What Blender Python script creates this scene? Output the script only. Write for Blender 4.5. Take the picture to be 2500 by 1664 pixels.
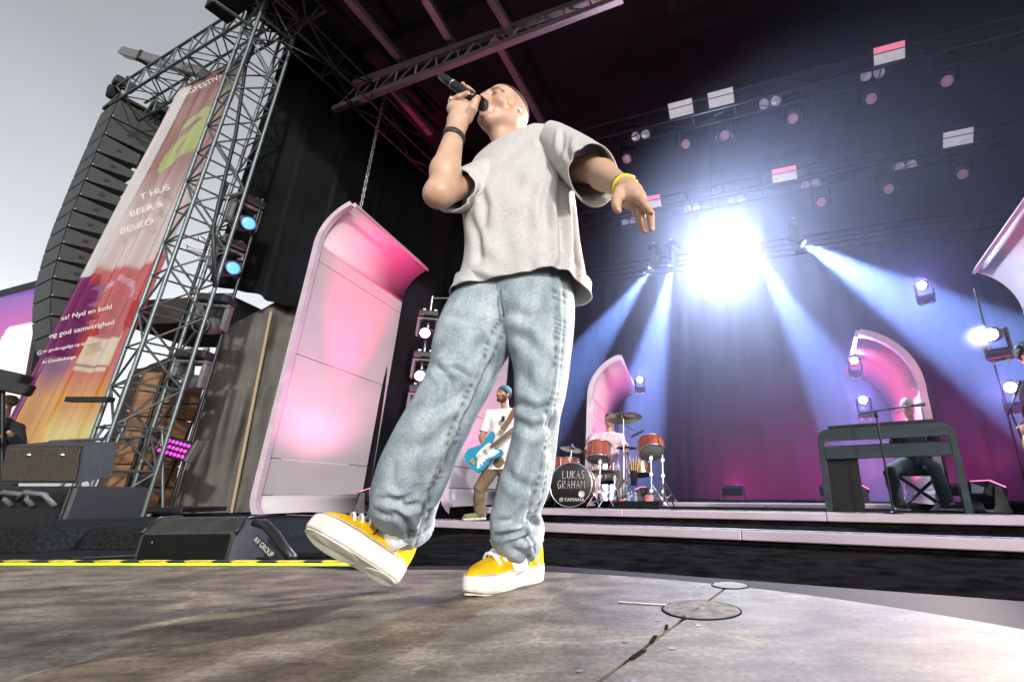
import bpy, math, random
import numpy as np
from mathutils import Vector, Matrix

# ------------------------------------------------------------------ clearing
for _o in list(bpy.data.objects):
    bpy.data.objects.remove(_o)
scene = bpy.context.scene
COL = scene.collection
random.seed(7)
rng = np.random.default_rng(7)
R = math.radians

# ------------------------------------------------------------------ camera
CAM_H = 0.255
CAM_F, CAM_CX, CAM_CY = 1115.0, 1540.0, 832.0          # focal length and principal point, 2500 px wide frame
PITCH = math.atan(373.0 / CAM_F)
cam_data = bpy.data.cameras.new('camera')
cam_data.sensor_width = 36.0
cam_data.lens = 36.0 * CAM_F / 2500.0
cam_data.shift_x = -(CAM_CX - 1250.0) / 2500.0
cam_data.clip_start = 0.02
cam_data.clip_end = 2000.0
cam = bpy.data.objects.new('camera', cam_data)
cam.location = (0, 0, CAM_H)
cam.rotation_euler = (R(90) + PITCH, 0, 0)
COL.objects.link(cam)
scene.camera = cam

# ------------------------------------------------------------------ world, sun, exposure
SUN_EL, SUN_AZ = R(21), R(150)      # azimuth of the place the light comes from, measured from +y towards +x
world = bpy.data.worlds.new('World')
scene.world = world
world.use_nodes = True
_nt = world.node_tree
_nt.nodes.clear()
_sky = _nt.nodes.new('ShaderNodeTexSky')
_sky.sky_type = 'NISHITA'
_sky.sun_disc = False
_sky.sun_elevation = SUN_EL
_sky.sun_rotation = SUN_AZ
_sky.air_density = 1.0
_sky.dust_density = 1.5
_sky.ozone_density = 1.0
_hs = _nt.nodes.new('ShaderNodeHueSaturation')
_hs.inputs['Saturation'].default_value = 0.18
_bg = _nt.nodes.new('ShaderNodeBackground')
_bg.inputs['Strength'].default_value = 0.12
_wo = _nt.nodes.new('ShaderNodeOutputWorld')
_nt.links.new(_sky.outputs[0], _hs.inputs['Color'])
_tcw = _nt.nodes.new('ShaderNodeTexCoord'); _cl = _nt.nodes.new('ShaderNodeTexNoise')
_cl.inputs['Scale'].default_value = 1.7; _cl.inputs['Detail'].default_value = 7; _cl.inputs['Distortion'].default_value = 0.4
_cr = _nt.nodes.new('ShaderNodeMapRange'); _cr.inputs['From Min'].default_value = 0.25; _cr.inputs['From Max'].default_value = 0.75
_cr.inputs['To Min'].default_value = 0.82; _cr.inputs['To Max'].default_value = 1.16
_cm = _nt.nodes.new('ShaderNodeMix'); _cm.data_type = 'RGBA'; _cm.blend_type = 'MULTIPLY'; _cm.inputs['Factor'].default_value = 1.0
_nt.links.new(_tcw.outputs['Generated'], _cl.inputs['Vector']); _nt.links.new(_cl.outputs['Fac'], _cr.inputs['Value'])
_nt.links.new(_hs.outputs[0], _cm.inputs['A']); _nt.links.new(_cr.outputs[0], _cm.inputs['B'])
_nt.links.new(_cm.outputs['Result'], _bg.inputs['Color'])
_nt.links.new(_bg.outputs[0], _wo.inputs['Surface'])

sun_data = bpy.data.lights.new('sun', 'SUN')
sun_data.energy = 1.85
sun_data.angle = R(2.0)
sun_data.color = (1.0, 0.95, 0.88)
sun = bpy.data.objects.new('sun', sun_data)
_d = Vector((math.sin(SUN_AZ) * math.cos(SUN_EL), math.cos(SUN_AZ) * math.cos(SUN_EL), math.sin(SUN_EL)))
sun.rotation_euler = (-_d).to_track_quat('-Z', 'Y').to_euler()
sun.location = _d * 30
COL.objects.link(sun)

scene.view_settings.view_transform = 'Standard'
scene.view_settings.look = 'None'
scene.view_settings.exposure = 0.6
scene.view_settings.gamma = 1.0
scene.view_settings.use_curve_mapping = False
scene.render.engine = 'CYCLES'
scene.cycles.max_bounces = 6
scene.cycles.diffuse_bounces = 3
scene.cycles.volume_bounces = 0
scene.cycles.transparent_max_bounces = 8
scene.cycles.sample_clamp_indirect = 4.0
scene.cycles.use_denoising = True
scene.cycles.use_adaptive_sampling = True
scene.cycles.adaptive_threshold = 0.03
scene.cycles.caustics_reflective = False
scene.cycles.caustics_refractive = False

# ------------------------------------------------------------------ placing helpers
_c, _s = math.cos(PITCH), math.sin(PITCH)
def at(px, py, Y):
    """the point at distance Y in front of the lens that the photograph shows at (px, py)"""
    a = (px - CAM_CX) / CAM_F; b = (CAM_CY - py) / CAM_F
    t = Y / (_c - b * _s)
    return Vector((a * t, Y, CAM_H + (_s + b * _c) * t))
def atz(px, py, Z):
    a = (px - CAM_CX) / CAM_F; b = (CAM_CY - py) / CAM_F
    t = (Z - CAM_H) / (_s + b * _c)
    return Vector((a * t, (_c - b * _s) * t, Z))
def onv(px, v, z):
    """the point of the stage line 'v metres upstage' that stands in column px near the floor"""
    k = (px - CAM_CX) / CAM_F * _c
    y = v / (SV[0] * k + SV[1])
    return Vector((k * y, y, z))
STAGE_A = R(26)
SU = Vector((math.cos(STAGE_A), -math.sin(STAGE_A), 0))     # across the stage
SV = Vector((math.sin(STAGE_A), math.cos(STAGE_A), 0))      # upstage
def st(u, v, z=0.0):
    return SU * u + SV * v + Vector((0, 0, z))

# ------------------------------------------------------------------ materials
MATS = {}
def mat(name, col, rough=0.6, metal=0.0, var=0.0, scale=8.0, bump=0.0, bscale=60.0, emit=None, estr=0.0,
        stretch=None, col2=None, spec=0.5, sheen=0.0, attr=None, alpha=1.0, trans=0.0, sss=0.0, detail=4.0, coord='Object', contrast=(0.35, 0.65)):
    if name in MATS:
        return MATS[name]
    m = bpy.data.materials.new(name)
    m.use_nodes = True
    nt = m.node_tree; N = nt.nodes; L = nt.links
    b = N['Principled BSDF']
    b.inputs['Base Color'].default_value = (*col, 1)
    b.inputs['Roughness'].default_value = rough
    b.inputs['Metallic'].default_value = metal
    b.inputs['Specular IOR Level'].default_value = spec
    if sheen: b.inputs['Sheen Weight'].default_value = sheen
    if alpha < 1: b.inputs['Alpha'].default_value = alpha
    if trans: b.inputs['Transmission Weight'].default_value = trans
    if sss:
        b.inputs['Subsurface Weight'].default_value = sss
        b.inputs['Subsurface Radius'].default_value = (0.012, 0.005, 0.003)
    if emit:
        b.inputs['Emission Color'].default_value = (*emit, 1)
        b.inputs['Emission Strength'].default_value = estr
    tc = N.new('ShaderNodeTexCoord')
    mp = N.new('ShaderNodeMapping')
    L.new(tc.outputs[coord], mp.inputs['Vector'])
    if stretch: mp.inputs['Scale'].default_value = stretch
    last = None
    if var > 0 or col2:
        nz = N.new('ShaderNodeTexNoise')
        nz.inputs['Scale'].default_value = scale
        nz.inputs['Detail'].default_value = detail
        L.new(mp.outputs[0], nz.inputs['Vector'])
        rp = N.new('ShaderNodeValToRGB')
        rp.color_ramp.elements[0].position = contrast[0]
        rp.color_ramp.elements[1].position = contrast[1]
        c2 = col2 if col2 else tuple(min(1, c * (1 + var)) for c in col)
        c1 = col if col2 else tuple(c * (1 - var) for c in col)
        rp.color_ramp.elements[0].color = (*c1, 1)
        rp.color_ramp.elements[1].color = (*c2, 1)
        L.new(nz.outputs['Fac'], rp.inputs['Fac'])
        last = rp.outputs['Color']
    if attr:
        at_ = N.new('ShaderNodeAttribute'); at_.attribute_name = attr
        mx = N.new('ShaderNodeMix'); mx.data_type = 'RGBA'; mx.blend_type = 'MULTIPLY'
        mx.inputs['Factor'].default_value = 1.0
        if last is not None: L.new(last, mx.inputs['A'])
        else: mx.inputs['A'].default_value = (*col, 1)
        L.new(at_.outputs['Color'], mx.inputs['B'])
        last = mx.outputs['Result']
    if last is not None:
        L.new(last, b.inputs['Base Color'])
    if bump > 0:
        n2 = N.new('ShaderNodeTexNoise')
        n2.inputs['Scale'].default_value = bscale
        n2.inputs['Detail'].default_value = 3.0
        L.new(mp.outputs[0], n2.inputs['Vector'])
        bp = N.new('ShaderNodeBump')
        bp.inputs['Strength'].default_value = bump
        bp.inputs['Distance'].default_value = 0.01
        L.new(n2.outputs['Fac'], bp.inputs['Height'])
        L.new(bp.outputs[0], b.inputs['Normal'])
    MATS[name] = m
    return m

M_BLACK = mat('black_plastic', (0.012, 0.012, 0.013), 0.45, var=0.3, scale=20)
M_BLACKM = mat('black_metal', (0.02, 0.02, 0.022), 0.35, 0.5, var=0.3, scale=30)
M_BLACKC = mat('black_cloth', (0.010, 0.010, 0.012), 0.95, var=0.4, scale=5, bump=0.3, bscale=120)
M_STEEL = mat('galvanised_steel', (0.42, 0.44, 0.45), 0.35, 0.85, var=0.25, scale=14, bump=0.05)
M_ALU = mat('aluminium_tube', (0.50, 0.52, 0.53), 0.32, 0.9, var=0.2, scale=20)
M_CHROME = mat('chrome', (0.8, 0.8, 0.82), 0.08, 1.0)
M_GREY = mat('grey_plastic', (0.12, 0.12, 0.125), 0.45, var=0.2, scale=10)
M_WHITE = mat('white_paint', (0.75, 0.75, 0.76), 0.5, var=0.05, scale=6)

# ------------------------------------------------------------------ object helpers
PM = {}
def setp(o, parent):
    if parent is not None:
        o.parent = parent
        o.matrix_parent_inverse = PM.get(parent.name, Matrix()).inverted()
def tag(o, label=None, cat=None, group=None, kind=None):
    if label: o['label'] = label
    if cat: o['category'] = cat
    if group: o['group'] = group
    if kind: o['kind'] = kind
    return o
def thing(name, label, cat, loc=(0, 0, 0), rotz=0.0, group=None):
    o = bpy.data.objects.new(name, None)
    o.empty_display_size = 0.1
    o.location = loc
    o.rotation_euler = (0, 0, rotz)
    COL.objects.link(o)
    PM[o.name] = Matrix.Translation(Vector(loc)) @ Matrix.Rotation(rotz, 4, 'Z')
    return tag(o, label, cat, group)
def link(name, me, parent=None, matrix=None):
    o = bpy.data.objects.new(name, me)
    COL.objects.link(o)
    if matrix is not None:
        o.matrix_basis = matrix
        PM[o.name] = matrix.copy()
    setp(o, parent)
    if parent is not None and matrix is None:
        PM[o.name] = Matrix()
    return o
def mesh(name, V, F, m, parent=None, smooth=False, matrix=None):
    me = bpy.data.meshes.new(name)
    me.from_pydata([tuple(v) for v in V], [], [tuple(f) for f in F])
    if isinstance(m, (list, tuple)):
        for q in m: me.materials.append(q)
    else:
        me.materials.append(m)
    if smooth:
        me.polygons.foreach_set('use_smooth', [True] * len(me.polygons))
    me.update()
    return link(name, me, parent, matrix)
def frame(p, q):
    """orthonormal axes with z along q-p"""
    z = (Vector(q) - Vector(p)).normalized()
    h = Vector((0, 0, 1)) if abs(z.z) < 0.95 else Vector((0, 1, 0))
    x = h.cross(z).normalized()
    return x, z.cross(x), z

class MB:
    """collects shapes into one mesh"""
    def __init__(self): self.V = []; self.F = []; self.MI = []; self.SM = []; self.mi = 0
    def add(self, V, F, smooth=False, M=None):
        n = len(self.V)
        if M is not None: V = [M @ Vector(v) for v in V]
        self.V += [tuple(v) for v in V]
        self.F += [tuple(i + n for i in f) for f in F]
        self.MI += [self.mi] * len(F); self.SM += [smooth] * len(F)
        return self
    def box(self, c, s, M=None, bev=0.0):
        x, y, z = s[0] / 2, s[1] / 2, s[2] / 2
        if bev <= 0:
            V = [(c[0] + i * x, c[1] + j * y, c[2] + k * z) for i in (-1, 1) for j in (-1, 1) for k in (-1, 1)]
            F = [(0, 1, 3, 2), (4, 6, 7, 5), (0, 4, 5, 1), (2, 3, 7, 6), (0, 2, 6, 4), (1, 5, 7, 3)]
            return self.add(V, F, False, M)
        V = []; idx = {}
        b = min(bev, x * .9, y * .9, z * .9)
        for i in (-1, 1):
            for j in (-1, 1):
                for k in (-1, 1):
                    for ax in range(3):
                        p = [i * (x - b), j * (y - b), k * (z - b)]
                        p[ax] = (i * x, j * y, k * z)[ax]
                        idx[(i, j, k, ax)] = len(V)
                        V.append((c[0] + p[0], c[1] + p[1], c[2] + p[2]))
        F = []
        for ax in range(3):
            o1, o2 = [a for a in range(3) if a != ax]
            for s_ in (-1, 1):
                q = []
                for (a, bb) in ((-1, -1), (1, -1), (1, 1), (-1, 1)):
                    key = [0, 0, 0]; key[ax] = s_; key[o1] = a; key[o2] = bb
                    q.append(idx[(*key, ax)])
                flip = (s_ > 0) != (ax == 1)
                F.append(tuple(q if flip else q[::-1]))
            for a in (-1, 1):
                for bb in (-1, 1):
                    k0 = [0, 0, 0]; k1 = [0, 0, 0]
                    k0[o1] = k1[o1] = a; k0[o2] = k1[o2] = bb; k0[ax] = -1; k1[ax] = 1
                    F.append((idx[(*k0, o1)], idx[(*k1, o1)], idx[(*k1, o2)], idx[(*k0, o2)]))
        for i in (-1, 1):
            for j in (-1, 1):
                for k in (-1, 1):
                    F.append(tuple(idx[(i, j, k, a)] for a in range(3)))
        return self.add(V, F, False, M)
    def lathe(self, prof, n=20, M=None, smooth=True, cap=True):
        """prof = (r, z) list"""
        V = []; F = []
        for r, z in prof:
            for i in range(n):
                a = 2 * math.pi * i / n
                V.append((r * math.cos(a), r * math.sin(a), z))
        m_ = len(prof)
        for j in range(m_ - 1):
            for i in range(n):
                F.append((j * n + i, j * n + (i + 1) % n, (j + 1) * n + (i + 1) % n, (j + 1) * n + i))
        if cap:
            F.append(tuple(range(n))[::-1]); F.append(tuple(range((m_ - 1) * n, m_ * n)))
        return self.add(V, F, smooth, M)
    def tube(self, pts, r, n=8, smooth=True, cap=True, closed=False):
        pts = [Vector(p) for p in pts]
        rs = r if isinstance(r, (list, tuple)) else [r] * len(pts)
        V = []; F = []
        k = len(pts); px_ = None
        for j in range(k):
            if closed: t = (pts[(j + 1) % k] - pts[j - 1]).normalized()
            else: t = (pts[min(j + 1, k - 1)] - pts[max(j - 1, 0)]).normalized()
            if px_ is None:
                h = Vector((0, 0, 1)) if abs(t.z) < 0.9 else Vector((0, 1, 0))
                px_ = h.cross(t).normalized()
            else:
                px_ = (px_ - t * px_.dot(t)).normalized()
            py_ = t.cross(px_)
            for i in range(n):
                a = 2 * math.pi * i / n
                V.append(pts[j] + px_ * (rs[j] * math.cos(a)) + py_ * (rs[j] * math.sin(a)))
        for j in range(k if closed else k - 1):
            for i in range(n):
                j2 = (j + 1) % k
                F.append((j * n + i, j * n + (i + 1) % n, j2 * n + (i + 1) % n, j2 * n + i))
        if cap and not closed:
            F.append(tuple(range(n))[::-1]); F.append(tuple(range((k - 1) * n, k * n)))
        return self.add(V, F, smooth)
    def prism(self, poly, z0, z1, M=None, smooth=False):
        n = len(poly)
        V = [(x, y, z0) for x, y in poly] + [(x, y, z1) for x, y in poly]
        F = [tuple(range(n))[::-1], tuple(range(n, 2 * n))] + [(i, (i + 1) % n, n + (i + 1) % n, n + i) for i in range(n)]
        return self.add(V, F, smooth, M)
    def build(self, name, m, parent=None, matrix=None):
        o = mesh(name, self.V, self.F, m, parent, False, matrix)
        o.data.polygons.foreach_set('use_smooth', self.SM)
        if max(self.MI, default=0) > 0: o.data.polygons.foreach_set('material_index', self.MI)
        return o

_UNIT = {}
def unit(shape, m, n=8):
    key = (shape, m.name, n)
    if key not in _UNIT:
        b = MB()
        if shape == 'rod': b.lathe([(1, 0), (1, 1)], n)
        elif shape == 'box': b.box((0, 0, 0), (1, 1, 1))
        me = bpy.data.meshes.new(shape)
        me.from_pydata(b.V, [], b.F); me.materials.append(m)
        if shape == 'rod': me.polygons.foreach_set('use_smooth', [len(f) == 4 for f in b.F])
        _UNIT[key] = me
    return _UNIT[key]
def rod(name, p, q, r, m, parent=None, n=8):
    p = Vector(p); q = Vector(q)
    x, y, z = frame(p, q); l = (q - p).length
    Mx = Matrix(((x.x * r, y.x * r, z.x * l, p.x), (x.y * r, y.y * r, z.y * l, p.y), (x.z * r, y.z * r, z.z * l, p.z), (0, 0, 0, 1)))
    return link(name, unit('rod', m, n), parent, Mx)
def bar(name, c, s, m, parent=None, rot=None):
    Mx = Matrix.Translation(Vector(c)) @ (rot.to_4x4() if rot is not None else Matrix()) @ Matrix.Diagonal((*s, 1))
    return link(name, unit('box', m), parent, Mx)
def beam(name, p, q, w, h, m, parent=None):
    p = Vector(p); q = Vector(q); x, y, z = frame(p, q)
    Mx = Matrix(((x.x * w, y.x * h, z.x * (q - p).length, (p.x + q.x) / 2), (x.y * w, y.y * h, z.y * (q - p).length, (p.y + q.y) / 2),
                 (x.z * w, y.z * h, z.z * (q - p).length, (p.z + q.z) / 2), (0, 0, 0, 1)))
    return link(name, unit('box', m), parent, Mx)
def copy_tree(o, matrix=None, parent=None):
    c = o.copy()
    COL.objects.link(c)
    if parent is not None: c.parent = parent
    if matrix is not None: c.matrix_basis = matrix
    for ch in o.children: copy_tree(ch, None, c)
    return c
def text_mesh(name, s, size, m, parent, origin, xdir, ydir, depth=0.002, align='LEFT', shear=0.0):
    cu = bpy.data.curves.new(name, 'FONT')
    cu.body = s; cu.size = size; cu.align_x = align; cu.extrude = depth; cu.shear = shear
    tmp = bpy.data.objects.new(name, cu); COL.objects.link(tmp)
    dg = bpy.context.evaluated_depsgraph_get()
    me = bpy.data.meshes.new_from_object(tmp.evaluated_get(dg))
    bpy.data.objects.remove(tmp)
    me.materials.clear(); me.materials.append(m)
    x = Vector(xdir).normalized(); y = Vector(ydir); y = (y - x * y.dot(x)).normalized(); z = x.cross(y)
    o_ = Vector(origin)
    Mx = Matrix(((x.x, y.x, z.x, o_.x), (x.y, y.y, z.y, o_.y), (x.z, y.z, z.z, o_.z), (0, 0, 0, 1)))
    return link(name, me, parent, Mx)
def axes(x, y, z, o):
    return Matrix(((x[0], y[0], z[0], o[0]), (x[1], y[1], z[1], o[1]), (x[2], y[2], z[2], o[2]), (0, 0, 0, 1)))

# ------------------------------------------------------------------ smooth-blended solid bodies
class Field:
    def __init__(self, lo, hi, h):
        self.lo = np.array(lo, float); self.h = h
        self.n = np.maximum(((np.array(hi, float) - self.lo) / h).astype(int) + 2, 4)
        self.v = np.full(tuple(self.n), 1.0, np.float32)
    def _sl(self, lo, hi):
        a = np.clip(((np.array(lo) - self.lo) / self.h).astype(int), 0, self.n - 1)
        b = np.clip(((np.array(hi) - self.lo) / self.h).astype(int) + 2, 1, self.n)
        g = [((np.arange(a[i], b[i]) * self.h) + self.lo[i]).astype(np.float32) for i in range(3)]
        return tuple(slice(a[i], b[i]) for i in range(3)), np.meshgrid(*g, indexing='ij', sparse=True)
    def _mix(self, sl, d, k, sub):
        o = self.v[sl]
        if sub:
            if k > 0:
                h = np.maximum(k - np.abs(o + d), 0) / k
                self.v[sl] = np.maximum(o, -d) + h * h * k * .25
            else: self.v[sl] = np.maximum(o, -d)
        elif k > 0:
            h = np.maximum(k - np.abs(o - d), 0) / k
            self.v[sl] = np.minimum(o, d) - h * h * k * .25
        else: self.v[sl] = np.minimum(o, d)
    def cone(self, a, b, ra, rb, k=0.01, sub=False):
        a = np.array(a, float); b = np.array(b, float); m = max(ra, rb) + k + 3 * self.h
        sl, (X, Y, Z) = self._sl(np.minimum(a, b) - m, np.maximum(a, b) + m)
        ab = b - a; l2 = float(ab @ ab) + 1e-12
        t = np.clip(((X - a[0]) * ab[0] + (Y - a[1]) * ab[1] + (Z - a[2]) * ab[2]) / l2, 0, 1)
        d = np.sqrt((X - a[0] - t * ab[0]) ** 2 + (Y - a[1] - t * ab[1]) ** 2 + (Z - a[2] - t * ab[2]) ** 2) - (ra + (rb - ra) * t)
        self._mix(sl, d.astype(np.float32), k, sub)
        return self
    def chain(self, pts, rs, k=0.01):
        for i in range(len(pts) - 1): self.cone(pts[i], pts[i + 1], rs[i], rs[i + 1], k)
        return self
    def ell(self, c, r, A=None, k=0.01, sub=False):
        """ellipsoid, A = 3x3 rows are its axes"""
        c = np.array(c, float); r = np.array(r, float); A = np.eye(3) if A is None else np.array(A, float)
        m = max(r) + k + 3 * self.h
        sl, (X, Y, Z) = self._sl(c - m, c + m)
        X = X - c[0]; Y = Y - c[1]; Z = Z - c[2]
        q = [(A[i, 0] * X + A[i, 1] * Y + A[i, 2] * Z) for i in range(3)]
        k0 = np.sqrt(sum((q[i] / r[i]) ** 2 for i in range(3))) + 1e-9
        k1 = np.sqrt(sum((q[i] / (r[i] ** 2)) ** 2 for i in range(3))) + 1e-9
        self._mix(sl, (k0 * (k0 - 1) / k1).astype(np.float32), k, sub)
        return self
    def cut(self, p, n):
        """remove everything on the side n points to"""
        n = np.array(n, float); n /= np.linalg.norm(n)
        g = [((np.arange(self.n[i]) * self.h) + self.lo[i]).astype(np.float32) for i in range(3)]
        X, Y, Z = np.meshgrid(*g, indexing='ij', sparse=True)
        d = (X - p[0]) * n[0] + (Y - p[1]) * n[1] + (Z - p[2]) * n[2]
        self.v = np.maximum(self.v, d.astype(np.float32))
        return self
    def surf(self):
        v = self.v; s = v < 0; n = self.n
        c = [s[i:n[0] - 1 + i, j:n[1] - 1 + j, k:n[2] - 1 + k] for i in (0, 1) for j in (0, 1) for k in (0, 1)]
        cnt = sum(x.astype(np.int8) for x in c)
        act = (cnt > 0) & (cnt < 8)
        I = np.argwhere(act)
        idx = np.full(act.shape, -1, np.int32); idx[act] = np.arange(len(I))
        val = {}
        for i in (0, 1):
            for j in (0, 1):
                for k in (0, 1): val[(i, j, k)] = v[I[:, 0] + i, I[:, 1] + j, I[:, 2] + k]
        P = np.zeros((len(I), 3)); W = np.zeros(len(I))
        for a in val:
            for ax in range(3):
                if a[ax] == 0:
                    b = list(a); b[ax] = 1; b = tuple(b)
                    va, vb = val[a], val[b]
                    x = (va < 0) != (vb < 0)
                    t = np.where(x, va / np.where(x, va - vb, 1), 0)
                    q = np.tile(np.array(a, float), (len(I), 1)); q[:, ax] += t
                    P += q * x[:, None]; W += x
        P = (P / W[:, None] + I) * self.h + self.lo
        F = []
        for ax in range(3):
            o1, o2 = (ax + 1) % 3, (ax + 2) % 3
            sl0 = [slice(1, n[i] - 1) for i in range(3)]; sl1 = list(sl0)
            sl0[ax] = slice(0, n[ax] - 1); sl1[ax] = slice(1, n[ax])
            A = s[tuple(sl0)]; B = s[tuple(sl1)]
            E = np.argwhere(A != B)
            if len(E) == 0: continue
            ori = A[tuple(E.T)]
            off = np.ones(3, int); off[ax] = 0
            E = E + off
            def ci(d1, d2):
                q = E.copy(); q[:, o1] += d1; q[:, o2] += d2
                return idx[q[:, 0], q[:, 1], q[:, 2]]
            Q = np.stack([ci(-1, -1), ci(0, -1), ci(0, 0), ci(-1, 0)], 1)
            Q = np.where(ori[:, None], Q, Q[:, ::-1])
            F.append(Q)
        return P, np.concatenate(F)
def relax(P, F, it=1, w=0.5):
    E = np.concatenate([F[:, [0, 1]], F[:, [1, 2]], F[:, [2, 3]], F[:, [3, 0]]])
    for _ in range(it):
        S = np.zeros_like(P); C = np.zeros(len(P))
        np.add.at(S, E[:, 0], P[E[:, 1]]); np.add.at(S, E[:, 1], P[E[:, 0]])
        np.add.at(C, E[:, 0], 1); np.add.at(C, E[:, 1], 1)
        P = P * (1 - w) + S / C[:, None] * w
    return P
def npmesh(name, P, F, m, parent=None, colors=None, matrix=None, smooth=True):
    me = bpy.data.meshes.new(name)
    P = np.asarray(P, np.float32); F = np.asarray(F, np.int32); w = F.shape[1]
    me.vertices.add(len(P)); me.vertices.foreach_set('co', P.ravel())
    me.loops.add(F.size); me.loops.foreach_set('vertex_index', F.ravel())
    me.polygons.add(len(F)); me.polygons.foreach_set('loop_start', np.arange(0, F.size, w, dtype=np.int32))
    me.update(calc_edges=True)
    if smooth: me.polygons.foreach_set('use_smooth', np.ones(len(F), bool))
    if colors is not None:
        ca = me.color_attributes.new('tint', 'FLOAT_COLOR', 'POINT')
        ca.data.foreach_set('color', np.concatenate([colors, np.ones((len(P), 1))], 1).astype(np.float32).ravel())
    me.materials.append(m)
    me.validate(); me.update()
    return link(name, me, parent, matrix)

# =================================================================== SETTING
M_DECK = mat('worn_deck_laminate', (0.070, 0.060, 0.048), 0.5, var=0, col2=(0.205, 0.180, 0.142), scale=8.0, detail=14, bump=0.05, bscale=70, stretch=(1, 1.6, 1), spec=0.08, contrast=(0.30, 0.72))
def deck_detail(m):
    """scuffs and grain in the laminate: long fine streaks across, darker smudges, uneven gloss"""
    nt = m.node_tree; N = nt.nodes; L = nt.links
    b = N['Principled BSDF']
    src = b.inputs['Base Color'].links[0].from_socket
    tc = N.new('ShaderNodeTexCoord')
    mp = N.new('ShaderNodeMapping'); mp.inputs['Rotation'].default_value = (0, 0, R(26)); mp.inputs['Scale'].default_value = (5, 22, 1)
    n1 = N.new('ShaderNodeTexNoise'); n1.inputs['Scale'].default_value = 3; n1.inputs['Detail'].default_value = 6
    L.new(tc.outputs['Object'], mp.inputs['Vector']); L.new(mp.outputs[0], n1.inputs['Vector'])
    n2 = N.new('ShaderNodeTexNoise'); n2.inputs['Scale'].default_value = 2.3; n2.inputs['Detail'].default_value = 8; n2.inputs['Distortion'].default_value = 1.5
    L.new(tc.outputs['Object'], n2.inputs['Vector'])
    r1 = N.new('ShaderNodeMapRange'); r1.inputs['From Min'].default_value = 0.3; r1.inputs['From Max'].default_value = 0.7; r1.inputs['To Min'].default_value = 0.80; r1.inputs['To Max'].default_value = 1.12
    L.new(n1.outputs['Fac'], r1.inputs['Value'])
    r2 = N.new('ShaderNodeMapRange'); r2.inputs['From Min'].default_value = 0.35; r2.inputs['From Max'].default_value = 0.62; r2.inputs['To Min'].default_value = 0.55; r2.inputs['To Max'].default_value = 1.1
    L.new(n2.outputs['Fac'], r2.inputs['Value'])
    mu = N.new('ShaderNodeMath'); mu.operation = 'MULTIPLY'
    L.new(r1.outputs[0], mu.inputs[0]); L.new(r2.outputs[0], mu.inputs[1])
    mx = N.new('ShaderNodeMix'); mx.data_type = 'RGBA'; mx.blend_type = 'MULTIPLY'; mx.inputs['Factor'].default_value = 1
    L.new(src, mx.inputs['A']); L.new(mu.outputs[0], mx.inputs['B'])
    L.new(mx.outputs['Result'], b.inputs['Base Color'])
    r3 = N.new('ShaderNodeMapRange'); r3.inputs['To Min'].default_value = 0.42; r3.inputs['To Max'].default_value = 0.75
    L.new(n2.outputs['Fac'], r3.inputs['Value']); L.new(r3.outputs[0], b.inputs['Roughness'])
def deck_scuffs(m):
    nt = m.node_tree; N = nt.nodes; L = nt.links; b = N['Principled BSDF']; src = b.inputs['Base Color'].links[0].from_socket
    tc = N.new('ShaderNodeTexCoord'); vo = N.new('ShaderNodeTexVoronoi'); vo.feature = 'DISTANCE_TO_EDGE'; vo.inputs['Scale'].default_value = 2.3
    di = N.new('ShaderNodeTexNoise'); di.inputs['Scale'].default_value = 5; di.inputs['Detail'].default_value = 5
    mx0 = N.new('ShaderNodeMix'); mx0.data_type = 'RGBA'; mx0.inputs['Factor'].default_value = .35
    L.new(tc.outputs['Object'], mx0.inputs['A']); L.new(di.outputs['Color'], mx0.inputs['B']); L.new(mx0.outputs['Result'], vo.inputs['Vector'])
    r = N.new('ShaderNodeMapRange'); r.inputs['From Min'].default_value = 0; r.inputs['From Max'].default_value = .012; r.inputs['To Min'].default_value = 1.35; r.inputs['To Max'].default_value = 1.0
    L.new(vo.outputs['Distance'], r.inputs['Value'])
    sp_ = N.new('ShaderNodeTexNoise'); sp_.inputs['Scale'].default_value = 90; sp_.inputs['Detail'].default_value = 4
    L.new(tc.outputs['Object'], sp_.inputs['Vector'])
    r2 = N.new('ShaderNodeMapRange'); r2.inputs['From Min'].default_value = .3; r2.inputs['From Max'].default_value = .7; r2.inputs['To Min'].default_value = .68; r2.inputs['To Max'].default_value = 1.28
    L.new(sp_.outputs['Fac'], r2.inputs['Value'])
    mu = N.new('ShaderNodeMath'); mu.operation = 'MULTIPLY'; L.new(r.outputs[0], mu.inputs[0]); L.new(r2.outputs[0], mu.inputs[1])
    mx = N.new('ShaderNodeMix'); mx.data_type = 'RGBA'; mx.blend_type = 'MULTIPLY'; mx.inputs['Factor'].default_value = 1
    L.new(src, mx.inputs['A']); L.new(mu.outputs[0], mx.inputs['B']); L.new(mx.outputs['Result'], b.inputs['Base Color'])
deck_detail(M_DECK)
deck_scuffs(M_DECK)
M_DECKD = mat('dark_stage_board', (0.013, 0.0115, 0.012), 0.7, spec=.04, var=0.45, scale=4, detail=8, bump=0.1, bscale=80)
M_FLOORB = mat('black_stage_floor', (0.009, 0.008, 0.008), 0.9, spec=.0, var=0.5, scale=6, detail=8, bump=0.25, bscale=90)
M_CARPET = mat('black_carpet', (0.008, 0.009, 0.010), 0.95, spec=.05, col2=(0.024, 0.026, 0.028), scale=55, detail=6, bump=0.6, bscale=260)
M_GROUND = mat('field_ground', (0.10, 0.10, 0.06), 0.9, var=0.3, scale=2)
M_TRIM = mat('brushed_trim_pink_light', (0.60, 0.48, 0.56), 0.34, 0.10, var=0.12, scale=3, stretch=(0.4, 0.4, 1))  # pale trim with reflected pink light mixed into its base colour
M_PANEL = mat('painted_scenic_board', (0.50, 0.46, 0.49), 0.55, var=0.03, scale=2.2, detail=9, bump=0.08, bscale=24)
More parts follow.
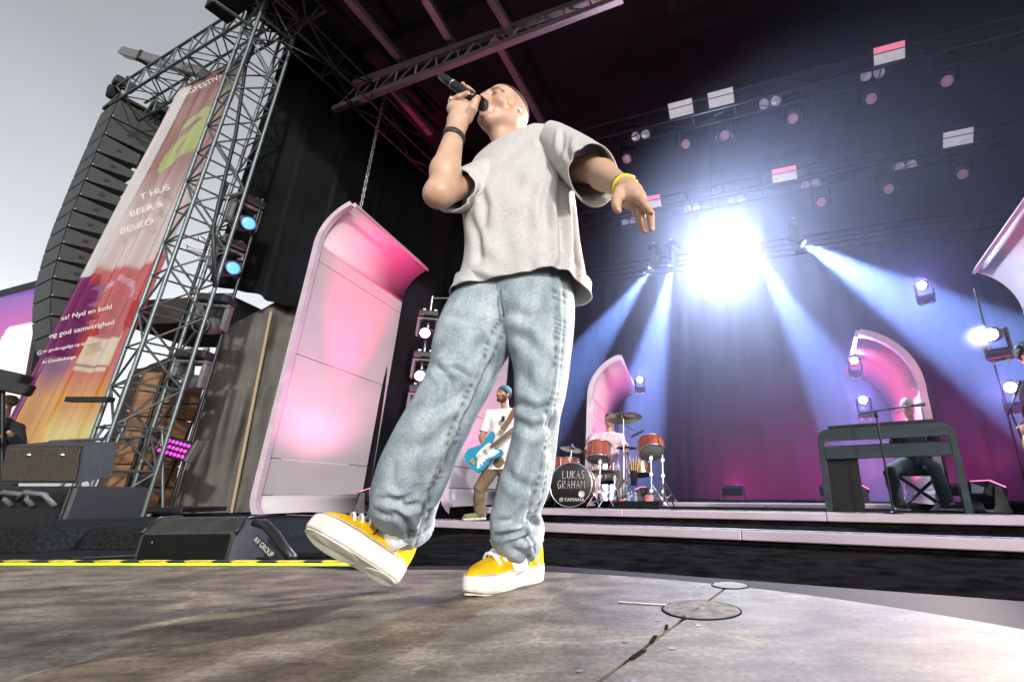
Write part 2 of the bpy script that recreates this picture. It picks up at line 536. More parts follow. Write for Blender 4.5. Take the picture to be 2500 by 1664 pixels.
M_DRAPE = mat('black_stage_drape', (0.0055, 0.0062, 0.008), 0.95, spec=.1, var=0.5, scale=0.8, bump=0.3, bscale=60, sheen=0.05)
M_BACK = mat('dark_violet_backcloth', (0.014, 0.010, 0.034), 0.95, var=0.25, scale=0.7)
M_ROOF = mat('black_roof_skin', (0.006, 0.006, 0.007), 0.9, var=0.3, scale=1)

g = mesh('ground', [(-400, -400, -1.6), (400, -400, -1.6), (400, 600, -1.6), (-400, 600, -1.6)], [(0, 1, 2, 3)], M_GROUND)
g['kind'] = 'structure'

def slab(name, poly, z0, z1, m, parent=None):
    b = MB(); b.prism([(p[0], p[1]) for p in poly], z0, z1)
    return b.build(name, m, parent)

# --- main stage floor and the low thrust platform the singer walks on
o = slab('main_stage_floor', [st(-16, 1.2), st(14, -2.2), st(14, 14), st(-16, 14)], -0.34, -0.20, M_FLOORB); o['kind'] = 'structure'
plat = slab('thrust_platform', [(-3.6, -1.6), (3.4, -1.6), (2.6, 0.62), (1.03, 1.352), (-0.37, 2.005), (-0.9, 1.965), (-3.6, 2.03)], -1.5, -0.012, M_DECKD)
plat['kind'] = 'structure'
# floor boards laid on it: a rounded sheet cut by a joint that runs upstage
cx_, cy_, rr_ = -0.716, -0.064, 1.86
arc = [(cx_ + rr_ * math.sin(R(a)), cy_ + rr_ * math.cos(R(a))) for a in np.linspace(-8, 138, 60)]
outline = [(-3.5, -1.4), (-3.5, 1.90), (-1.2, 1.86)] + arc + [(0.4, -1.4)]
def cut_poly(poly, p, n):
    out = []
    for i in range(len(poly)):
        a = Vector(poly[i]).to_2d() if len(poly[i]) == 3 else Vector(poly[i]); b = Vector(poly[(i + 1) % len(poly)])
        da = (a - p).dot(n); db = (b - p).dot(n)
        if da >= 0: out.append((a.x, a.y))
        if da * db < 0:
            t = da / (da - db); q = a + (b - a) * t; out.append((q.x, q.y))
    return out
sp = Vector((0.341, 1.613)); sd = Vector((0.388, 0.839)).normalized(); sn = Vector((sd.y, -sd.x))
gap = 0.004
def floor_panel(poly):
    b = MB(); b.prism(poly, -0.0115, 0.0)
    return b.build('floor_panel', M_DECK, plat)
floor_panel(cut_poly(outline, sp + sn * gap, sn))
rest = cut_poly(outline, sp - sn * gap, -sn)
sp2 = sp - sn * 1.22
floor_panel(cut_poly(cut_poly(rest, sp2 + sn * 0.002, sn), Vector((0, 0)), Vector((0, 0.0001))) if False else cut_poly(rest, sp2 + sn * 0.002, sn))
floor_panel(cut_poly(rest, sp2 - sn * 0.002, -sn))
for k_ in range(9):
    for e_ in (-1, 1):
        q = sp - sd * (.10 + .16 * k_) + sn * (.045 * e_)
        b = MB(); b.lathe([(.006, 0), (.006, .0008), (.0005, .0008)], 10, Matrix.Translation((q.x, q.y, .0004)), smooth=False); b.build('floor_screw', mat('dull_screw', (.10, .09, .08), .5, .5), plat)
# dark backing seen in the joint, and the round cover plate set over it
def plate(px, py, r, name, label, m=M_DECKD):
    c = atz(px, py, 0)
    t = thing(name, label, 'floor plate', (c.x, c.y, 0))
    b = MB(); b.lathe([(r * 1.0, 0.0), (r * 1.0, 0.0012), (r * 0.98, 0.002), (0.0005, 0.002)], 40, Matrix.Translation((c.x, c.y, 0.0005)), smooth=False); b.build('plate_disc', m, t)
    b = MB(); b.tube([(c.x + (r + .003) * math.cos(a), c.y + (r + .003) * math.sin(a), .0006) for a in np.linspace(0, 6.283, 48, endpoint=False)], .0016, 5, closed=True); b.build('plate_gap', mat('dark_gap', (.012, .011, .010), .95, spec=0), t)
    return t
plate(1712, 1488, 0.088, 'cover_plate', 'thin dark round cover plate lying on the joint of the pale floor', mat('dull_plate', (0.105, 0.09, 0.07), 0.7, 0.0, var=0.5, scale=40, spec=.08))
plate(1782, 1429, 0.05, 'cover_plate', 'smaller pale round plate on the floor joint near the platform edge', M_DECK)
def strip_on_floor(name, pts, w, m, z=0.001, h=0.0015):
    b = MB()
    for a, c in zip(pts[:-1], pts[1:]):
        a = Vector((a[0], a[1], 0)); c = Vector((c[0], c[1], 0)); n = Vector((-(c - a).y, (c - a).x, 0)).normalized() * w / 2
        b.prism([tuple((a + n).xy), tuple((a - n).xy), tuple((c - n).xy), tuple((c + n).xy)], z, z + h)
    return b.build(name, m)
for k_ in range(5):
    a_ = sp - sd * (0.46 + 0.09 * k_) + sn * random.uniform(-.004, .01)
    tag(strip_on_floor('tape_scrap', [a_, a_ + sd * random.uniform(.02, .05) + sn * random.uniform(-.012, .012)], random.uniform(.006, .014),
                       mat('old_black_tape', (0.02, 0.018, 0.016), 0.95, spec=0)), ('first', 'second', 'third', 'fourth', 'last')[k_] + ' torn black tape scrap down the floor joint from the round plate', 'tape', 'tape scraps along the floor joint')
q0 = atz(1510, 1470, 0); q1 = atz(1640, 1479, 0)
tag(strip_on_floor('tape_strip', [q0.xy, q1.xy], 0.010, mat('masking_tape', (0.30, 0.27, 0.20), 0.7)), 'narrow tan tape strip leading to the dark round plate', 'tape')

# --- caution tape and the bright edge nosing along the left edge of the platform
M_YEL = mat('yellow_tape', (0.50, 0.40, 0.02), 0.6, var=0.4, scale=16)
M_LIME = mat('lime_edge', (0.55, 0.75, 0.05), 0.4, var=0.15, scale=9)
e0 = Vector((-3.55, 1.985, 0)); e1 = Vector((-0.98, 1.962, 0))
ed = (e1 - e0).normalized(); en = Vector((-ed.y, ed.x, 0))
tape = thing('caution_tape', 'yellow and black striped caution tape along the platform edge', 'tape', e0)
L_ = (e1 - e0).length; k = 0; s_ = 0.0
while s_ < L_ - 0.09:
    w_ = 0.105 if k % 2 == 0 else 0.075
    b = MB(); a = e0 + ed * s_; c = e0 + ed * (s_ + w_); sk = ed * 0.03
    b.add([a + Vector((0, 0, .006)), a + sk + Vector((0, 0, -.008)), c + sk + Vector((0, 0, -.008)), c + Vector((0, 0, .006)), a + en * .03 + Vector((0, 0, .006)), a + sk + en * .03 + Vector((0, 0, -.008)), c + sk + en * .03 + Vector((0, 0, -.008)), c + en * .03 + Vector((0, 0, .006))],
          [(0, 1, 2, 3), (7, 6, 5, 4), (3, 7, 4, 0)])
    b.build('yellow_stripe' if k % 2 == 0 else 'black_stripe', M_YEL if k % 2 == 0 else M_BLACK, tape)
    s_ += w_; k += 1
nose = MB(); a = e0 - en * .052; c = e1 - en * .052
nose.tube([a + Vector((0, 0, .0)), c + Vector((0, 0, .0))], 0.0055, 8)
tag(nose.build('edge_nosing', M_LIME), 'bright lime edge strip running beside the caution tape', 'edge strip')

# --- left side deck, carpeted, and a carpet covered ramp on it
deck = slab('side_deck', [(-16, 2.25), (-1.15, 2.25), (-1.30, 2.75), (-2.6, 6.2), st(-6.2, 4.63).xy, st(-16, 4.63).xy], -0.5, -0.07, M_CARPET); deck['kind'] = 'structure'
def mound(name, px0, px1, py_top, Y, D, m, label):
    """a low cloth covered box with soft edges"""
    a = at(px0, py_top, Y); c = at(px1, py_top, Y)
    w = c.x - a.x; z1 = a.z; n, k_ = 40, 24
    V = []; F = []
    for i in range(n + 1):
        for j in range(k_ + 1):
            u = i / n; v = j / k_
            e = min(u, 1 - u) * w / 0.10; f = min(v, 1 - v) * D / 0.10
            hgt = (1 - math.exp(-e * 2.2)) * (1 - math.exp(-f * 2.2))
            z = -0.068 + (z1 + 0.068) * hgt + 0.006 * math.sin(u * 9 + 3 * v) * hgt
            V.append((a.x + w * u, Y + D * v, z))
    for i in range(n):
        for j in range(k_):
            q = i * (k_ + 1) + j
            F.append((q, q + k_ + 1, q + k_ + 2, q + 1))
    o = mesh(name, V, F, m, None, True)
    return tag(o, label, 'ramp')
mound('carpet_ramp', -330, 118, 1283, 2.9, 1.2, M_CARPET, 'low black carpet covered ramp at the far left of the stage')
mound('carpet_ramp', 122, 520, 1287, 3.1, 1.3, M_CARPET, 'low black carpet covered ramp behind the floor wedge speaker')

# --- the three stage steps with their pale trims
V1, V2, V3 = 4.65, 5.68, 7.30
Z1, Z2, Z3 = -0.07, 0.06, 0.125
steps = []
for nm, va, vb, z, ua, ub in (('stage_step', V1, V2, Z1, -11.5, 8.5), ('stage_step', V2, V3, Z2, -7.2, 8.0), ('stage_step', V3, 13.4, Z3, -5.6, 7.5)):
    s0 = slab(nm, [st(ua, va).xy, st(ub, va).xy, st(ub, vb if vb < 13 else 13.4).xy, st(ua, vb if vb < 13 else 13.4).xy], -0.195 if va < 7 else -0.19, z - 0.003, M_FLOORB)
    s0['kind'] = 'structure'
    steps.append(s0)
def trim_run(par, v, z, u0, u1, h=0.085, seg=2.45):
    u = u0; rot = Matrix.Rotation(-STAGE_A, 3, 'Z')
    while u < u1 - 0.01:
        w = min(seg, u1 - u)
        b = MB(); M_ = axes(SU, SV, (0, 0, 1), st(u + w / 2, v - 0.021, z - h / 2))
        b.box((0, 0, 0), (w - 0.006, 0.036, h), M_, bev=0.008)
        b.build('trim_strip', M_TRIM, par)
        u += w
    b = MB(); b.box((0, 0, 0), (u1 - u0, 0.05, 0.012), axes(SU, SV, (0, 0, 1), st((u0 + u1) / 2, v + 0.022, z + 0.004)))
    b.build('nosing', M_STEEL, par)

# --- scenic portal wings: a C-shaped sheet run upstage, curled over at the top
def wing(label, P, deg, inward, H, arc_deg, Rt, Rb, L, cuts, trim=0.10, thick=0.10, lip=0.9):
    d = Vector((math.sin(R(deg)), math.cos(R(deg)), 0)); w = Vector((d.y, -d.x, 0)) * inward
    prof = [(lip, 0.0, 0.0)]
    for a in np.linspace(0, 90, 9): prof.append((Rb - Rb * math.sin(R(a)), Rb - Rb * math.cos(R(a)), 0))
    hv = H - Rt * math.sin(R(arc_deg))
    base_n = len(prof)
    zs = sorted([Rb] + [c for c in cuts if Rb < c < hv] + [hv])
    prof = [(p[0], p[1]) for p in prof]
    segs = [prof]
    for a, b in zip(zs[:-1], zs[1:]): segs.append([(0, a), (0, b)])
    top = [(Rt - Rt * math.cos(R(a)), hv + Rt * math.sin(R(a))) for a in np.linspace(0, arc_deg, 14)]
    segs.append(top)
    root = thing('scenic_wing', label, 'scenic wing', P, 0, 'curled scenic wings')
    def pt(q, s, off=0.0, nrm=(0, 0)):
        return P + w * (q[0] + nrm[0] * off) + Vector((0, 0, q[1] + nrm[1] * off)) + d * s
    def normals(sg):
        out = []
        for i in range(len(sg)):
            a = sg[max(i - 1, 0)]; b = sg[min(i + 1, len(sg) - 1)]
            t = Vector((b[0] - a[0], b[1] - a[1])).normalized()
            out.append((-t.y, t.x))            # pointing outwards (away from the stage centre)
        return out
    full = []
    for k, sg in enumerate(segs):
        sg = list(sg)
        if k > 0:                              # leave a joint below every piece
            a, b = Vector(sg[0]), Vector(sg[1]); q = a + (b - a).normalized() * 0.014; sg[0] = (q.x, q.y)
        nn = normals(sg)
        V = []; F = []
        for q, nr in zip(sg, nn):
            V += [pt(q, 0), pt(q, L), pt(q, 0, thick, nr), pt(q, L, thick, nr)]
        for i in range(len(sg) - 1):
            a = 4 * i; b = a + 4
            F += [(a, a + 1, b + 1, b), (a + 2, b + 2, b + 3, a + 3), (a, b, b + 2, a + 2), (a + 1, a + 3, b + 3, b + 1)]
        e = 4 * (len(sg) - 1)
        F += [(0, 2, 3, 1), (e, e + 1, e + 3, e + 2)]
        if inward < 0: F = [f[::-1] for f in F]
        mesh('panel_board', V, F, M_PANEL, root, k in (0, len(segs) - 1))
        full += [p for p in segs[k]] if k == 0 else segs[k][1:]
    # pale trim round the near edge, and along the free top edge
    nn = normals(full)
    V = []; F = []
    for q, nr in zip(full, nn):
        V += [pt(q, -0.05, thick + .01, nr), pt(q, -0.05, -trim * .35, nr), pt(q, 0.055, -trim * .35, nr), pt(q, 0.055, -0.002, nr), pt(q, -0.004, -0.002, nr), pt(q, -0.004, thick + .01, nr)]
    m6 = 6
    for i in range(len(full) - 1):
        a = m6 * i; b = a + m6
        for j in range(m6): F.append((a + j, a + (j + 1) % m6, b + (j + 1) % m6, b + j))
    F += [tuple(range(m6))[::-1], tuple(range(m6 * (len(full) - 1), m6 * len(full)))]
    if inward < 0: F = [f[::-1] for f in F]
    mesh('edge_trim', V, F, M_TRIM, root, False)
    tq = full[-1]; tn = nn[-1]
    V = []
    for s in (0.06, L + 0.02):
        tdir = (full[-1][0] - full[-2][0], full[-1][1] - full[-2][1]); tl = math.hypot(*tdir); tdir = (tdir[0] / tl, tdir[1] / tl)
        for (o1, o2) in ((-0.03, 0.003), (-0.03, 0.05), (thick + .02, 0.05), (thick + .02, 0.003)):
            V.append(P + w * (tq[0] + tn[0] * o1 + tdir[0] * o2) + Vector((0, 0, tq[1] + tn[1] * o1 + tdir[1] * o2)) + d * s)
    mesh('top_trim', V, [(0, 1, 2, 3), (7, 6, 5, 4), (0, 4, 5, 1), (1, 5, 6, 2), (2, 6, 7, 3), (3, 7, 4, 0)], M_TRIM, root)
    # dark frame on the hidden side
    for s in (0.3, L - 0.3):
        p0 = P - w * (thick + 0.10) + d * s
        rod('rear_post', p0, p0 + Vector((0, 0, hv)), 0.03, M_BLACKM, root, 6)
    return root, d, w, hv
W1P = onv(628, V1, -0.20); W1P = Vector((W1P.x, W1P.y, -0.19))
W1 = wing('tallest curled pink wing panel left of the singer', W1P, 6, 1, 6.25, 62, 1.05, 0.42, 3.0, (1.05, 3.0, 5.0), trim=0.11, thick=.06, lip=1.0)
W2P = onv(1086, V2, -0.06)
W2 = wing('pink wing panel behind the bass player, seen between the singer legs', W2P, 6, 1, 4.3, 62, 0.8, 0.40, 2.2, (0.75, 1.7, 3.2), trim=0.09, thick=.06, lip=0.8)
W3P = onv(1437, V3, 0.0)
W3 = wing('small pink curled wing panel standing behind the drummer', W3P, 6, 1, 2.72, 72, 0.78, 0.30, 3.2, (0.7, 1.7), trim=0.07, thick=.06, lip=0.6)
W4P = onv(2298, V3, 0.0)
W4 = wing('pink curled wing panel standing behind the keyboard player', W4P, 21, -1, 2.50, 75, 0.86, 0.30, 2.6, (0.7, 1.6), trim=0.07, thick=.06, lip=0.6)
W5P = onv(2990, V2, -0.06)
W5 = wing('pink curled wing panel cut off by the right edge of the photo', W5P, 21, -1, 3.55, 62, 0.8, 0.40, 2.4, (0.75, 1.7, 3.0), trim=0.09, thick=.06, lip=0.8)
def u_of(p): return p.dot(SU)
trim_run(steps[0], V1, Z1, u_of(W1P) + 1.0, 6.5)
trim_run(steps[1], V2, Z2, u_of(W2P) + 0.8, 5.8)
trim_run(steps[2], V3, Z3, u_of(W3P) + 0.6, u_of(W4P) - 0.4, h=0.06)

# --- stage house: backcloth, side drapes, roof
def drape(name, p0, p1, z0, z1, m, amp, wave, label=None, cat='drape', n=160, kz=8, seed=1, topdrop=None):
    rr = random.Random(seed)
    ph = [rr.uniform(0, 6.28) for _ in range(4)]; p0 = Vector(p0); p1 = Vector(p1)
    d = (p1 - p0); L = d.length; d /= L; nrm = Vector((-d.y, d.x, 0))
    V = []; F = []
    for i in range(n + 1):
        s = i / n * L
        for j in range(kz + 1):
            t = j / kz
            f = amp * (0.6 + 0.5 * (1 - t)) * (math.sin(s * 6.283 / wave + ph[0] + 0.5 * math.sin(t * 3 + ph[1])) + 0.45 * math.sin(s * 6.283 / wave * 2.3 + ph[2] + t * 1.5) + .3 * math.sin(s * 6.283 / wave * .37 + ph[3]))
            zt = z1 - (topdrop(i / n) if topdrop else 0)
            p = p0 + d * s + nrm * f
            V.append((p.x, p.y, z0 + (zt - z0) * t))
    for i in range(n):
        for j in range(kz):
            q = i * (kz + 1) + j
            F.append((q, q + kz + 1, q + kz + 2, q + 1))
    o = mesh(name, V, F, m, None, True)
    if label: tag(o, label, cat)
    return o
bc = drape('backcloth', st(-9, 12.6), st(9.5, 12.6), -0.2, 10.34, M_BACK, 0.05, 0.9, 'dark violet backcloth closing the rear of the stage', 'backcloth', n=260, seed=3)
dl = drape('side_drape', st(-10.6, 6.9), st(-8.6, 12.5), -0.2, 10.4, M_DRAPE, 0.10, 1.1, 'tall black side drape between the roof tower and the tallest pink panel', 'drape', n=200, seed=5)
d2_ = drape('side_drape', (-8.05, 7.9, 0), st(-10.55, 6.95), 4.1, 10.4, M_DRAPE, 0.10, 0.9, 'black drape hanging directly behind the lattice tower under the roof', 'drape', n=120, seed=15)
dr = drape('side_drape', st(9.4, 12.5), st(9.2, 3.0), -0.2, 10.4, M_DRAPE, 0.08, 1.0, 'black side drape closing the right side of the stage', 'drape', n=160, seed=8)
rf = MB()
rf.prism([st(-10.8, 2.6).xy, st(9.6, 2.6).xy, st(9.6, 12.9).xy, st(-10.8, 12.9).xy], 10.35, 10.6)
rf.prism([st(-10.8, 2.2).xy, st(9.6, 2.2).xy, st(9.6, 2.6).xy, st(-10.8, 2.6).xy], 9.7, 10.6)
r_ = rf.build('stage_roof', M_ROOF); tag(r_, 'black roof skin over the stage', 'roof')

# =================================================================== PEOPLE: shared pieces
M_SKIN = mat('skin', (0.55, 0.345, 0.245), 0.45, var=0.10, scale=18, bump=0.06, bscale=220, attr='tint', sss=0.12)
M_SKIN2 = mat('tanned_skin', (0.42, 0.215, 0.135), 0.5, var=0.10, scale=18, bump=0.05, bscale=200, attr='tint')
M_HAIRD = mat('dark_brown_hair', (0.028, 0.018, 0.012), 0.7, var=0.4, scale=60, bump=0.8, bscale=160)
M_HAIRG = mat('grey_hair', (0.38, 0.37, 0.34), 0.7, var=0.3, scale=60, bump=0.8, bscale=160)
def nrm(v): v = np.array(v, float); return v / np.linalg.norm(v)
def head_axes(f, roll=0.0):
    f = nrm(f); l = nrm(np.cross((0, 0, 1), f)); u = np.cross(f, l)
    c, s = math.cos(roll), math.sin(roll)
    l, u = l * c + u * s, u * c - l * s
    return l, f, u
def add_head(F, C, ax, s=1.0, nose=1.0):
    l, f, u = ax; C = np.array(C, float)
    def p(x, y, z): return C + (l * x + f * y + u * z) * s
    A = np.stack([l, f, u])
    F.ell(p(0, -.018, .035), np.array((.077, .099, .086)) * s, A, .01)
    F.ell(p(0, .030, -.030), np.array((.062, .064, .086)) * s, A, .03 * s)
    for e in (-1, 1):
        F.cone(p(e * .056, -.008, -.055), p(e * .016, .066, -.100), .022 * s, .021 * s, .03 * s)
        F.ell(p(e * .043, .060, -.018), np.array((.024, .026, .022)) * s, A, .02 * s)
    F.ell(p(0, .074, -.103), np.array((.024, .021, .019)) * s, A, .02 * s)
    F.cone(p(-.036, .080, .026), p(.036, .080, .026), .013 * s, .013 * s, .014 * s)
    for e in (-1, 1): F.ell(p(e * .033, .099, .006), np.array((.019, .016, .012)) * s, A, .014 * s, sub=True)
    for e in (-1, 1): F.ell(p(e * .033, .081, .005), np.array((.014, .0125, .011)) * s, A, .004 * s)
    F.cone(p(0, .088, .018), p(0, .112 * nose, -.026), .0085 * s, .0125 * s, .010 * s)
    for e in (-1, 1): F.ell(p(e * .013, .101, -.032), np.array((.0095, .011, .009)) * s, A, .007 * s)
    F.cone(p(-.021, .0865, -.060), p(.021, .0865, -.060), .0075 * s, .0075 * s, .010 * s)
    F.cone(p(-.017, .0865, -.072), p(.017, .0865, -.072), .0085 * s, .0085 * s, .008 * s)
    F.cone(p(-.026, .099, -.0655), p(.026, .099, -.0655), .0035 * s, .0035 * s, .004 * s, sub=True)
    for e in (-1, 1):
        q = nrm(f * .94 + l * e * -.35); A2 = np.stack([nrm(np.cross(q, u)), q, u])
        F.ell(p(e * .079, -.014, -.006), np.array((.008, .019, .031)) * s, A2, .008 * s)
        F.ell(p(e * .086, -.009, -.004), np.array((.006, .010, .018)) * s, A2, .005 * s, sub=True)
        F.ell(p(e * .077, -.004, -.034), np.array((.007, .009, .010)) * s, A2, .006 * s)
    return p
def face_tint(P, C, ax, s=1.0, stubble=0.0, beard=None, brow=(0.12, 0.08, 0.06), lips=(.92, 0.50, 0.48), flush=0.0):
    l, f, u = ax; Q = (P - np.array(C)) / s
    x = np.abs(Q @ l); y = Q @ f; z = Q @ u
    T = np.ones((len(P), 3))
    def put(mask, col):
        nonlocal T
        m = np.clip(mask, 0, 1)[:, None]; T = T * (1 - m) + np.array(col) * m
    near = (np.abs(z) < .14) & (y > -.2)
    sm = lambda d, w: np.exp(-(d / w) ** 2)
    if flush: put(sm(x - .045, .02) * sm(z + .025, .02) * (y > .03) * flush, (1.05, .80, .76))
    if stubble: put((sm(z + .095, .035) * (y > -.02) * near) * stubble, (.62, .56, .54))
    if beard:
        put(np.clip((-.052 - z) / .01, 0, 1) * (y > .01) * (z > -.135) * near, beard)
        put(np.clip((-.020 - z) / .02, 0, 1) * np.clip((x - .048) / .008, 0, 1) * (y > -.005) * (z > -.135) * near, beard)
        put(sm(z + .0475, .006) * (x < .030) * (y > .07), beard)
    put(sm(z + .0655, .0095) * np.clip((.025 - x) / .004, 0, 1) * (y > .074), lips)
    put(sm(z - .0285 - .004 * (x > .03), .0078) * np.clip((x - .010) / .004, 0, 1) * np.clip((.054 - x) / .005, 0, 1) * (y > .05), brow)
    put(sm(z - .005, .0065) * sm(x - .033, .012) * (y > .06), (.16, .11, .09))
    put(sm(z - .0065, .0026) * np.clip((.014 - np.abs(x - .033)) / .003, 0, 1) * (y > .06), (.05, .04, .04))
    put(sm(z + .040, .004) * sm(x - .008, .004) * (y > .085), (.25, .12, .10))
    return T
def smooth_noise(P, f, seed=0, n=7):
    r = np.random.default_rng(seed); out = np.zeros(len(P))
    for _ in range(n):
        k = r.normal(size=3); k = k / np.linalg.norm(k) * f * r.uniform(.6, 1.5)
        out += np.sin(P @ k + r.uniform(0, 6.28))
    return out / n

def loft(rings, nu, nv, sup=2.3, lip=0.012, lip_end=True, lip_start=False):
    """rings: (left px, right px, distance, half depth[, right distance offset]); returns grid of points and outward directions"""
    K = []
    for r in rings:
        dy = r[4] if len(r) > 4 else 0.0
        a = np.array(at(r[0][0], r[0][1], r[2] - dy)); b = np.array(at(r[1][0], r[1][1], r[2] + dy))
        K.append(np.concatenate([(a + b) / 2, (b - a) / 2, [r[3]]]))
    K = np.array(K); n = len(K)
    seg = np.linalg.norm(np.diff(K[:, :3], axis=0), axis=1); s = np.concatenate([[0], np.cumsum(seg)]); s /= s[-1]
    t = np.linspace(0, 1, nv); Q = np.zeros((nv, K.shape[1]))
    for q, tt in enumerate(t):                       # Catmull-Rom (non-uniform, finite differences)
        i = min(np.searchsorted(s, tt, 'right') - 1, n - 2); h = s[i + 1] - s[i]; x = (tt - s[i]) / h
        def tang(j):
            if j == 0: return (K[1] - K[0]) / (s[1] - s[0])
            if j == n - 1: return (K[-1] - K[-2]) / (s[-1] - s[-2])
            return (K[j + 1] - K[j - 1]) / (s[j + 1] - s[j - 1])
        x2, x3 = x * x, x * x * x
        Q[q] = (2 * x3 - 3 * x2 + 1) * K[i] + (x3 - 2 * x2 + x) * h * tang(i) + (-2 * x3 + 3 * x2) * K[i + 1] + (x3 - x2) * h * tang(i + 1)
    C = Q[:, :3]; W = Q[:, 3:6]; T = Q[:, 6]
    tan = np.gradient(C, axis=0); tan /= np.linalg.norm(tan, axis=1)[:, None]
    D = np.cross(tan, W); D /= np.linalg.norm(D, axis=1)[:, None]
    away = np.array((0.0, 1.0, 0.0))
    D *= np.where(D @ away < 0, -1, 1)[:, None]       # D points away from the camera
    ph = np.linspace(0, 2 * np.pi, nu, endpoint=False)
    cx = np.sign(np.cos(ph)) * np.abs(np.cos(ph)) ** (2 / sup); sy = np.sign(np.sin(ph)) * np.abs(np.sin(ph)) ** (2 / sup)
    P = C[:, None] + W[:, None] * cx[None, :, None] + D[:, None] * T[:, None, None] * sy[None, :, None]
    wl = np.linalg.norm(W, axis=1)
    Nn = (W / wl[:, None])[:, None] * (cx[None, :, None] / wl[:, None, None]) + D[:, None] * (sy[None, :, None] / T[:, None, None])
    Nn /= np.linalg.norm(Nn, axis=2)[:, :, None]
    return P, Nn, C
def crease(P, Nn, lines):
    """press folds (polyline in photo columns/rows, half width px, depth m) into the side that faces the lens"""
    sh = P.shape; X = P.reshape(-1, 3); dz = X[:, 2] - CAM_H
    zc = X[:, 1] * _c + dz * _s; u = CAM_CX + CAM_F * X[:, 0] / zc; v = CAM_CY - CAM_F * (-X[:, 1] * _s + dz * _c) / zc
    view = X - np.array((0, 0, CAM_H)); view /= np.linalg.norm(view, axis=1)[:, None]
    front = np.clip(-(Nn.reshape(-1, 3) * view).sum(1) * 3 + .25, 0, 1)
    disp = np.zeros(len(X))
    for pts, w, dep in lines:
        best = np.full(len(X), 1e9); side = np.zeros(len(X)); tt = np.zeros(len(X)); m = len(pts) - 1
        for i in range(m):
            a = np.array(pts[i], float); b = np.array(pts[i + 1], float); ab = b - a; l2 = ab @ ab
            t = np.clip(((u - a[0]) * ab[0] + (v - a[1]) * ab[1]) / l2, 0, 1)
            d = np.hypot(u - a[0] - t * ab[0], v - a[1] - t * ab[1])
            sd_ = np.sign((u - a[0]) * ab[1] - (v - a[1]) * ab[0])
            z = d < best
            best = np.where(z, d, best); side = np.where(z, sd_, side); tt = np.where(z, (i + t) / m, tt)
        fade = np.sin(np.clip(tt * .94 + .03, 0, 1) * np.pi) ** .6
        disp += dep * fade * (-np.exp(-(best / w) ** 2) + .55 * np.exp(-((best - 1.9 * w) / (1.1 * w)) ** 2))
    X = X + Nn.reshape(-1, 3) * (disp * front)[:, None]
    return X.reshape(sh)
def grid_faces(nv, nu, off=0, wrap=True):
    i, j = np.meshgrid(np.arange(nv - 1), np.arange(nu if wrap else nu - 1), indexing='ij')
    a = i * nu + j; b = i * nu + (j + 1) % nu
    return (np.stack([a, b, b + nu, a + nu], -1).reshape(-1, 4) + off)
def with_lip(P, Nn, C, depth=0.010, inset=0.30):
    """turn the last ring inwards so that a hem has thickness"""
    last, n_ = P[-1], Nn[-1]; cen = C[-1]; up = (C[-4] - C[-1]); up /= np.linalg.norm(up)
    r1 = last - n_ * depth * .5 - up * .002; r2 = last - n_ * depth + up * .004; r3 = last - n_ * depth * 1.3 + up * inset
    return np.concatenate([P, r1[None], r2[None], r3[None]])

# =================================================================== THE SINGER
singer = thing('person', 'singer in pale grey t-shirt, light blue jeans and yellow shoes, microphone at his mouth', 'person', (-0.40, 1.42, 0))
def A_(px, py, y): return np.array(at(px, py, y))
HC = np.array((-0.515, 1.455, 1.712)); HAX = head_axes((-0.43, -0.88, 0.03), R(-7))
f_ = Field((-1.02, 0.92, 0.02), (0.16, 1.62, 1.88), 0.0045)
hp = add_head(f_, HC, HAX, 0.97)
neck_b = np.array((-0.462, 1.485, 1.47))
f_.cone(hp(0, -.030, -.045), neck_b, .058, .062, .03)
f_.cone(hp(0, .022, -.085), neck_b + (-.005, -.022, .0), .030, .042, .03)
f_.cone(neck_b + (0, 0, -.02), (-0.43, 1.465, 1.28), .055, .085, .04)
shR = np.array((-0.572, 1.465, 1.395)); shL = np.array((-0.300, 1.455, 1.430))
f_.cone(neck_b, shR, .04, .035, .04); f_.cone(neck_b, shL, .04, .035, .04)
f_.cone((-0.43, 1.46, 1.30), (-0.40, 1.42, 0.92), .085, .09, .04)
elR = A_(1076, 470, 1.225); wrR = A_(1111, 322, 1.275)
elL = A_(1447, 412, 1.30); wrL = A_(1527, 461, 1.115)
f_.cone(shR, elR, .036, .043, .02)
mid = elR + (wrR - elR) * .33
f_.chain([elR, mid, wrR], [.0405, .0450, .0285], .02)
f_.ell(elR + (-.012, -.006, -.02), (.031, .031, .031), None, .03)
f_.cone(shL, elL, .040, .047, .02)
mid = elL + (wrL - elL) * .35
f_.chain([elL, mid, wrL], [.046, .047, .031], .02)
def digits(F, chains, k=.006):
    for pts in chains:
        q = [A_(*p[:3]) for p in pts]
        F.chain(q, [p[3] for p in pts], k)
# right hand round the microphone
pR = A_(1124, 274, 1.292)
f_.chain([wrR, A_(1117, 300, 1.284), pR], [.0275, .031, .032], .02)
f_.cone(A_(1106, 268, 1.292), A_(1146, 268, 1.298), .022, .022, .02)
digits(f_, [
    [(1148, 262, 1.315, .014), (1155, 242, 1.338, .0105), (1153, 225, 1.335, .0095), (1149, 219, 1.303, .0085)],
    [(1136, 256, 1.318, .014), (1143, 234, 1.343, .0105), (1144, 217, 1.338, .0095), (1140, 213, 1.303, .0085)],
    [(1122, 254, 1.318, .014), (1129, 228, 1.343, .0105), (1131, 211, 1.338, .0095), (1130, 205, 1.305, .0085)],
    [(1104, 264, 1.290, .015), (1103, 246, 1.274, .0115), (1120, 237, 1.264, .0098), (1142, 227, 1.264, .0086)],
    [(1140, 288, 1.285, .020), (1154, 266, 1.270, .0155), (1160, 250, 1.268, .0125), (1167, 239, 1.275, .0105)]])
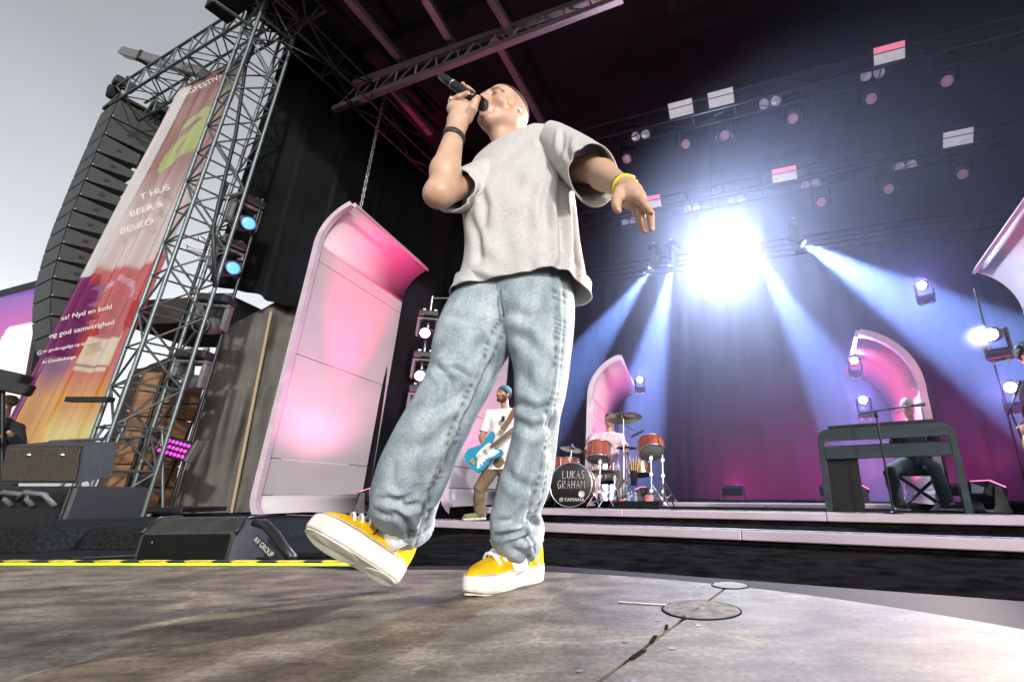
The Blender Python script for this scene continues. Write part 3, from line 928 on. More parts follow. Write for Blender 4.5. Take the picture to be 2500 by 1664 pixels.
# left hand held out
f_.chain([wrL, A_(1540, 474, 1.095), A_(1551, 484, 1.075)], [.030, .033, .028], .02)
f_.cone(A_(1535, 486, 1.09), A_(1557, 480, 1.062), .024, .019, .02)
digits(f_, [
    [(1516, 470, 1.080, .021), (1505, 488, 1.058, .0150), (1505, 503, 1.050, .0125), (1509, 514, 1.050, .0095)],
    [(1556, 481, 1.060, .0150), (1571, 496, 1.035, .0118), (1581, 508, 1.030, .0105), (1590, 520, 1.034, .0085)],
    [(1562, 489, 1.078, .0145), (1580, 508, 1.062, .0112), (1589, 528, 1.066, .0102), (1591, 558, 1.076, .0085)],
    [(1556, 497, 1.090, .0140), (1566, 520, 1.080, .0110), (1568, 545, 1.086, .0100), (1574, 564, 1.092, .0083)],
    [(1545, 500, 1.098, .0130), (1554, 520, 1.100, .0100), (1560, 540, 1.106, .0088), (1564, 552, 1.110, .0078)]])
# legs inside the jeans
hipR = np.array((-0.49, 1.41, .90)); hipL = np.array((-0.33, 1.41, .90))
f_.cone((-0.40, 1.42, .93), hipR, .09, .075, .03); f_.cone((-0.40, 1.42, .93), hipL, .09, .075, .03)
knR = A_(1105, 950, 1.29); anR = A_(975, 1305, 1.42); knL = A_(1312, 1000, 1.395); anL = A_(1262, 1345, 1.455)
f_.chain([hipR, knR, anR + (0, .04, .03)], [.075, .050, .026], .03); f_.chain([hipL, knL, anL + (0, .03, .03)], [.075, .050, .026], .03)
P, Fq = f_.surf(); P = relax(P, Fq, 1, .4)
tint = face_tint(P, HC, HAX, .97, stubble=.45, brow=(.13, .085, .06), flush=.6)
def redden(q, r, amt):
    global tint
    w = np.exp(-(np.linalg.norm(P - np.array(q), axis=1) / r) ** 2)[:, None] * amt
    tint = tint * (1 - w) + tint * np.array((1.04, .70, .64)) * w
redden(elR + (-.015, -.02, -.03), .035, .35)
for q in ((1149, 219, 1.303), (1140, 213, 1.303), (1130, 205, 1.305), (1142, 227, 1.264), (1167, 239, 1.275), (1509, 514, 1.05), (1590, 520, 1.034), (1591, 558, 1.076), (1574, 564, 1.092), (1571, 496, 1.035), (1580, 508, 1.062), (1556, 481, 1.06), (1505, 488, 1.058)):
    redden(A_(*q), .014, .6)
redden(hp(.084, -.012, 0), .03, .4); redden(hp(0, .112, -.026), .016, .5); redden(hp(.045, .06, -.02), .025, .35)
sc_ = (P - HC); zz_ = sc_ @ HAX[2]; yy_ = sc_ @ HAX[1]
w_ = (np.clip((zz_ - .012 + .4 * np.clip(yy_, -.1, .1)) / .03, 0, 1) * np.clip((.045 - yy_) / .03, 0, 1) * (np.linalg.norm(sc_, axis=1) < .16))[:, None] * .55
tint = tint * (1 - w_) + tint * np.array((.52, .50, .52)) * w_
tint *= (1 + .07 * smooth_noise(P, 120, 21) + .05 * smooth_noise(P, 300, 22))[:, None]
body = npmesh('body', P, Fq, M_SKIN, singer, tint)
# finger nails of the hand held out
for q, d_ in (((1510, 517, 1.047), (0, -.5, .2)), ((1592, 522, 1.031), (.4, -.8, .3)), ((1591, 562, 1.075), (.3, -.9, .1)), ((1575, 567, 1.091), (.2, -.95, .1))):
    z_ = Vector(d_).normalized(); x_, y_, _n = frame((0, 0, 0), z_)
    b = MB(); b.lathe([(.0005, .0022), (.0038, .0016), (.0050, -.001)], 10, axes(x_, y_, z_, Vector(A_(*q)) + z_ * .0070), cap=False); b.build('finger_nail', mat('nail', (.66, .42, .34), .3), singer)

# close-cropped hair: a thin shell over the scalp, hairline high on the forehead
h_ = Field(HC - .16, HC + .17, 0.004)
l, f, u = HAX
h_.ell(HC + (f * -.0185 + u * .036) * .97, np.array((.0783, .1003, .0873)) * .97, np.stack([l, f, u]), 0)
h_.cut(HC + u * .034 + f * .045, f * .86 - u * .50)
h_.cut(HC + u * .052 + f * -.02, -u * 1.0 + f * .35)
hv, hf = h_.surf()
npmesh('cropped_hair', hv, hf, mat('cropped_hair', (0.045, 0.028, 0.019), 0.75, var=0.35, scale=90, bump=0.6, bscale=240), singer)
# in-ear monitor and its wire on the visible ear
b = MB(); e0 = hp(.083, -.006, -.006)
b.lathe([(.0005, -.004), (.008, -.003), (.009, .003), (.005, .008), (.0005, .009)], 12, axes(*[tuple(x) for x in frame((0, 0, 0), l)][0:2], tuple(l), tuple(e0)))
b.build('ear_monitor', mat('clear_earpiece', (0.75, 0.78, 0.8), 0.15), singer)
b = MB(); b.tube([hp(.088, -.004, 0), hp(.089, -.012, .022), hp(.086, -.032, .018), hp(.083, -.040, -.02), hp(.076, -.052, -.07), hp(.06, -.07, -.12)], .0016, 6)
b.build('ear_wire', mat('beige_wire', (.42, .34, .27), .5), singer)
b = MB(); b.tube([hp(-.072, -.006, -.036), hp(-.078, .002, -.05), hp(-.078, .008, -.064)], .0045, 8)
b.build('ear_monitor', MATS['clear_earpiece'], singer)

# --- t-shirt
M_TEE = mat('heather_grey_jersey', (0.455, 0.44, 0.435), 0.85, var=0, col2=(0.54, 0.525, 0.52), scale=200, detail=4, bump=0.25, bscale=500, stretch=(0.6, 0.6, 1.1), sheen=0.15, contrast=(0.34, 0.58))
TEE = []
torso = [((1216, 392), (1297, 346), 1.480, .060), ((1190, 412), (1330, 332), 1.475, .070), ((1152, 432), (1362, 326), 1.465, .080),
         ((1138, 462), (1386, 365), 1.455, .096), ((1138, 505), (1398, 445), 1.44, .118), ((1141, 560), (1408, 515), 1.425, .138),
         ((1143, 630), (1416, 600), 1.42, .142), ((1130, 690), (1426, 662), 1.415, .152), ((1100, 737), (1440, 714), 1.415, .152)]
P, Nn, C = loft(torso, 160, 200, sup=2.5)
P = crease(P, Nn, [
    ([(1372, 420), (1366, 500), (1374, 560), (1372, 640)], 9, .020), ([(1345, 440), (1330, 500), (1335, 560)], 11, .013),
    ([(1398, 480), (1404, 580), (1410, 680)], 8, .016), ([(1165, 440), (1185, 500), (1180, 560)], 10, .011),
    ([(1152, 530), (1170, 590), (1168, 650)], 9, .010), ([(1150, 672), (1185, 690), (1230, 700)], 10, .012), ([(1120, 705), (1165, 700)], 8, .010),
    ([(1380, 640), (1355, 690)], 10, .011), ([(1300, 640), (1290, 690)], 14, .008), ([(1240, 430), (1290, 470), (1340, 480)], 22, .006),
    ([(1215, 390), (1245, 380), (1285, 350)], 10, .004), ([(1240, 560), (1236, 640)], 20, .006), ([(1290, 540), (1275, 610)], 16, .005),
    ([(1340, 600), (1330, 670)], 10, .007), ([(1160, 610), (1200, 640)], 14, .006)])
X1 = P.reshape(-1, 3)
P = P + Nn * (smooth_noise(X1, 26, 3).reshape(P.shape[:2]) * .003 + np.maximum(0, smooth_noise(X1 * np.array((1.6, 1, .45)), 60, 31)).reshape(P.shape[:2]) ** 2 * .012)[..., None]
# wavy hem that dips and lifts
tt = np.linspace(0, 1, P.shape[0]); ph = np.linspace(0, 2 * np.pi, 160, endpoint=False)
wav = (np.clip((tt - .8) / .2, 0, 1) ** 1.6)[:, None] * (np.sin(ph * 5 + .6) * .007 + np.sin(ph * 3) * .004)[None, :]
P = P + Nn * wav[..., None]
# lift of the hem over the hip
lift = (np.clip((tt - .70) / .30, 0, 1) ** 2)[:, None] * np.exp(-((ph - 5.25) / .50) ** 2)[None, :] * .030
P[..., 2] += lift
TEE.append((with_lip(P, Nn, C, .006, .05), 160))
sleeveL = [((1340, 400), (1372, 312), 1.43, .085), ((1362, 428), (1400, 322), 1.40, .095), ((1380, 446), (1440, 345), 1.35, .098),
           ((1392, 458), (1472, 366), 1.30, .100), ((1402, 470), (1500, 390), 1.245, .100)]
P, Nn, C = loft(sleeveL, 96, 80, sup=2.2)
P = crease(P, Nn, [([(1374, 315), (1370, 350), (1366, 400)], 6, .012), ([(1385, 322), (1382, 360), (1395, 400)], 9, .010), ([(1420, 350), (1410, 400), (1408, 440)], 10, .006),
                   ([(1460, 365), (1450, 395)], 10, .005)])
P = P + Nn * (smooth_noise(P.reshape(-1, 3), 32, 4).reshape(P.shape[:2]) * .003)[..., None]
TEE.append((with_lip(P, Nn, C, .006, .05), 96))
sleeveR = [((1200, 470), (1195, 392), 1.44, .085), ((1172, 500), (1162, 395), 1.40, .085), ((1138, 516), (1132, 405), 1.345, .080), ((1108, 517), (1108, 415), 1.285, .072)]
P, Nn, C = loft(sleeveR, 96, 80, sup=2.2)
P = crease(P, Nn, [([(1150, 420), (1140, 460), (1150, 500)], 7, .012), ([(1125, 430), (1128, 480)], 7, .008), ([(1160, 405), (1168, 450), (1163, 500)], 7, .012)])
TEE.append((with_lip(P, Nn, C, .006, .05), 96))
V = []; Fs = []; n0 = 0
for P, nu in TEE:
    V.append(P.reshape(-1, 3)); Fs.append(grid_faces(P.shape[0], nu, n0)); n0 += P.shape[0] * nu
npmesh('t_shirt', np.concatenate(V), np.concatenate(Fs), M_TEE, singer)
# ribbed collar
b = MB(); ring = []
P, Nn, C = loft([((1215, 393), (1298, 346), 1.480, .062), ((1217, 389), (1296, 343), 1.481, .060), ((1219, 384), (1294, 340), 1.482, .057)], 64, 8)
cP = np.concatenate([P, (P[-1] - Nn[-1] * .006)[None], (P[0] - Nn[0] * .010)[None]])
npmesh('collar', cP.reshape(-1, 3), grid_faces(cP.shape[0], 64), M_TEE, singer)

# --- jeans
M_JEAN = mat('washed_denim', (0.22, 0.29, 0.34), 0.8, var=0, col2=(0.47, 0.54, 0.575), scale=14, detail=9, bump=0.5, bscale=330, stretch=(1.6, 1.6, 0.7), attr='tint', contrast=(0.30, 0.66))
def denim_twill(m):
    nt = m.node_tree; N = nt.nodes; L = nt.links; b = N['Principled BSDF']
    src = b.inputs['Base Color'].links[0].from_socket
    n = N.new('ShaderNodeTexNoise'); n.inputs['Scale'].default_value = 240; n.inputs['Detail'].default_value = 6
    tc = N.new('ShaderNodeTexCoord'); mp = N.new('ShaderNodeMapping'); mp.inputs['Scale'].default_value = (1.6, 1.6, .35)
    L.new(tc.outputs['Object'], mp.inputs['Vector']); L.new(mp.outputs[0], n.inputs['Vector'])
    r = N.new('ShaderNodeMapRange'); r.inputs['From Min'].default_value = .3; r.inputs['From Max'].default_value = .7; r.inputs['To Min'].default_value = .72; r.inputs['To Max'].default_value = 1.22
    L.new(n.outputs['Fac'], r.inputs['Value'])
    mx = N.new('ShaderNodeMix'); mx.data_type = 'RGBA'; mx.blend_type = 'MULTIPLY'; mx.inputs['Factor'].default_value = 1
    L.new(src, mx.inputs['A']); L.new(r.outputs[0], mx.inputs['B']); L.new(mx.outputs['Result'], b.inputs['Base Color'])
denim_twill(M_JEAN)
legR = [((1140, 690), (1320, 690), 1.42, .115), ((1108, 737), (1310, 745), 1.41, .122), ((1079, 800), (1262, 812), 1.39, .122), ((1061, 856), (1226, 872), 1.355, .114),
        ((1050, 915), (1196, 938), 1.32, .102), ((1018, 980), (1162, 1003), 1.30, .098), ((976, 1043), (1138, 1062), 1.30, .098),
        ((945, 1100), (1118, 1105), 1.315, .099), ((928, 1145), (1100, 1150), 1.335, .100), ((916, 1200), (1074, 1205), 1.365, .100),
        ((917, 1212), (1058, 1244), 1.43, .092), ((921, 1232), (1040, 1322), 1.478, .082)]
legL = [((1160, 690), (1398, 690), 1.42, .125), ((1170, 735), (1402, 742), 1.41, .132), ((1212, 795), (1400, 795), 1.405, .125), ((1250, 880), (1391, 880), 1.40, .115),
        ((1260, 960), (1380, 960), 1.395, .105), ((1259, 1030), (1363, 1030), 1.395, .098), ((1244, 1100), (1356, 1100), 1.41, .098),
        ((1217, 1195), (1341, 1195), 1.43, .098), ((1203, 1250), (1319, 1254), 1.445, .096), ((1205, 1278), (1318, 1288), 1.455, .092), ((1213, 1296), (1325, 1310), 1.478, .086),
        ((1216, 1306), (1315, 1346), 1.515, .076)]
creR = [([(1210, 800), (1150, 790), (1095, 770)], 12, .009), ([(1225, 790), (1180, 840), (1100, 870)], 16, .010), ([(1075, 905), (1110, 900), (1150, 925)], 8, .014),
        ([(1060, 890), (1100, 930), (1090, 980)], 10, .014), ([(1150, 940), (1090, 985), (1030, 1010)], 14, .010), ([(1130, 1010), (1060, 1080), (990, 1100)], 16, .008),
        ([(1000, 1060), (960, 1120), (950, 1180)], 14, .007), ([(925, 1215), (960, 1222), (1000, 1212)], 7, .012), ([(935, 1200), (990, 1235), (1030, 1230)], 8, .010),
        ([(960, 1245), (990, 1270), (1005, 1310)], 8, .012), ([(1070, 1150), (1050, 1220), (1030, 1290)], 8, .012), ([(1110, 1060), (1085, 1140), (1050, 1230)], 7, .012),
        ([(1200, 880), (1165, 960), (1120, 1060)], 7, .010), ([(920, 1245), (960, 1262)], 6, .010)]
creL = [([(1235, 760), (1300, 775), (1370, 760)], 14, .008), ([(1240, 810), (1290, 830), (1330, 880)], 14, .009), ([(1265, 900), (1300, 950), (1330, 960)], 16, .008),
        ([(1262, 985), (1310, 1000), (1360, 985)], 12, .012), ([(1262, 1030), (1300, 1050), (1340, 1030)], 12, .010), ([(1330, 970), (1345, 1050), (1340, 1120)], 9, .010),
        ([(1310, 1080), (1290, 1150), (1260, 1200)], 13, .009), ([(1235, 1140), (1260, 1180), (1310, 1190)], 12, .009), ([(1215, 1308), (1245, 1300), (1275, 1296)], 6, .022),
        ([(1300, 1300), (1290, 1312), (1240, 1320)], 7, .014), ([(1290, 1260), (1310, 1285), (1300, 1310)], 8, .012), ([(1240, 1330), (1270, 1345), (1290, 1370)], 8, .010),
        ([(1320, 1120), (1305, 1200), (1290, 1270)], 9, .008), ([(1270, 1240), (1250, 1270), (1215, 1275)], 8, .010)]
V = []; Fs = []; Cs = []; n0 = 0
for rings, cre, sd in ((legR, creR, 11), (legL, creL, 12)):
    nu, nv = 120, 300
    P, Nn, C = loft(rings, nu, nv, sup=2.15)
    X0 = P.reshape(-1, 3)
    P = crease(P, Nn, cre)
    P = P + Nn * (smooth_noise(X0, 20, sd).reshape(P.shape[:2]) * .0025 + smooth_noise(X0 * np.array((1, 1, .6)), 75, sd + 5).reshape(P.shape[:2]) * .0009)[..., None]
    ph = np.linspace(0, 2 * np.pi, nu, endpoint=False); tt = np.linspace(0, 1, nv)
    # seams: a raised double ridge down the inner and the outer side
    inner = 5.72 if sd == 11 else 5.55
    for a0 in ((inner,) if sd == 11 else (inner,)):
        dd = np.abs((ph - a0 + np.pi) % (2 * np.pi) - np.pi) * .08
        rid = np.exp(-(dd / .0045) ** 2) * .0035 - np.exp(-((dd - .010) / .004) ** 2) * .0022
        puck = 1 + .6 * np.sin(tt * 190 + 5 * np.sin(tt * 23) + 3 * np.sin(tt * 51))
        P = P + Nn * (rid[None, :] * puck[:, None])[..., None]
    # hem band, stitched and roped
    hem = np.exp(-((tt - .985) / .006) ** 2) * .003 - np.exp(-((tt - .965) / .005) ** 2) * .003
    P = P + Nn * (hem[:, None] * (1 + .5 * np.sin(ph * 26)[None, :]))[..., None]
    # washed colour: pale thighs and knees, darker seams, blue-grey insides
    fade = np.clip(-np.sin(ph), 0, 1)[None, :] * (np.exp(-((tt - .22) / .20) ** 2) * .55 + np.exp(-((tt - .62) / .28) ** 2) * .35)[:, None]
    base = .80 + .42 * fade + .08 * smooth_noise(X0 * np.array((1, 1, .6)), 30, sd + 2).reshape(P.shape[:2])
    dd = np.abs((ph - inner + np.pi) % (2 * np.pi) - np.pi) * .08
    base -= (np.exp(-((dd - .011) / .005) ** 2) * .62)[None, :] * (.6 + .5 * np.sin(tt * 190 + 5 * np.sin(tt * 23) + 3 * np.sin(tt * 51)))[:, None].clip(0, 1.2)
    base -= (np.exp(-((tt - .962) / .008) ** 2) * .35)[:, None] * (.7 + .5 * np.sin(ph * 26))[None, :]
    col = np.stack([base, base * 1.0, base * 1.0 + .02], -1)
    PL = with_lip(P, Nn, C, .007, .06); extra = PL.shape[0] - P.shape[0]
    col = np.concatenate([col, np.repeat(col[-1:] * .8, extra, 0)])
    V.append(PL.reshape(-1, 3)); Cs.append(np.clip(col, .3, 1.5).reshape(-1, 3)); Fs.append(grid_faces(PL.shape[0], nu, n0)); n0 += PL.shape[0] * nu
npmesh('jeans', np.concatenate(V), np.concatenate(Fs), M_JEAN, singer, np.concatenate(Cs))
# fly seam
b = MB()
b.tube([A_(1222, 706, 1.268), A_(1226, 740, 1.270), A_(1231, 772, 1.285)], .0028, 6)
b.build('fly_seam', mat('denim_seam', (0.10, 0.14, 0.18), 0.8), singer)

# --- shoes
M_YSUEDE = mat('yellow_suede', (0.72, 0.43, 0.004), 0.9, spec=.2, var=0.16, scale=30, bump=0.5, bscale=300)
M_SOLE = mat('white_rubber', (0.52, 0.50, 0.46), 0.55, col2=(0.68, 0.67, 0.65), scale=16, detail=7, bump=0.08, bscale=120)
M_TREAD = mat('cream_tread', (0.62, 0.59, 0.50), 0.55, var=0.15, scale=14)
M_LACE = mat('white_lace', (0.82, 0.82, 0.82), 0.7, bump=0.3, bscale=300)
def sole_half(y, side):
    """half width of the sole outline at y from heel (0) to toe (.305); side +1 = inner"""
    t = y / .305
    w = .036 + .012 * math.sin(min(t, 1) * math.pi * 1.05) + .010 * math.exp(-((t - .72) / .2) ** 2)
    if side > 0: w -= .010 * math.exp(-((t - .42) / .14) ** 2)
    if t < .14: w *= math.sqrt(max(0, 1 - ((.14 - t) / .14) ** 2)) * .9 + .1 * (t / .14)
    if t > .80: w *= math.sqrt(max(0, 1 - ((t - .80) / .20) ** 2))
    return max(w, 0.0015)
def shoe(origin, fwd, up, mirror, label):
    fw = Vector(fwd).normalized(); up = Vector(up); up = (up - fw * up.dot(fw)).normalized(); rt = fw.cross(up) * mirror
    Mx = axes(rt, fw, up, Vector(origin)) @ Matrix.Diagonal((.95, .95, 1.02, 1))
    ny = 60; ys = [.305 * (1 - math.cos(math.pi * i / ny)) / 2 for i in range(ny + 1)]
    # upper (the part itself)
    V = []; F = []; nu = 40
    for y in ys:
        t = y / .305
        if t < .34: top = .124 - .030 * (t / .34) ** 2 + .006 * math.cos(t * 18)
        elif t < .62: top = .094 + .018 * math.sin((t - .34) / .28 * math.pi * .5) - .022 * ((t - .34) / .28) ** 1.4
        else: top = .090 - .030 * ((t - .62) / .38) ** 1.3
        zb = .034
        e = min(1.0, math.sqrt(max(0.0, min(t / .05, (1 - t) / .09))))
        for i in range(nu):
            a = math.pi * i / (nu - 1)
            c = math.cos(a); s = math.sin(a)
            w = sole_half(y, 1 if c > 0 else -1) * (1.0 - .05)
            px_ = math.copysign(abs(c) ** .72, c) * w * (1 - .26 * s * (1 - .45 * max(0, t - .5)))
            if t < .46: px_ *= 1 - .12 * s
            z = zb + (top - zb) * (s ** .72) * (.25 + .75 * e)
            V.append((px_, y, z))
    for j in range(ny):
        for i in range(nu - 1):
            q = j * nu + i; F.append((q, q + nu, q + nu + 1, q + 1))
    if mirror < 0: F = [x[::-1] for x in F]
    up_o = mesh('shoe', V, F, M_YSUEDE, singer, True, Mx)
    up_o['label'] = label
    # thick cup sole with rounded edge
    V = []; F = []
    lv = [(.90, .000), (.985, .004), (1.0, .012), (1.012, .028), (1.0, .042), (.95, .046)]
    out = [(sole_half(y, 1), y) for y in ys] + [(-sole_half(y, -1), y) for y in ys[::-1]]
    cy = .1525; nO = len(out)
    for sc, z in lv:
        for x, y in out:
            toe = .012 * max(0, (y - .22) / .085) ** 2
            V.append((x * sc * 1.03, cy + (y - cy) * (1 + (sc - 1) * .4) * 1.012, z + toe * (1 - z / .06)))
    for j in range(len(lv) - 1):
        for i in range(nO): F.append((j * nO + i, j * nO + (i + 1) % nO, (j + 1) * nO + (i + 1) % nO, (j + 1) * nO + i))
    if mirror < 0: F = [x[::-1] for x in F]
    F.append(tuple(range((len(lv) - 1) * nO, len(lv) * nO)) if mirror > 0 else tuple(range((len(lv) - 1) * nO, len(lv) * nO))[::-1])
    b0 = list(range(nO))[::-1]
    F.append(tuple(b0) if mirror > 0 else tuple(b0[::-1]))
    mesh('sole', V, F, M_SOLE, up_o, True, Mx).data.polygons.foreach_set('use_smooth', [len(x) == 4 for x in F])
    # tread: a cream sheet with rings round the ball and the heel
    b = MB()
    tq = [(sole_half(y, 1) * .88, cy + (y - cy) * .965) for y in ys] + [(-sole_half(y, -1) * .88, cy + (y - cy) * .965) for y in ys[::-1]]
    b.prism(tq, -.0022, 0.003)
    def ringset(c, n, dr):
        for k_ in range(n):
            r = .006 + dr * k_; pts = []
            for i in range(40):
                a = 2 * math.pi * i / 40; x = c[0] + r * math.cos(a) * .82; y = c[1] + r * math.sin(a) * 1.25
                wv = sole_half(min(max(y, 0), .305), 1 if x > 0 else -1) * .84
                toe = .012 * max(0, (y - .22) / .085) ** 2
                pts.append((min(max(x, -wv), wv), min(max(y, .010), .296), -.0025 + toe))
            b.tube(pts, .0019, 5, closed=True)
    ringset((0.002, .215), 9, .0072); ringset((0, .052), 6, .0070)
    V2 = [Vector(v) for v in b.V]
    for i, v in enumerate(b.V[:len(tq)]): b.V[i] = (v[0], v[1], v[2] + .012 * max(0, (v[1] - .22) / .085) ** 2)
    b.build('tread', M_TREAD, up_o, Mx)
    # white tongue, laces and a dark lace tip
    def topz(y):
        t = y / .305
        if t < .34: return .124 - .030 * (t / .34) ** 2 + .006 * math.cos(t * 18)
        if t < .62: return .094 + .018 * math.sin((t - .34) / .28 * math.pi * .5) - .022 * ((t - .34) / .28) ** 1.4
        return .090 - .030 * ((t - .62) / .38) ** 1.3
    tongue = []
    for i in range(9):
        t = i / 8; y = .208 - .100 * t; z = topz(y) * (1 - t) + .158 * t
        for x in (-.030, -.016, 0, .016, .030): tongue.append((x * (.75 + .35 * t), y, z + .006 - abs(x) * .45 * (1 - .5 * t)))
    Ft = [(r_ * 5 + c_, r_ * 5 + c_ + 1, r_ * 5 + c_ + 6, r_ * 5 + c_ + 5) for r_ in range(8) for c_ in range(4)]
    b2 = MB(); b2.add(tongue, Ft, True); b2.add([(v[0], v[1] - .006, v[2] - .004) for v in tongue], [f_[::-1] for f_ in Ft], True); b2.build('tongue', M_LACE, up_o, Mx)
    b = MB()
    for i in range(5):
        y = .222 - .021 * i; z = topz(y) + .007 + .003 * i
        b.tube([(-.039, y - .009, z - .026), (-.030, y - .004, z - .012), (-.016, y + .003, z + .001), (0, y + .004, z + .005), (.016, y + .003, z + .001), (.030, y - .004, z - .012), (.039, y - .009, z - .026)], .0046, 6)
    for sx in (-1, 1):
        b.tube([(sx * .004, .128, .136), (sx * .030, .150, .146), (sx * .052, .178, .122), (sx * .046, .168, .098), (sx * .020, .140, .126)], .0042, 6)
        b.tube([(sx * .008, .126, .134), (sx * .034, .120, .120), (sx * .048, .138, .098), (sx * .0495, .144, .082)], .0040, 6)
    b.build('laces', M_LACE, up_o, Mx)['kind'] = 'stuff'
    b = MB(); b.tube([(.0495, .144, .084), (.0498, .148, .060)], .0034, 6); b.build('lace_tip', M_BLACK, up_o, Mx)
    b = MB(); b.tube([(-.0495, .144, .084), (-.0498, .148, .060)], .0034, 6); b.build('lace_tip', M_BLACK, up_o, Mx)
    # stitched overlay line and heel tab
    b = MB()
    for sd_ in (1, -1):
        b.tube([(sd_ * sole_half(y, sd_) * 1.02, y, .049 + .0008 * math.sin(y * 900)) for y in ys[6:-8]], .0011, 5)
    b.build('stitching', mat('pale_blue_thread', (0.45, 0.52, 0.62), 0.7), up_o, Mx)
    b = MB()
    b.tube([(.043, .060, .040), (.041, .060, .062), (.036, .058, .098)], .0022, 6); b.tube([(-.043, .060, .040), (-.041, .060, .062), (-.036, .058, .098)], .0022, 6)
    b.build('heel_tab', M_SOLE, up_o, Mx)
    return up_o
hl = A_(968, 1396, 1.43); to = A_(756, 1268, 1.30)
fwR = to - hl; hl0 = Vector(hl)
shoe((hl[0] + .004, hl[1], 0.012), fwR, (-.09, 0.36, 0.93), 1, 'lifted yellow shoe showing its ringed sole')
shoe((-0.283, 1.585, 0.0006), (-0.158, -0.255, 0.0), (0, 0, 1), -1, 'yellow shoe planted flat on the floor')
# white socks above the collars
for (a, c_) in ((A_(975, 1330, 1.44), A_(960, 1270, 1.42)), ((A_(1256, 1392, 1.47)), A_(1258, 1345, 1.465))):
    b = MB(); b.tube([a, c_], .040, 14); b.build('sock', M_LACE, singer)

# --- worn on the wrists and fingers
def band(name, c, n, r, h, m, parent=singer, th=.003):
    x, y, z = frame((0, 0, 0), n); b = MB()
    b.lathe([(r, -h / 2), (r + th, -h / 2 + .001), (r + th, h / 2 - .001), (r, h / 2)], 28, axes(x, y, z, c), cap=False)
    return b.build(name, m, parent)
ax_ = nrm(elR - wrR); band('wristband', wrR + ax_ * .030, ax_, .0335, .022, mat('brown_leather_band', (0.030, 0.024, 0.021), 0.6, var=0.3, scale=40))
ax_ = nrm(elL - wrL)
x, y, z = frame((0, 0, 0), ax_); b = MB(); cc = Vector(wrL + ax_ * .004)
b.tube([cc + (Vector(x) * math.cos(a) + Vector(y) * math.sin(a)) * .0365 for a in np.linspace(0, 2 * math.pi, 32, endpoint=False)], .0055, 8, closed=True)
b.build('wristband', mat('yellow_rubber_band', (0.85, 0.72, 0.03), 0.4), singer)['label'] = 'bright yellow rubber wristband'
cc = wrL + ax_ * .016
band('watch_strap', cc, ax_, .0345, .016, mat('steel_watch', (0.35, 0.36, 0.36), 0.25, 0.9))
wd = Vector((.62, -.2, .55)).normalized(); wd = (wd - Vector(ax_) * wd.dot(Vector(ax_))).normalized(); wx = wd.cross(Vector(ax_)).normalized()
b = MB(); b.lathe([(.0005, -.004), (.015, -.004), (.016, 0), (.0145, .005), (.0005, .005)], 20, axes(wx, Vector(ax_), wd, Vector(cc) + wd * .040))
b.build('watch_face', MATS['steel_watch'], singer)
rq = A_(1105, 243, 1.2715); rn = nrm(A_(1120, 237, 1.264) - A_(1103, 246, 1.274))
band('finger_ring', rq, rn, .0118, .006, M_CHROME, th=.0018)

# --- the microphone in his hand
mb_ = A_(1174, 254, 1.318); mt = A_(1074, 184, 1.31)
mz = Vector(mt - mb_).normalized(); mx_, my_, _ = frame(mb_, mt); ml = float(np.linalg.norm(mt - mb_))
mic = thing('microphone', 'black wireless microphone held at the mouth by the singer', 'microphone', tuple(mb_))
MM = axes(mx_, my_, mz, Vector(mb_))
b = MB(); b.lathe([(.0185, .030), (.0195, .05), (.0185, .10), (.0178, ml - .075), (.0178, ml - .07), (.0165, ml - .066), (.0165, ml - .06), (.0175, ml - .055), (.015, ml - .006), (.011, ml), (.0005, ml)], 24, MM)
b.build('handle', mat('satin_black', (0.010, 0.010, 0.011), 0.3), mic)
b = MB(); b.lathe([(.0005, -.028), (.012, -.025), (.020, -.018), (.0245, -.006), (.0250, .004), (.0235, .016), (.020, .028)], 24, MM)
b.build('grille', mat('black_mesh_grille', (0.012, 0.012, 0.012), 0.4, 0.6, bump=1.0, bscale=900), mic)
b = MB(); b.lathe([(.0245, .006), (.0258, .008), (.0258, .013), (.0245, .015)], 24, MM, cap=False)
b.build('grille_ring', M_BLACKM, mic)
b = MB(); b.lathe([(.0179, ml - .072), (.0186, ml - .071), (.0186, ml - .068), (.0179, ml - .067)], 24, MM, cap=False); b.build('handle_ring', M_STEEL, mic)

# =================================================================== LEFT SIDE OF THE STAGE
def truss(name, label, p, q, w, h, bay, m, up=(0, 0, 1), r=0.026, rb=0.014, cat='truss', group=None, faces=(0, 1, 2, 3), flip=0):
    p = Vector(p); q = Vector(q); z = (q - p).normalized(); y = Vector(up); y = (y - z * y.dot(z)).normalized(); x = y.cross(z)
    t = thing(name, label, cat, p, 0, group)
    cs = [(-w / 2, -h / 2), (w / 2, -h / 2), (w / 2, h / 2), (-w / 2, h / 2)]
    L = (q - p).length; n = max(1, round(L / bay)); b = L / n
    def at_(k, s): return p + x * cs[k][0] + y * cs[k][1] + z * s
    for k in range(4): rod('chord', at_(k, 0), at_(k, L), r, m, t, 10)
    for f in faces:
        k0, k1 = f, (f + 1) % 4
        for i in range(n):
            a = (i + f + flip) % 2
            rod('brace', at_(k0 if a else k1, i * b), at_(k1 if a else k0, (i + 1) * b), rb, m, t, 6)
            rod('rung', at_(k0, i * b + .01), at_(k1, i * b + .01), rb, m, t, 6)
    return t
M_TOWER = mat('weathered_tower_tube', (0.135, 0.16, 0.165), 0.42, 0.65, var=0.35, scale=9, bump=0.08)
TY = 7.0
tb = atz(232, 1262, -0.06)
tb = Vector((-7.55, 7.0, -0.06)); TT = 10.6
tw = truss('roof_tower', 'tall lattice roof tower at the left edge of the stage', tb, tb + Vector((0, 0, TT)), 0.62, 0.62, 0.62, M_TOWER, up=SV, r=0.030, rb=0.017, cat='tower')
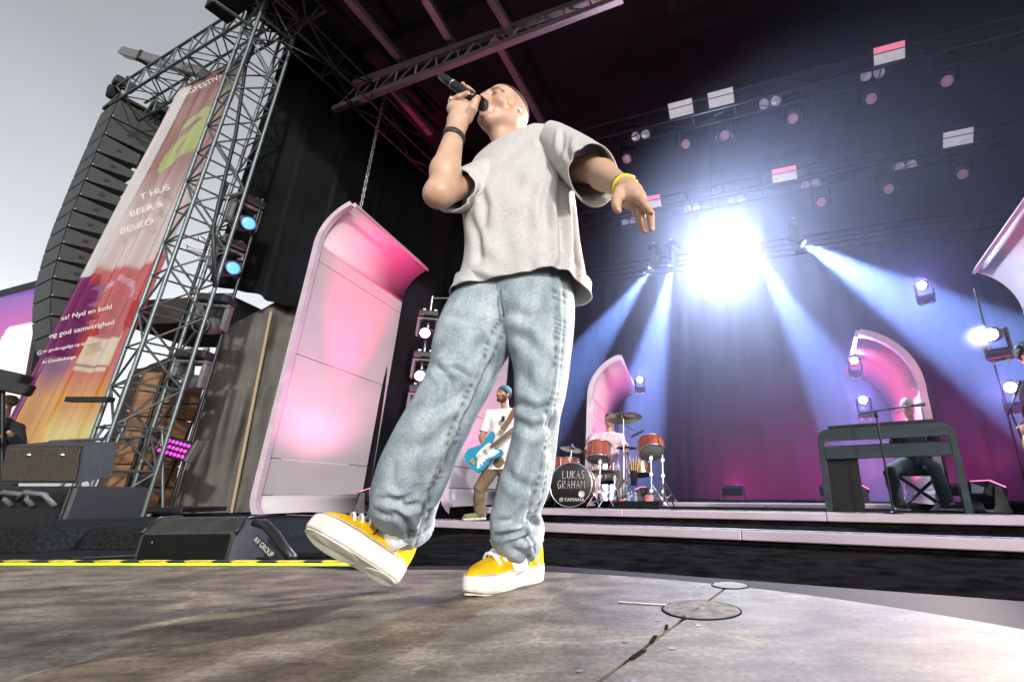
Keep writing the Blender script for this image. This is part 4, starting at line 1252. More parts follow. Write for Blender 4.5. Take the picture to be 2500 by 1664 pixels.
for (dx, dy) in ((-.55, -.30), (.55, .30), (-.2, .6), (.3, -.55)):
    rod('outrigger', tb + Vector((dx, dy, 0.03)), tb + Vector((dx * .5, dy * .5, 1.3)), 0.02, M_TOWER, tw, 8)
rod('base_rung', tb + Vector((-.75, -.35, 1.02)), tb + Vector((.55, -.30, 1.10)), 0.024, M_TOWER, tw, 8)
bar('pad', tb + Vector((-.35, -.4, 1.62)), (0.62, .10, .07), M_BLACK, tw)
# header truss running off the tower towards the loudspeaker array
hA = tb + Vector((0.9, -.2, 10.45)); hB = at(318, 240, 9.2)
hB = Vector((hB.x, hB.y, 9.75))
hd = truss('header_truss', 'box truss reaching from the tower top out to the loudspeaker array', hA, hB, 0.55, 0.62, 0.62, M_TOWER, r=0.030, rb=0.017)
tl = truss('side_roof_truss', 'dark lattice truss running upstage under the roof above the left side drape', tb + Vector((0.75, -.25, 9.2)), Vector((-3.9, 13.4, 8.3)), 0.5, 0.5, 0.8, M_BLACKM, r=.026, rb=.013)
rod('roof_strut', at(520, 0, 6.2), at(628, 75, 6.9), .035, M_TOWER, hd, 10)
rod('roof_strut', at(610, -30, 6.4), at(655, 60, 6.9), .030, M_TOWER, hd, 10)
rod('roof_strut', at(560, -10, 7.4), at(640, 40, 7.2), .030, M_TOWER, hd, 10)
# black cables down the tower
b = MB()
pts = [at(663, 10, 6.75), at(600, 160, 6.72), at(575, 330, 6.7), at(540, 470, 6.7), at(520, 560, 6.72), at(525, 700, 6.75)]
b.tube(pts, .028, 8); tag(b.build('power_cable', M_BLACK), 'thick black cable bundle hanging down the lattice tower', 'cable')

# --- banner behind the tower
def banner_colour(u, v):
    """printed colour at u across, v down"""
    top = np.array((.36, .17, .16)); white = np.array((.74, .62, .62)); red = np.array((.62, .10, .10)); purp = np.array((.28, .05, .20)); oran = np.array((.75, .34, .05)); yel = np.array((.85, .70, .25)); sheer = np.array((.80, .76, .76))
    c = top + (white - top) * np.clip((v - .30) / .14, 0, 1)
    c = c + (red - c) * np.clip((v - .585 + .05 * abs(u - .62)) / .012, 0, 1)
    c = c + (purp - c) * np.clip((v - .60) / .02, 0, 1) * np.clip((.42 - u) / .18, 0, 1)
    c = c + (oran - c) * np.clip((v - .82) / .06, 0, 1) * (1 if u > .02 else 0)
    c = c + (yel - c) * np.clip((v - .90) / .05, 0, 1) * np.clip((u - .35) / .2, 0, 1)
    if u < .16: c = sheer if v < .585 else purp * .8
    elif v < .585:
        # pale streaks down the upper print, stronger towards the right edge
        s_ = .5 + .5 * math.sin(u * 31 + v * 4); c = c + (np.array((.78, .60, .58)) - c) * (.22 * s_ + .25 * max(0, u - .6))
    # the green looping leaf mark
    def loopd(cx, cy, rx, ry, tilt):
        du = (u - cx); dv = (v - cy) * 6.2; ca, sa = math.cos(tilt), math.sin(tilt)
        a, b = du * ca + dv * sa, -du * sa + dv * ca
        return abs(math.hypot(a / rx, b / ry) - 1) * min(rx, ry)
    green = np.array((.50, .56, .24))
    for L in ((.50, .225, .17, .48, .25), (.53, .245, .09, .27, .25), (.74, .175, .09, .55, .30)):
        if loopd(*L) < .035: c = green
    if .30 < v < .36 and abs(u - (.42 - (v - .30) * 2.2)) < .05: c = green
    # pale arch letter and the glass with foam
    if abs(math.hypot((u - .52) / .20, (v - .66) * 6.2 / .26) - 1) < .16 and v < .665: c = np.array((.72, .35, .42))
    if v > .755 and v < .83 and u > .45 + (v - .755) * .3 and u < .93: c = np.array((.80, .68, .52))
    if .815 < v < .822 and .45 < u < .9: c = np.array((.35, .12, .08))
    return c
bn = thing('banner', 'tall translucent printed festival banner hanging behind the lattice tower', 'banner', at(100, 1090, 7.9))
c00 = at(438, 222, 8.3); c10 = at(618, 128, 8.3); c01 = at(-25, 1120, 8.3); c11 = at(205, 1105, 8.3)
nu, nv = 90, 220
V = []; cols = []
for j in range(nv + 1):
    v = j / nv
    for i in range(nu + 1):
        u = i / nu
        p = (c00 * (1 - u) + c10 * u) * (1 - v) + (c01 * (1 - u) + c11 * u) * v
        amp = .05 + .045 * v
        p = p + Vector((0.3, -1, 0)).normalized() * amp * (math.sin(u * 34 + 2.5 * v) * .7 + math.sin(u * 15 - 1.5 * v + 1)) * (0.35 + .65 * min(1, v * 3))
        p.z += .05 * math.sin(u * 6) * v
        V.append(p); cols.append(banner_colour(u, v))
i, j = np.meshgrid(np.arange(nv), np.arange(nu), indexing='ij'); a = (i * (nu + 1) + j).ravel()
Fb = np.stack([a, a + 1, a + nu + 2, a + nu + 1], 1)
M_BANNER = bpy.data.materials.new('printed_mesh_cloth'); M_BANNER.use_nodes = True
nt = M_BANNER.node_tree; N = nt.nodes; N.clear()
o_ = N.new('ShaderNodeOutputMaterial'); at_n = N.new('ShaderNodeAttribute'); at_n.attribute_name = 'tint'
d1 = N.new('ShaderNodeBsdfDiffuse'); d2 = N.new('ShaderNodeBsdfTranslucent'); d3 = N.new('ShaderNodeBsdfTransparent'); m1 = N.new('ShaderNodeMixShader'); m2 = N.new('ShaderNodeMixShader')
m1.inputs[0].default_value = .62; m2.inputs[0].default_value = .10
for d_ in (d1, d2): nt.links.new(at_n.outputs['Color'], d_.inputs['Color'])
nt.links.new(d1.outputs[0], m1.inputs[1]); nt.links.new(d2.outputs[0], m1.inputs[2]); nt.links.new(m1.outputs[0], m2.inputs[1]); nt.links.new(d3.outputs[0], m2.inputs[2]); nt.links.new(m2.outputs[0], o_.inputs['Surface'])
npmesh('banner_cloth', np.array([tuple(p) for p in V]), Fb, M_BANNER, bn, np.array(cols))
M_PRINT = mat('white_print', (0.62, 0.58, 0.56), 0.85)
def on_banner(u, v, off=.15):
    return (c00 * (1 - u) + c10 * u) * (1 - v) + (c01 * (1 - u) + c11 * u) * v + Vector((0.3, -1, 0)).normalized() * off
def btext(s, u, v, size, slant=0.0):
    xd = on_banner(u + .1, v) - on_banner(u, v); yd = on_banner(u, v - .05) - on_banner(u, v)
    text_mesh('lettering', s, size, M_PRINT, bn, on_banner(u, v), xd, yd)
btext('VIGFESTIVAL', .22, .072, .20)
btext('T HUS', .36, .405, .22); btext('BEER &', .33, .450, .22); btext('BESKO', .31, .495, .22)
btext('ss! Nyd en kold', .10, .700, .145); btext('og god samvittighed', .06, .740, .145)
btext('er genbrugeligt og spiser m', .08, .775, .088); btext('fri Candledninge', .14, .803, .088); btext('G', .02, .778, .12)
beam('top_rail', c00 + Vector((0, 0, .03)), c10 + Vector((0, 0, .03)), .04, .04, M_TOWER, bn)
beam('side_rail', c00 + Vector((-.06, .05, 0)), c01 + Vector((-.06, .05, 0)), .035, .035, mat('pale_lilac_edge', (0.5, 0.36, 0.48), 0.6), bn)

# --- loudspeaker line array
M_CAB = mat('speaker_cabinet_paint', (0.032, 0.033, 0.033), 0.55, var=0.25, scale=22, bump=0.35, bscale=180)
M_GRILL = mat('speaker_grille', (0.045, 0.047, 0.048), 0.5, 0.3, var=0.2, scale=30, bump=0.5, bscale=300)
J = [(292, 241), (272, 286), (255, 328), (237, 370), (223, 404), (208, 440), (194, 477), (179, 513), (165, 554), (152, 594), (141, 635), (130, 679), (125, 724), (124, 771), (128, 815), (140, 858)]
AY = 9.2
JP = [at(x, y, AY) for x, y in J]
arr = thing('line_array', 'long curved black loudspeaker array hanging outside the tower', 'loudspeaker', JP[-1], 0)
for k in range(len(JP) - 1):
    a, c = JP[k], JP[k + 1]
    big = k < 2
    D = 1.18 if big else 0.70; W = 1.12; tp = .0 if big else .085
    up_ = (a - c).normalized(); g_ = .020
    back = (SV - up_ * SV.dot(up_)).normalized(); left = -SU
    q = []
    for s, (p0, zz) in enumerate(((c, 1), (a, -1))):
        p0 = p0 + up_ * g_ * zz
        for dd in (0, D):
            for ww in (0, W):
                q.append(p0 + back * dd + left * ww + up_ * (zz * tp * dd / D))
    F = [(0, 1, 3, 2), (4, 6, 7, 5), (0, 4, 5, 1), (2, 3, 7, 6), (0, 2, 6, 4), (1, 5, 7, 3)]
    cab = mesh('cabinet', q, F, M_CAB, arr)
    fr = MB(); fr.add([p - back * .012 + (left * .02 if i_ in (0, 2) else -left * .02) for i_, p in enumerate((q[0], q[1], q[4], q[5]))], [(0, 2, 3, 1)])
    fr.build('grille', M_GRILL, cab)
    h_ = (a - c).length
    for off in ((.34, .80) if big else (.46,)):
        ctr = (a + c) / 2 + back * D * off - left * .004
        b = MB(); b.box((0, 0, 0), (.085, .012, .075), axes(back, left, up_, ctr)); b.build('handle_pocket', M_BLACK, cab)
    for zz in ((c + up_ * .05),):
        b = MB(); b.lathe([(.0005, 0), (.018, .001), (.018, .012), (.0005, .014)], 10, axes(back, up_, -left, zz + back * .02 - left * .002)); b.build('rigging_pin', M_CHROME, cab)
fb = MB(); pA = JP[0] + Vector((0, 0, .10))
fb.box((0, 0, 0), (1.2, 1.0, .10), axes(SV, -SU, (0, 0, 1), pA + SV * .55 - SU * .5), bev=.01)
fb.build('fly_frame', M_BLACKM, arr)
def chain(p, q, r=.018, name='hoist_chain', label='', parent=None, m=M_BLACKM):
    b = MB(); p = Vector(p); q = Vector(q); L = (q - p).length; n = max(4, int(L / (r * 3.2))); x, y, z = frame(p, q)
    for i in range(n):
        c = p + (q - p) * ((i + .5) / n); ax = x if i % 2 else y; l = L / n * .72
        pts = [c + z * (l * math.cos(t)) + ax * (r * 1.0 * math.sin(t)) for t in np.linspace(0, 2 * math.pi, 10, endpoint=False)]
        b.tube(pts, r * .34, 5, closed=True)
    o = b.build(name, m, parent)
    if parent is None: tag(o, label, 'chain')
    else: o['kind'] = 'stuff'
    return o
def hoist(px, py, Y, label, topz):
    p = at(px, py, Y); t = thing('chain_hoist', label, 'hoist', p)
    b = MB(); b.box((0, 0, .12), (.40, .26, .24), axes(SV, -SU, (0, 0, 1), p), bev=.03); b.build('motor_body', M_BLACK, t)
    b = MB(); b.lathe([(.0005, -.34), (.10, -.32), (.13, -.05), (.12, .02)], 14, Matrix.Translation(p + Vector((-.35, .1, .1)))); b.build('chain_bag', M_BLACKC, t)
    chain(p + Vector((0, 0, .25)), Vector((p.x, p.y, topz)), .03, parent=t, name='chain')
    return t
hoist(300, 215, 9.4, 'black chain hoist above the outer end of the loudspeaker array', 10.9)
hoist(390, 275, 9.7, 'black chain hoist beside the top of the striped banner', 9.6)
bm = thing('outrigger_beam', 'grey box beam sticking out past the truss above the array', 'beam', at(310, 135, 9.2))
beam('beam_tube', at(303, 128, 9.6), at(500, 180, 8.4), .20, .22, mat('grey_beam_paint', (0.14, 0.14, 0.145), 0.5, var=0.2, scale=10), bm)
bq = at(352, 142, 9.25); bar('clamp', bq, (.12, .26, .30), M_BLACKM, bm, Matrix.Rotation(-.5, 3, 'Z'))

# --- video wall far behind on the left
M_LED = bpy.data.materials.new('lit_video_wall'); M_LED.use_nodes = True
nt = M_LED.node_tree; N = nt.nodes; b_ = N['Principled BSDF']; a_ = N.new('ShaderNodeAttribute'); a_.attribute_name = 'tint'
nt.links.new(a_.outputs['Color'], b_.inputs['Emission Color']); b_.inputs['Emission Strength'].default_value = 1.0; b_.inputs['Base Color'].default_value = (.02, .02, .02, 1)
ve = thing('video_wall', 'lit violet and pink video wall far behind the loudspeaker array', 'screen', at(40, 960, 15))
s00 = at(-90, 755, 15); s10 = at(105, 690, 16.5); s01 = at(-170, 960, 15); s11 = at(60, 965, 16.5)
V = []; cols = []; n_, m_ = 40, 40
for j in range(m_ + 1):
    for i in range(n_ + 1):
        u, v = i / n_, j / m_
        V.append((s00 * (1 - u) + s10 * u) * (1 - v) + (s01 * (1 - u) + s11 * u) * v)
        c = np.array((.16, .09, .32)) * (1 - v) + np.array((.78, .05, .28)) * v
        if u > .70 + .18 * math.sin(v * 4 + 2) and v > .35: c = np.array((.85, .62, .66))
        if u < .45 and .35 < v < .6 and math.sin(u * 60 + v * 25) > .3: c = np.array((.8, .75, .85))
        cols.append(c)
i, j = np.meshgrid(np.arange(m_), np.arange(n_), indexing='ij'); a = (i * (n_ + 1) + j).ravel()
npmesh('screen_face', np.array([tuple(p) for p in V]), np.stack([a, a + 1, a + n_ + 2, a + n_ + 1], 1)[:, ::-1], M_LED, ve, np.array(cols), smooth=False)
beam('top_frame', s00 + Vector((-.3, 0, .12)), s10 + Vector((.3, 0, .12)), .25, .22, M_BLACKM, ve)
beam('side_frame', s10 + Vector((.12, 0, .2)), s11 + Vector((.12, 0, 0)), .18, .2, M_BLACKM, ve)

# --- moving head lamp
def lamp_head(name, label, p, aim, s=1.0, lens=None, hang=True, group='moving head lamps', cat='stage lamp', body=M_GREY, lens_r=.085):
    """p = centre of the head; the yoke hangs from a base above it"""
    p = Vector(p); t = thing(name, label, cat, p, 0, group); sg = 1 if hang else -1
    z = Vector(aim).normalized(); hx = Vector((z.y, -z.x, 0)); hx = hx.normalized() if hx.length > .05 else Vector((1, 0, 0)); hy = z.cross(hx)
    Mh = axes(hx, hy, z, p) @ Matrix.Scale(s, 4)
    b = MB(); b.lathe([(.0005, -.20), (.075, -.19), (.11, -.14), (.12, -.02), (.115, .08), (.105, .14), (.100, .20), (.090, .205), (.088, .19)], 20, Mh, cap=False)
    hd_ = b.build('lamp_head', body, t)
    b = MB(); b.lathe([(.0005, .192), (lens_r, .186), (lens_r, .180)], 20, Mh, cap=False); b.build('lens', lens or M_LENS, hd_)
    b = MB(); b.lathe([(.100, .205), (.106, .21), (.106, .17), (.115, .165)], 20, Mh, cap=False); b.build('lens_bezel', M_BLACK, hd_)
    My = axes(hx, Vector((0, 0, 1)).cross(hx), (0, 0, 1), p) @ Matrix.Scale(s, 4)
    for e in (-1, 1):
        b = MB(); b.box((e * .165, 0, sg * .10), (.055, .13, .34), My, bev=.018); b.build('yoke_arm', body, t)
    b = MB(); b.box((0, 0, sg * .285), (.385, .14, .05), My, bev=.015); b.build('yoke_bridge', body, t)
    b = MB(); b.box((0, 0, sg * .375), (.36, .26, .12), My, bev=.02); b.build('lamp_base', M_BLACK, t)
    b = MB(); b.box((-.10, 0, sg * .46), (.05, .05, .07), My); b.build('clamp', M_STEEL, t)
    b = MB(); b.box((.10, 0, sg * .46), (.05, .05, .07), My); b.build('clamp', M_STEEL, t)
    return t
M_LENS = mat('dark_glass_lens', (0.03, 0.03, 0.035), 0.06, spec=0.8)
M_LENSB = mat('lit_blue_lens', (0.02, 0.02, 0.05), 0.2, emit=(0.05, 0.16, 1.0), estr=3.5)
M_LENSW = mat('lit_cool_lens', (0.05, 0.05, 0.05), 0.2, emit=(0.65, 0.60, 1.0), estr=60)
M_LENSV = mat('lit_violet_lens', (0.05, 0.05, 0.05), 0.2, emit=(0.35, 0.25, 1.0), estr=40)
# --- lamp ladder on a dolly
LY = 7.5
lt = thing('lamp_ladder', 'upright black lamp ladder on a wheeled dolly beside the grey tarpaulin', 'lamp stand', at(365, 1255, LY))
pl0 = at(308, 1236, LY); pr0 = at(424, 1243, LY)
wl = pr0.x - pl0.x; hz = 6.0
PLx, PRx = pl0.x - .10, pr0.x - .06
for x_, top in ((PLx, hz), (PRx, hz - .35)): rod('ladder_pole', (x_, LY, -.02), (x_, LY, top), .026, M_BLACKM, lt, 10)
for k in range(9): rod('ladder_rung', (PLx, LY, .35 + k * .66), (PRx, LY, .35 + k * .66), .018, M_BLACKM, lt, 8)
dq = MB(); dq.box((0, 0, 0), (2.3, .8, .07), Matrix.Translation(((PLx + PRx) / 2 - .25, LY + .05, .03)), bev=.01); dq.build('dolly_board', M_BLACK, lt)
rod('ladder_brace', (PRx, LY + .02, 2.1), (PLx + .1, LY + .5, .1), .02, M_BLACKM, lt, 8)
for k, dx in enumerate((-1.25, -.45, .1, .6)):
    wq = Vector(((PLx + PRx) / 2 - .15 + dx * .85, LY - .28, -.02)); b = MB()
    b.lathe([(.025, -.014), (.040, -.016), (.045, -.008), (.045, .008), (.040, .016), (.025, .014)], 18, Matrix.Translation(wq) @ Matrix.Rotation(R(90), 4, 'X') @ Matrix.Rotation(R(20 * k), 4, 'Y'))
    wh = b.build('caster_wheel', mat('pale_caster', (0.35, 0.35, 0.36), 0.5), lt)
    bar('caster_fork', wq + Vector((0, .022, .035)), (.03, .012, .07), M_STEEL, wh)
cxl = (PLx + PRx) / 2
lamp_head('moving_head_lamp', 'topmost moving head on the lamp ladder, blue lens turned right', at(590, 545, LY - .12), (.85, -.35, -.22), 1.25, M_LENSB)
lamp_head('moving_head_lamp', 'second moving head on the lamp ladder, blue lens turned right', at(548, 655, LY - .12), (.92, -.30, -.12), 1.25, M_LENSB)
lamp_head('moving_head_lamp', 'unlit moving head in the middle of the lamp ladder', at(513, 795, LY - .12), (.25, -1, -.32), 1.25)
lamp_head('moving_head_lamp', 'unlit lowest moving head, right above the magenta lamp panel', at(458, 935, LY - .12), (.15, -1, -.25), 1.25)
# LED wash panel
wp = at(424, 1093, LY - .15)
ws = thing('led_wash_panel', 'lamp panel of glowing magenta dots low on the lamp ladder', 'stage lamp', wp)
WM = axes((.965, -.12, -.23), (.10, .99, -.08), (.23, .05, .97), wp)
b = MB(); b.box((0, .06, 0), (.60, .12, .30), WM, bev=.015); b.build('housing', M_BLACK, ws)
M_MAG = mat('lit_magenta_led', (0.2, 0.02, 0.15), 0.3, emit=(1.0, 0.03, 0.62), estr=2.6)
for r_ in range(3):
    for c_ in range(7 if r_ == 1 else 7):
        b = MB(); b.lathe([(.0005, .012), (.018, .009), (.025, 0)], 12, WM @ Matrix.Translation((-.235 + c_ * .078 + (.0 if r_ % 2 else .012), -.006, -.085 + r_ * .085)) @ Matrix.Rotation(R(90), 4, 'X'), cap=False)
        b.build('led_lens', M_MAG, ws)
for e in (-1, 1):
    b = MB(); b.box((e * .325, .05, .03), (.03, .10, .34), WM, bev=.008); b.build('bracket', M_GREY, ws)

# --- grey tarpaulin, brown cases, and other backstage things
M_TARP = mat('grey_tarpaulin', (0.105, 0.098, 0.090), 0.85, var=0.15, scale=3, bump=0.3, bscale=25)
def cloth_quad(name, c00, c10, c01, c11, m, label, cat, folds, amp, nu=110, nv=60, sag=0.0, seed=0):
    V = []; rr = random.Random(seed); pz = [rr.uniform(0, 6) for _ in range(4)]
    nrm_ = (Vector(c10) - Vector(c00)).cross(Vector(c01) - Vector(c00)).normalized()
    for j in range(nv + 1):
        for i in range(nu + 1):
            u, v = i / nu, j / nv
            p = (Vector(c00) * (1 - u) + Vector(c10) * u) * (1 - v) + (Vector(c01) * (1 - u) + Vector(c11) * u) * v
            d = amp * (math.sin(u * folds + 1.6 * v + pz[0]) + .6 * math.sin(u * folds * 1.9 + 2.5 * v + pz[1]) + .35 * math.sin(u * folds * 3.3 - 4 * v + pz[2])) * (.4 + .6 * math.sin(min(1, v * 1.3 + .15) * 3.14))
            d += amp * .8 * math.sin(v * 9 + u * 3 + pz[3]) * .4
            p = p + nrm_ * d - Vector((0, 0, sag * math.sin(u * math.pi) * (1 - v)))
            V.append(tuple(p))
    i, j = np.meshgrid(np.arange(nv), np.arange(nu), indexing='ij'); a = (i * (nu + 1) + j).ravel()
    o = npmesh(name, np.array(V), np.stack([a, a + 1, a + nu + 2, a + nu + 1], 1), m)
    return tag(o, label, cat)
cloth_quad('tarpaulin', at(545, 800, 8.6), at(770, 690, 9.6), at(500, 975, 8.6), at(735, 945, 9.6), M_TARP, 'upper strip of grey creased tarpaulin beside the tallest pink panel', 'tarpaulin', 11, .07, seed=2)
cloth_quad('tarpaulin', at(507, 958, 8.5), at(735, 930, 9.5), at(415, 1262, 8.5), at(650, 1275, 9.5), M_TARP, 'large grey creased tarpaulin hanging between lamp ladder and pink panel', 'tarpaulin', 12, .09, seed=4)
cloth_quad('tarpaulin', at(320, 905, 10.2), at(480, 845, 10.2), at(205, 1250, 10.2), at(420, 1262, 10.2), M_TARP, 'darker grey tarpaulin seen behind the lattice tower base', 'tarpaulin', 9, .05, seed=6)
rod('tarp_pole', at(662, 760, 8.95), at(560, 1275, 8.95), .03, mat('bleached_pole', (0.35, 0.27, 0.18), 0.7), None, 8)
tag(bpy.context.scene.objects['tarp_pole'], 'thin pole along the laced edge of the grey tarpaulin', 'pole')
M_BROWN = mat('brown_plywood', (0.22, 0.115, 0.055), 0.7, var=0.2, scale=4, stretch=(1, 1, 6), bump=0.1)
cs0 = at(300, 1258, 8.0)
for k, (h0, h1) in enumerate(((0, .76), (.78, 1.54), (1.56, 2.32))):
    ct = thing('plywood_case', ('bottom', 'middle', 'top')[k] + ' brown plywood case in the stack behind the tower', 'case', cs0 + Vector((0, 0, h0)), 0, 'stacked plywood cases')
    b = MB(); b.box((0, 0, (h0 + h1) / 2), (.62, .6, h1 - h0), axes((.97, .1, 0), (-.1, .97, 0), (0, 0, 1), (cs0.x + .12, cs0.y, -.06)), bev=.012); b.build('case_board', M_BROWN, ct)
    for ex in (-.25, .25):
        for ez in (.1, .9):
            b = MB(); b.lathe([(.0005, 0), (.028, .002), (.028, .012), (.0005, .016)], 10, axes((.97, .1, 0), (0, 0, 1), (.1, -.97, 0), (cs0.x + .12 + ex * .97 - .03, cs0.y - .30 + ex * .1, -.06 + h0 + ez * (h1 - h0)))); b.build('bolt', M_STEEL, ct)
    b = MB(); b.box((.25, -.305, h0 + .5), (.30, .02, .16), axes((.97, .1, 0), (-.1, .97, 0), (0, 0, 1), (cs0.x + .12, cs0.y, -.06))); b.build('handle_plate', M_BLACK, ct)
cp = MB(); ca_ = at(640, 690, 9.6)
cp.prism([(-.0, -.6), (2.3, -.9), (2.4, .9), (0, .9)], 0, .55, Matrix.Translation((ca_.x - 1.9, ca_.y - .2, ca_.z - 1.35)))
tag(cp.build('canopy_flap', mat('black_canvas', (0.022, 0.022, 0.02), 0.85, var=0.3, scale=4)), 'black canvas canopy flap above the grey tarpaulin', 'canopy')
tr2 = truss('short_truss', 'short bare truss behind the lamp ladder at the side wall', at(470, 590, 8.8), at(720, 735, 10.2), .32, .32, .34, M_STEEL, r=.018, rb=.010)

# monitors at the far left, the black case below them
for k, (px, lab) in enumerate(((60, 'left one of two brown-black monitor speakers on the black case'), (142, 'right one of two brown-black monitor speakers on the black case'))):
    p = at(px, 1178, 4.7); sp_ = thing('monitor_speaker', lab, 'loudspeaker', p, 0, 'pair of monitor speakers')
    Mx = axes((.98, .12, 0), (-.12, .98, 0), (0, 0, 1), p) @ Matrix.Rotation(R(12), 4, 'X')
    b = MB(); b.prism([(-.19, -.02), (.19, -.02), (.17, .34), (-.17, .34)], 0, .36, Mx); b.build('cabinet', M_CAB, sp_)
    b = MB(); b.box((0, -.030, .18), (.35, .015, .32), Mx, bev=.006); b.build('grille', mat('brown_foam_grille', (0.055, 0.045, 0.036), 0.8, var=.4, scale=90, bump=1.0, bscale=160), sp_)
    b = MB(); b.lathe([(.0005, .012), (.016, .008), (.022, 0)], 14, Mx @ Matrix.Translation((.03, -.038, .27)) @ Matrix.Rotation(R(90), 4, 'X'), cap=False); b.build('badge', M_CHROME, sp_)
p = at(95, 1262, 4.7)
bc_ = thing('equipment_case', 'black equipment case under the two monitor speakers', 'case', p)
b = MB(); b.box((0, .2, .19), (1.05, .7, .40), Matrix.Translation((p.x - .1, p.y, -.065)), bev=.02); b.build('case_shell', M_BLACK, bc_)
for e in (-1, 1):
    b = MB(); b.box((e * .48, -.16, .19), (.05, .03, .36), Matrix.Translation((p.x - .1, p.y, -.065)), bev=.008); b.build('case_corner', M_BLACKM, bc_)
for k_ in range(3):
    b = MB(); q = Vector((p.x - .35 + .2 * k_, p.y - .25, .20)); b.tube([q, q + Vector((.10, -.05, .07)), q + Vector((.22, 0, .05)), q + Vector((.30, .05, -.05))], .022, 8); tag(b.build('coiled_cable', M_GREY), ('left', 'middle', 'right')[k_] + ' grey cable loop hung on the black equipment case', 'cable')

# floor wedge near the platform
wq = at(490, 1320, 2.42)
wd_ = thing('wedge_monitor', 'black perforated floor wedge speaker behind the caution tape', 'loudspeaker', (wq.x, 2.42, -.07))
Mx = axes((.985, .17, 0), (-.17, .985, 0), (0, 0, 1), (wq.x - .02, 2.48, -.069)) @ Matrix.Diagonal((.72, .70, .90, 1))
b = MB(); prof = [(-.20, 0), (.22, 0), (.22, .17), (.12, .235), (-.10, .235), (-.20, .17)]
b.add([(x_, y_, z_) for x_ in (-.27, .27) for (y_, z_) in prof], [tuple(range(6)), tuple(range(11, 5, -1))] + [(i, i + 6, (i + 1) % 6 + 6, (i + 1) % 6) for i in range(6)], False, Mx); b.build('cabinet', M_CAB, wd_)
b = MB(); n_ = Vector((0, -.065, .10)).normalized()
b.box((0, -.212, .085), (.50, .012, .15), Mx, bev=.004); b.build('grille', mat('perforated_steel', (0.02, 0.02, 0.02), 0.35, 0.6, bump=1.0, bscale=420), wd_)
b = MB(); b.tube([Mx @ Vector(v) for v in ((-.272, -.205, .165), (-.272, -.10, .237), (-.272, .12, .237))], .008, 6); b.build('corner_guard', M_BLACKM, wd_)
b = MB(); b.tube([Mx @ Vector(v) for v in ((.272, -.205, .165), (.272, -.10, .237), (.272, .12, .237))], .008, 6); b.build('corner_guard', M_BLACKM, wd_)
b = MB(); b.lathe([(.0005, .006), (.012, .004), (.014, 0)], 12, Mx @ Matrix.Translation((-.19, -.219, .12)) @ Matrix.Rotation(R(90), 4, 'X'), cap=False); b.build('screw', M_BLACKM, wd_)
# thick strap and the printed lanyard beside it
b = MB(); b.tube([at(622, 1275, 2.45), at(648, 1280, 2.42), at(672, 1305, 2.38), at(692, 1335, 2.34), at(715, 1362, 2.30)], [.018, .022, .022, .020, .020], 10)
tag(b.build('speaker_cable', M_BLACK), 'thick black cable with a plug leaning off the floor wedge', 'cable')
ly = thing('lanyard', 'black printed lanyard strap hanging beside the floor wedge', 'lanyard', at(640, 1340, 2.2))
a0 = at(622, 1312, 2.22); a1 = at(690, 1378, 2.16); dx = (a1 - a0).normalized(); wv = Vector((.35, 0, .6)); wv = (wv - dx * wv.dot(dx)).normalized() * .017
mesh('strap', [a0 - wv, a1 - wv, a1 + wv, a0 + wv, a0 - wv + Vector((0, .002, 0)), a1 - wv + Vector((0, .002, 0)), a1 + wv + Vector((0, .002, 0)), a0 + wv + Vector((0, .002, 0))], [(0, 1, 2, 3), (7, 6, 5, 4), (0, 4, 5, 1), (2, 6, 7, 3)], M_BLACK, ly)
text_mesh('lettering', 'AV GROUP', .030, M_PRINT, ly, a0 + dx * .004 - wv * .55 + Vector((0, -.004, 0)), dx, wv, depth=.0005)
dv_ = MB(); dv_.box((0, 0, 0), (.16, .10, .03), axes((.97, .2, 0), (-.2, .97, 0), (0, 0, 1), at(762, 1352, 2.6)), bev=.008)
tag(dv_.build('cable_box', M_CARPET), 'small dark cable box lying behind the lifted shoe', 'box')

# loose cables on the side deck
for k_, (pts, r_, lab) in enumerate((([(-2.9, 2.6), (-2.3, 2.85), (-1.9, 2.6), (-1.5, 2.75), (-1.25, 2.5)], .008, 'thin black cable snaking over the carpet behind the lifted shoe'),
                                     ([(-4.6, 4.4), (-4.0, 4.1), (-3.6, 4.5), (-3.0, 4.2), (-2.2, 4.7)], .012, 'black cable lying across the side deck behind the floor wedge'),
                                     ([(-6.4, 6.3), (-5.8, 6.0), (-5.4, 6.4), (-5.0, 6.1)], .012, 'black cable curled in front of the lamp ladder dolly'))):
    b = MB(); P3 = [Vector((x_, y_, -.062)) for x_, y_ in pts]; fine = []
    for i_ in range(len(P3) - 1):
        p0, p1, p2, p3 = P3[max(i_ - 1, 0)], P3[i_], P3[i_ + 1], P3[min(i_ + 2, len(P3) - 1)]
        for s_ in range(8):
            t_ = s_ / 8; fine.append(.5 * ((2 * p1) + (p2 - p0) * t_ + (2 * p0 - 5 * p1 + 4 * p2 - p3) * t_ * t_ + (3 * p1 - p0 - 3 * p2 + p3) * t_ ** 3))
    b.tube(fine + [P3[-1]], r_, 7); tag(b.build('loose_cable', M_BLACK), lab, 'cable')

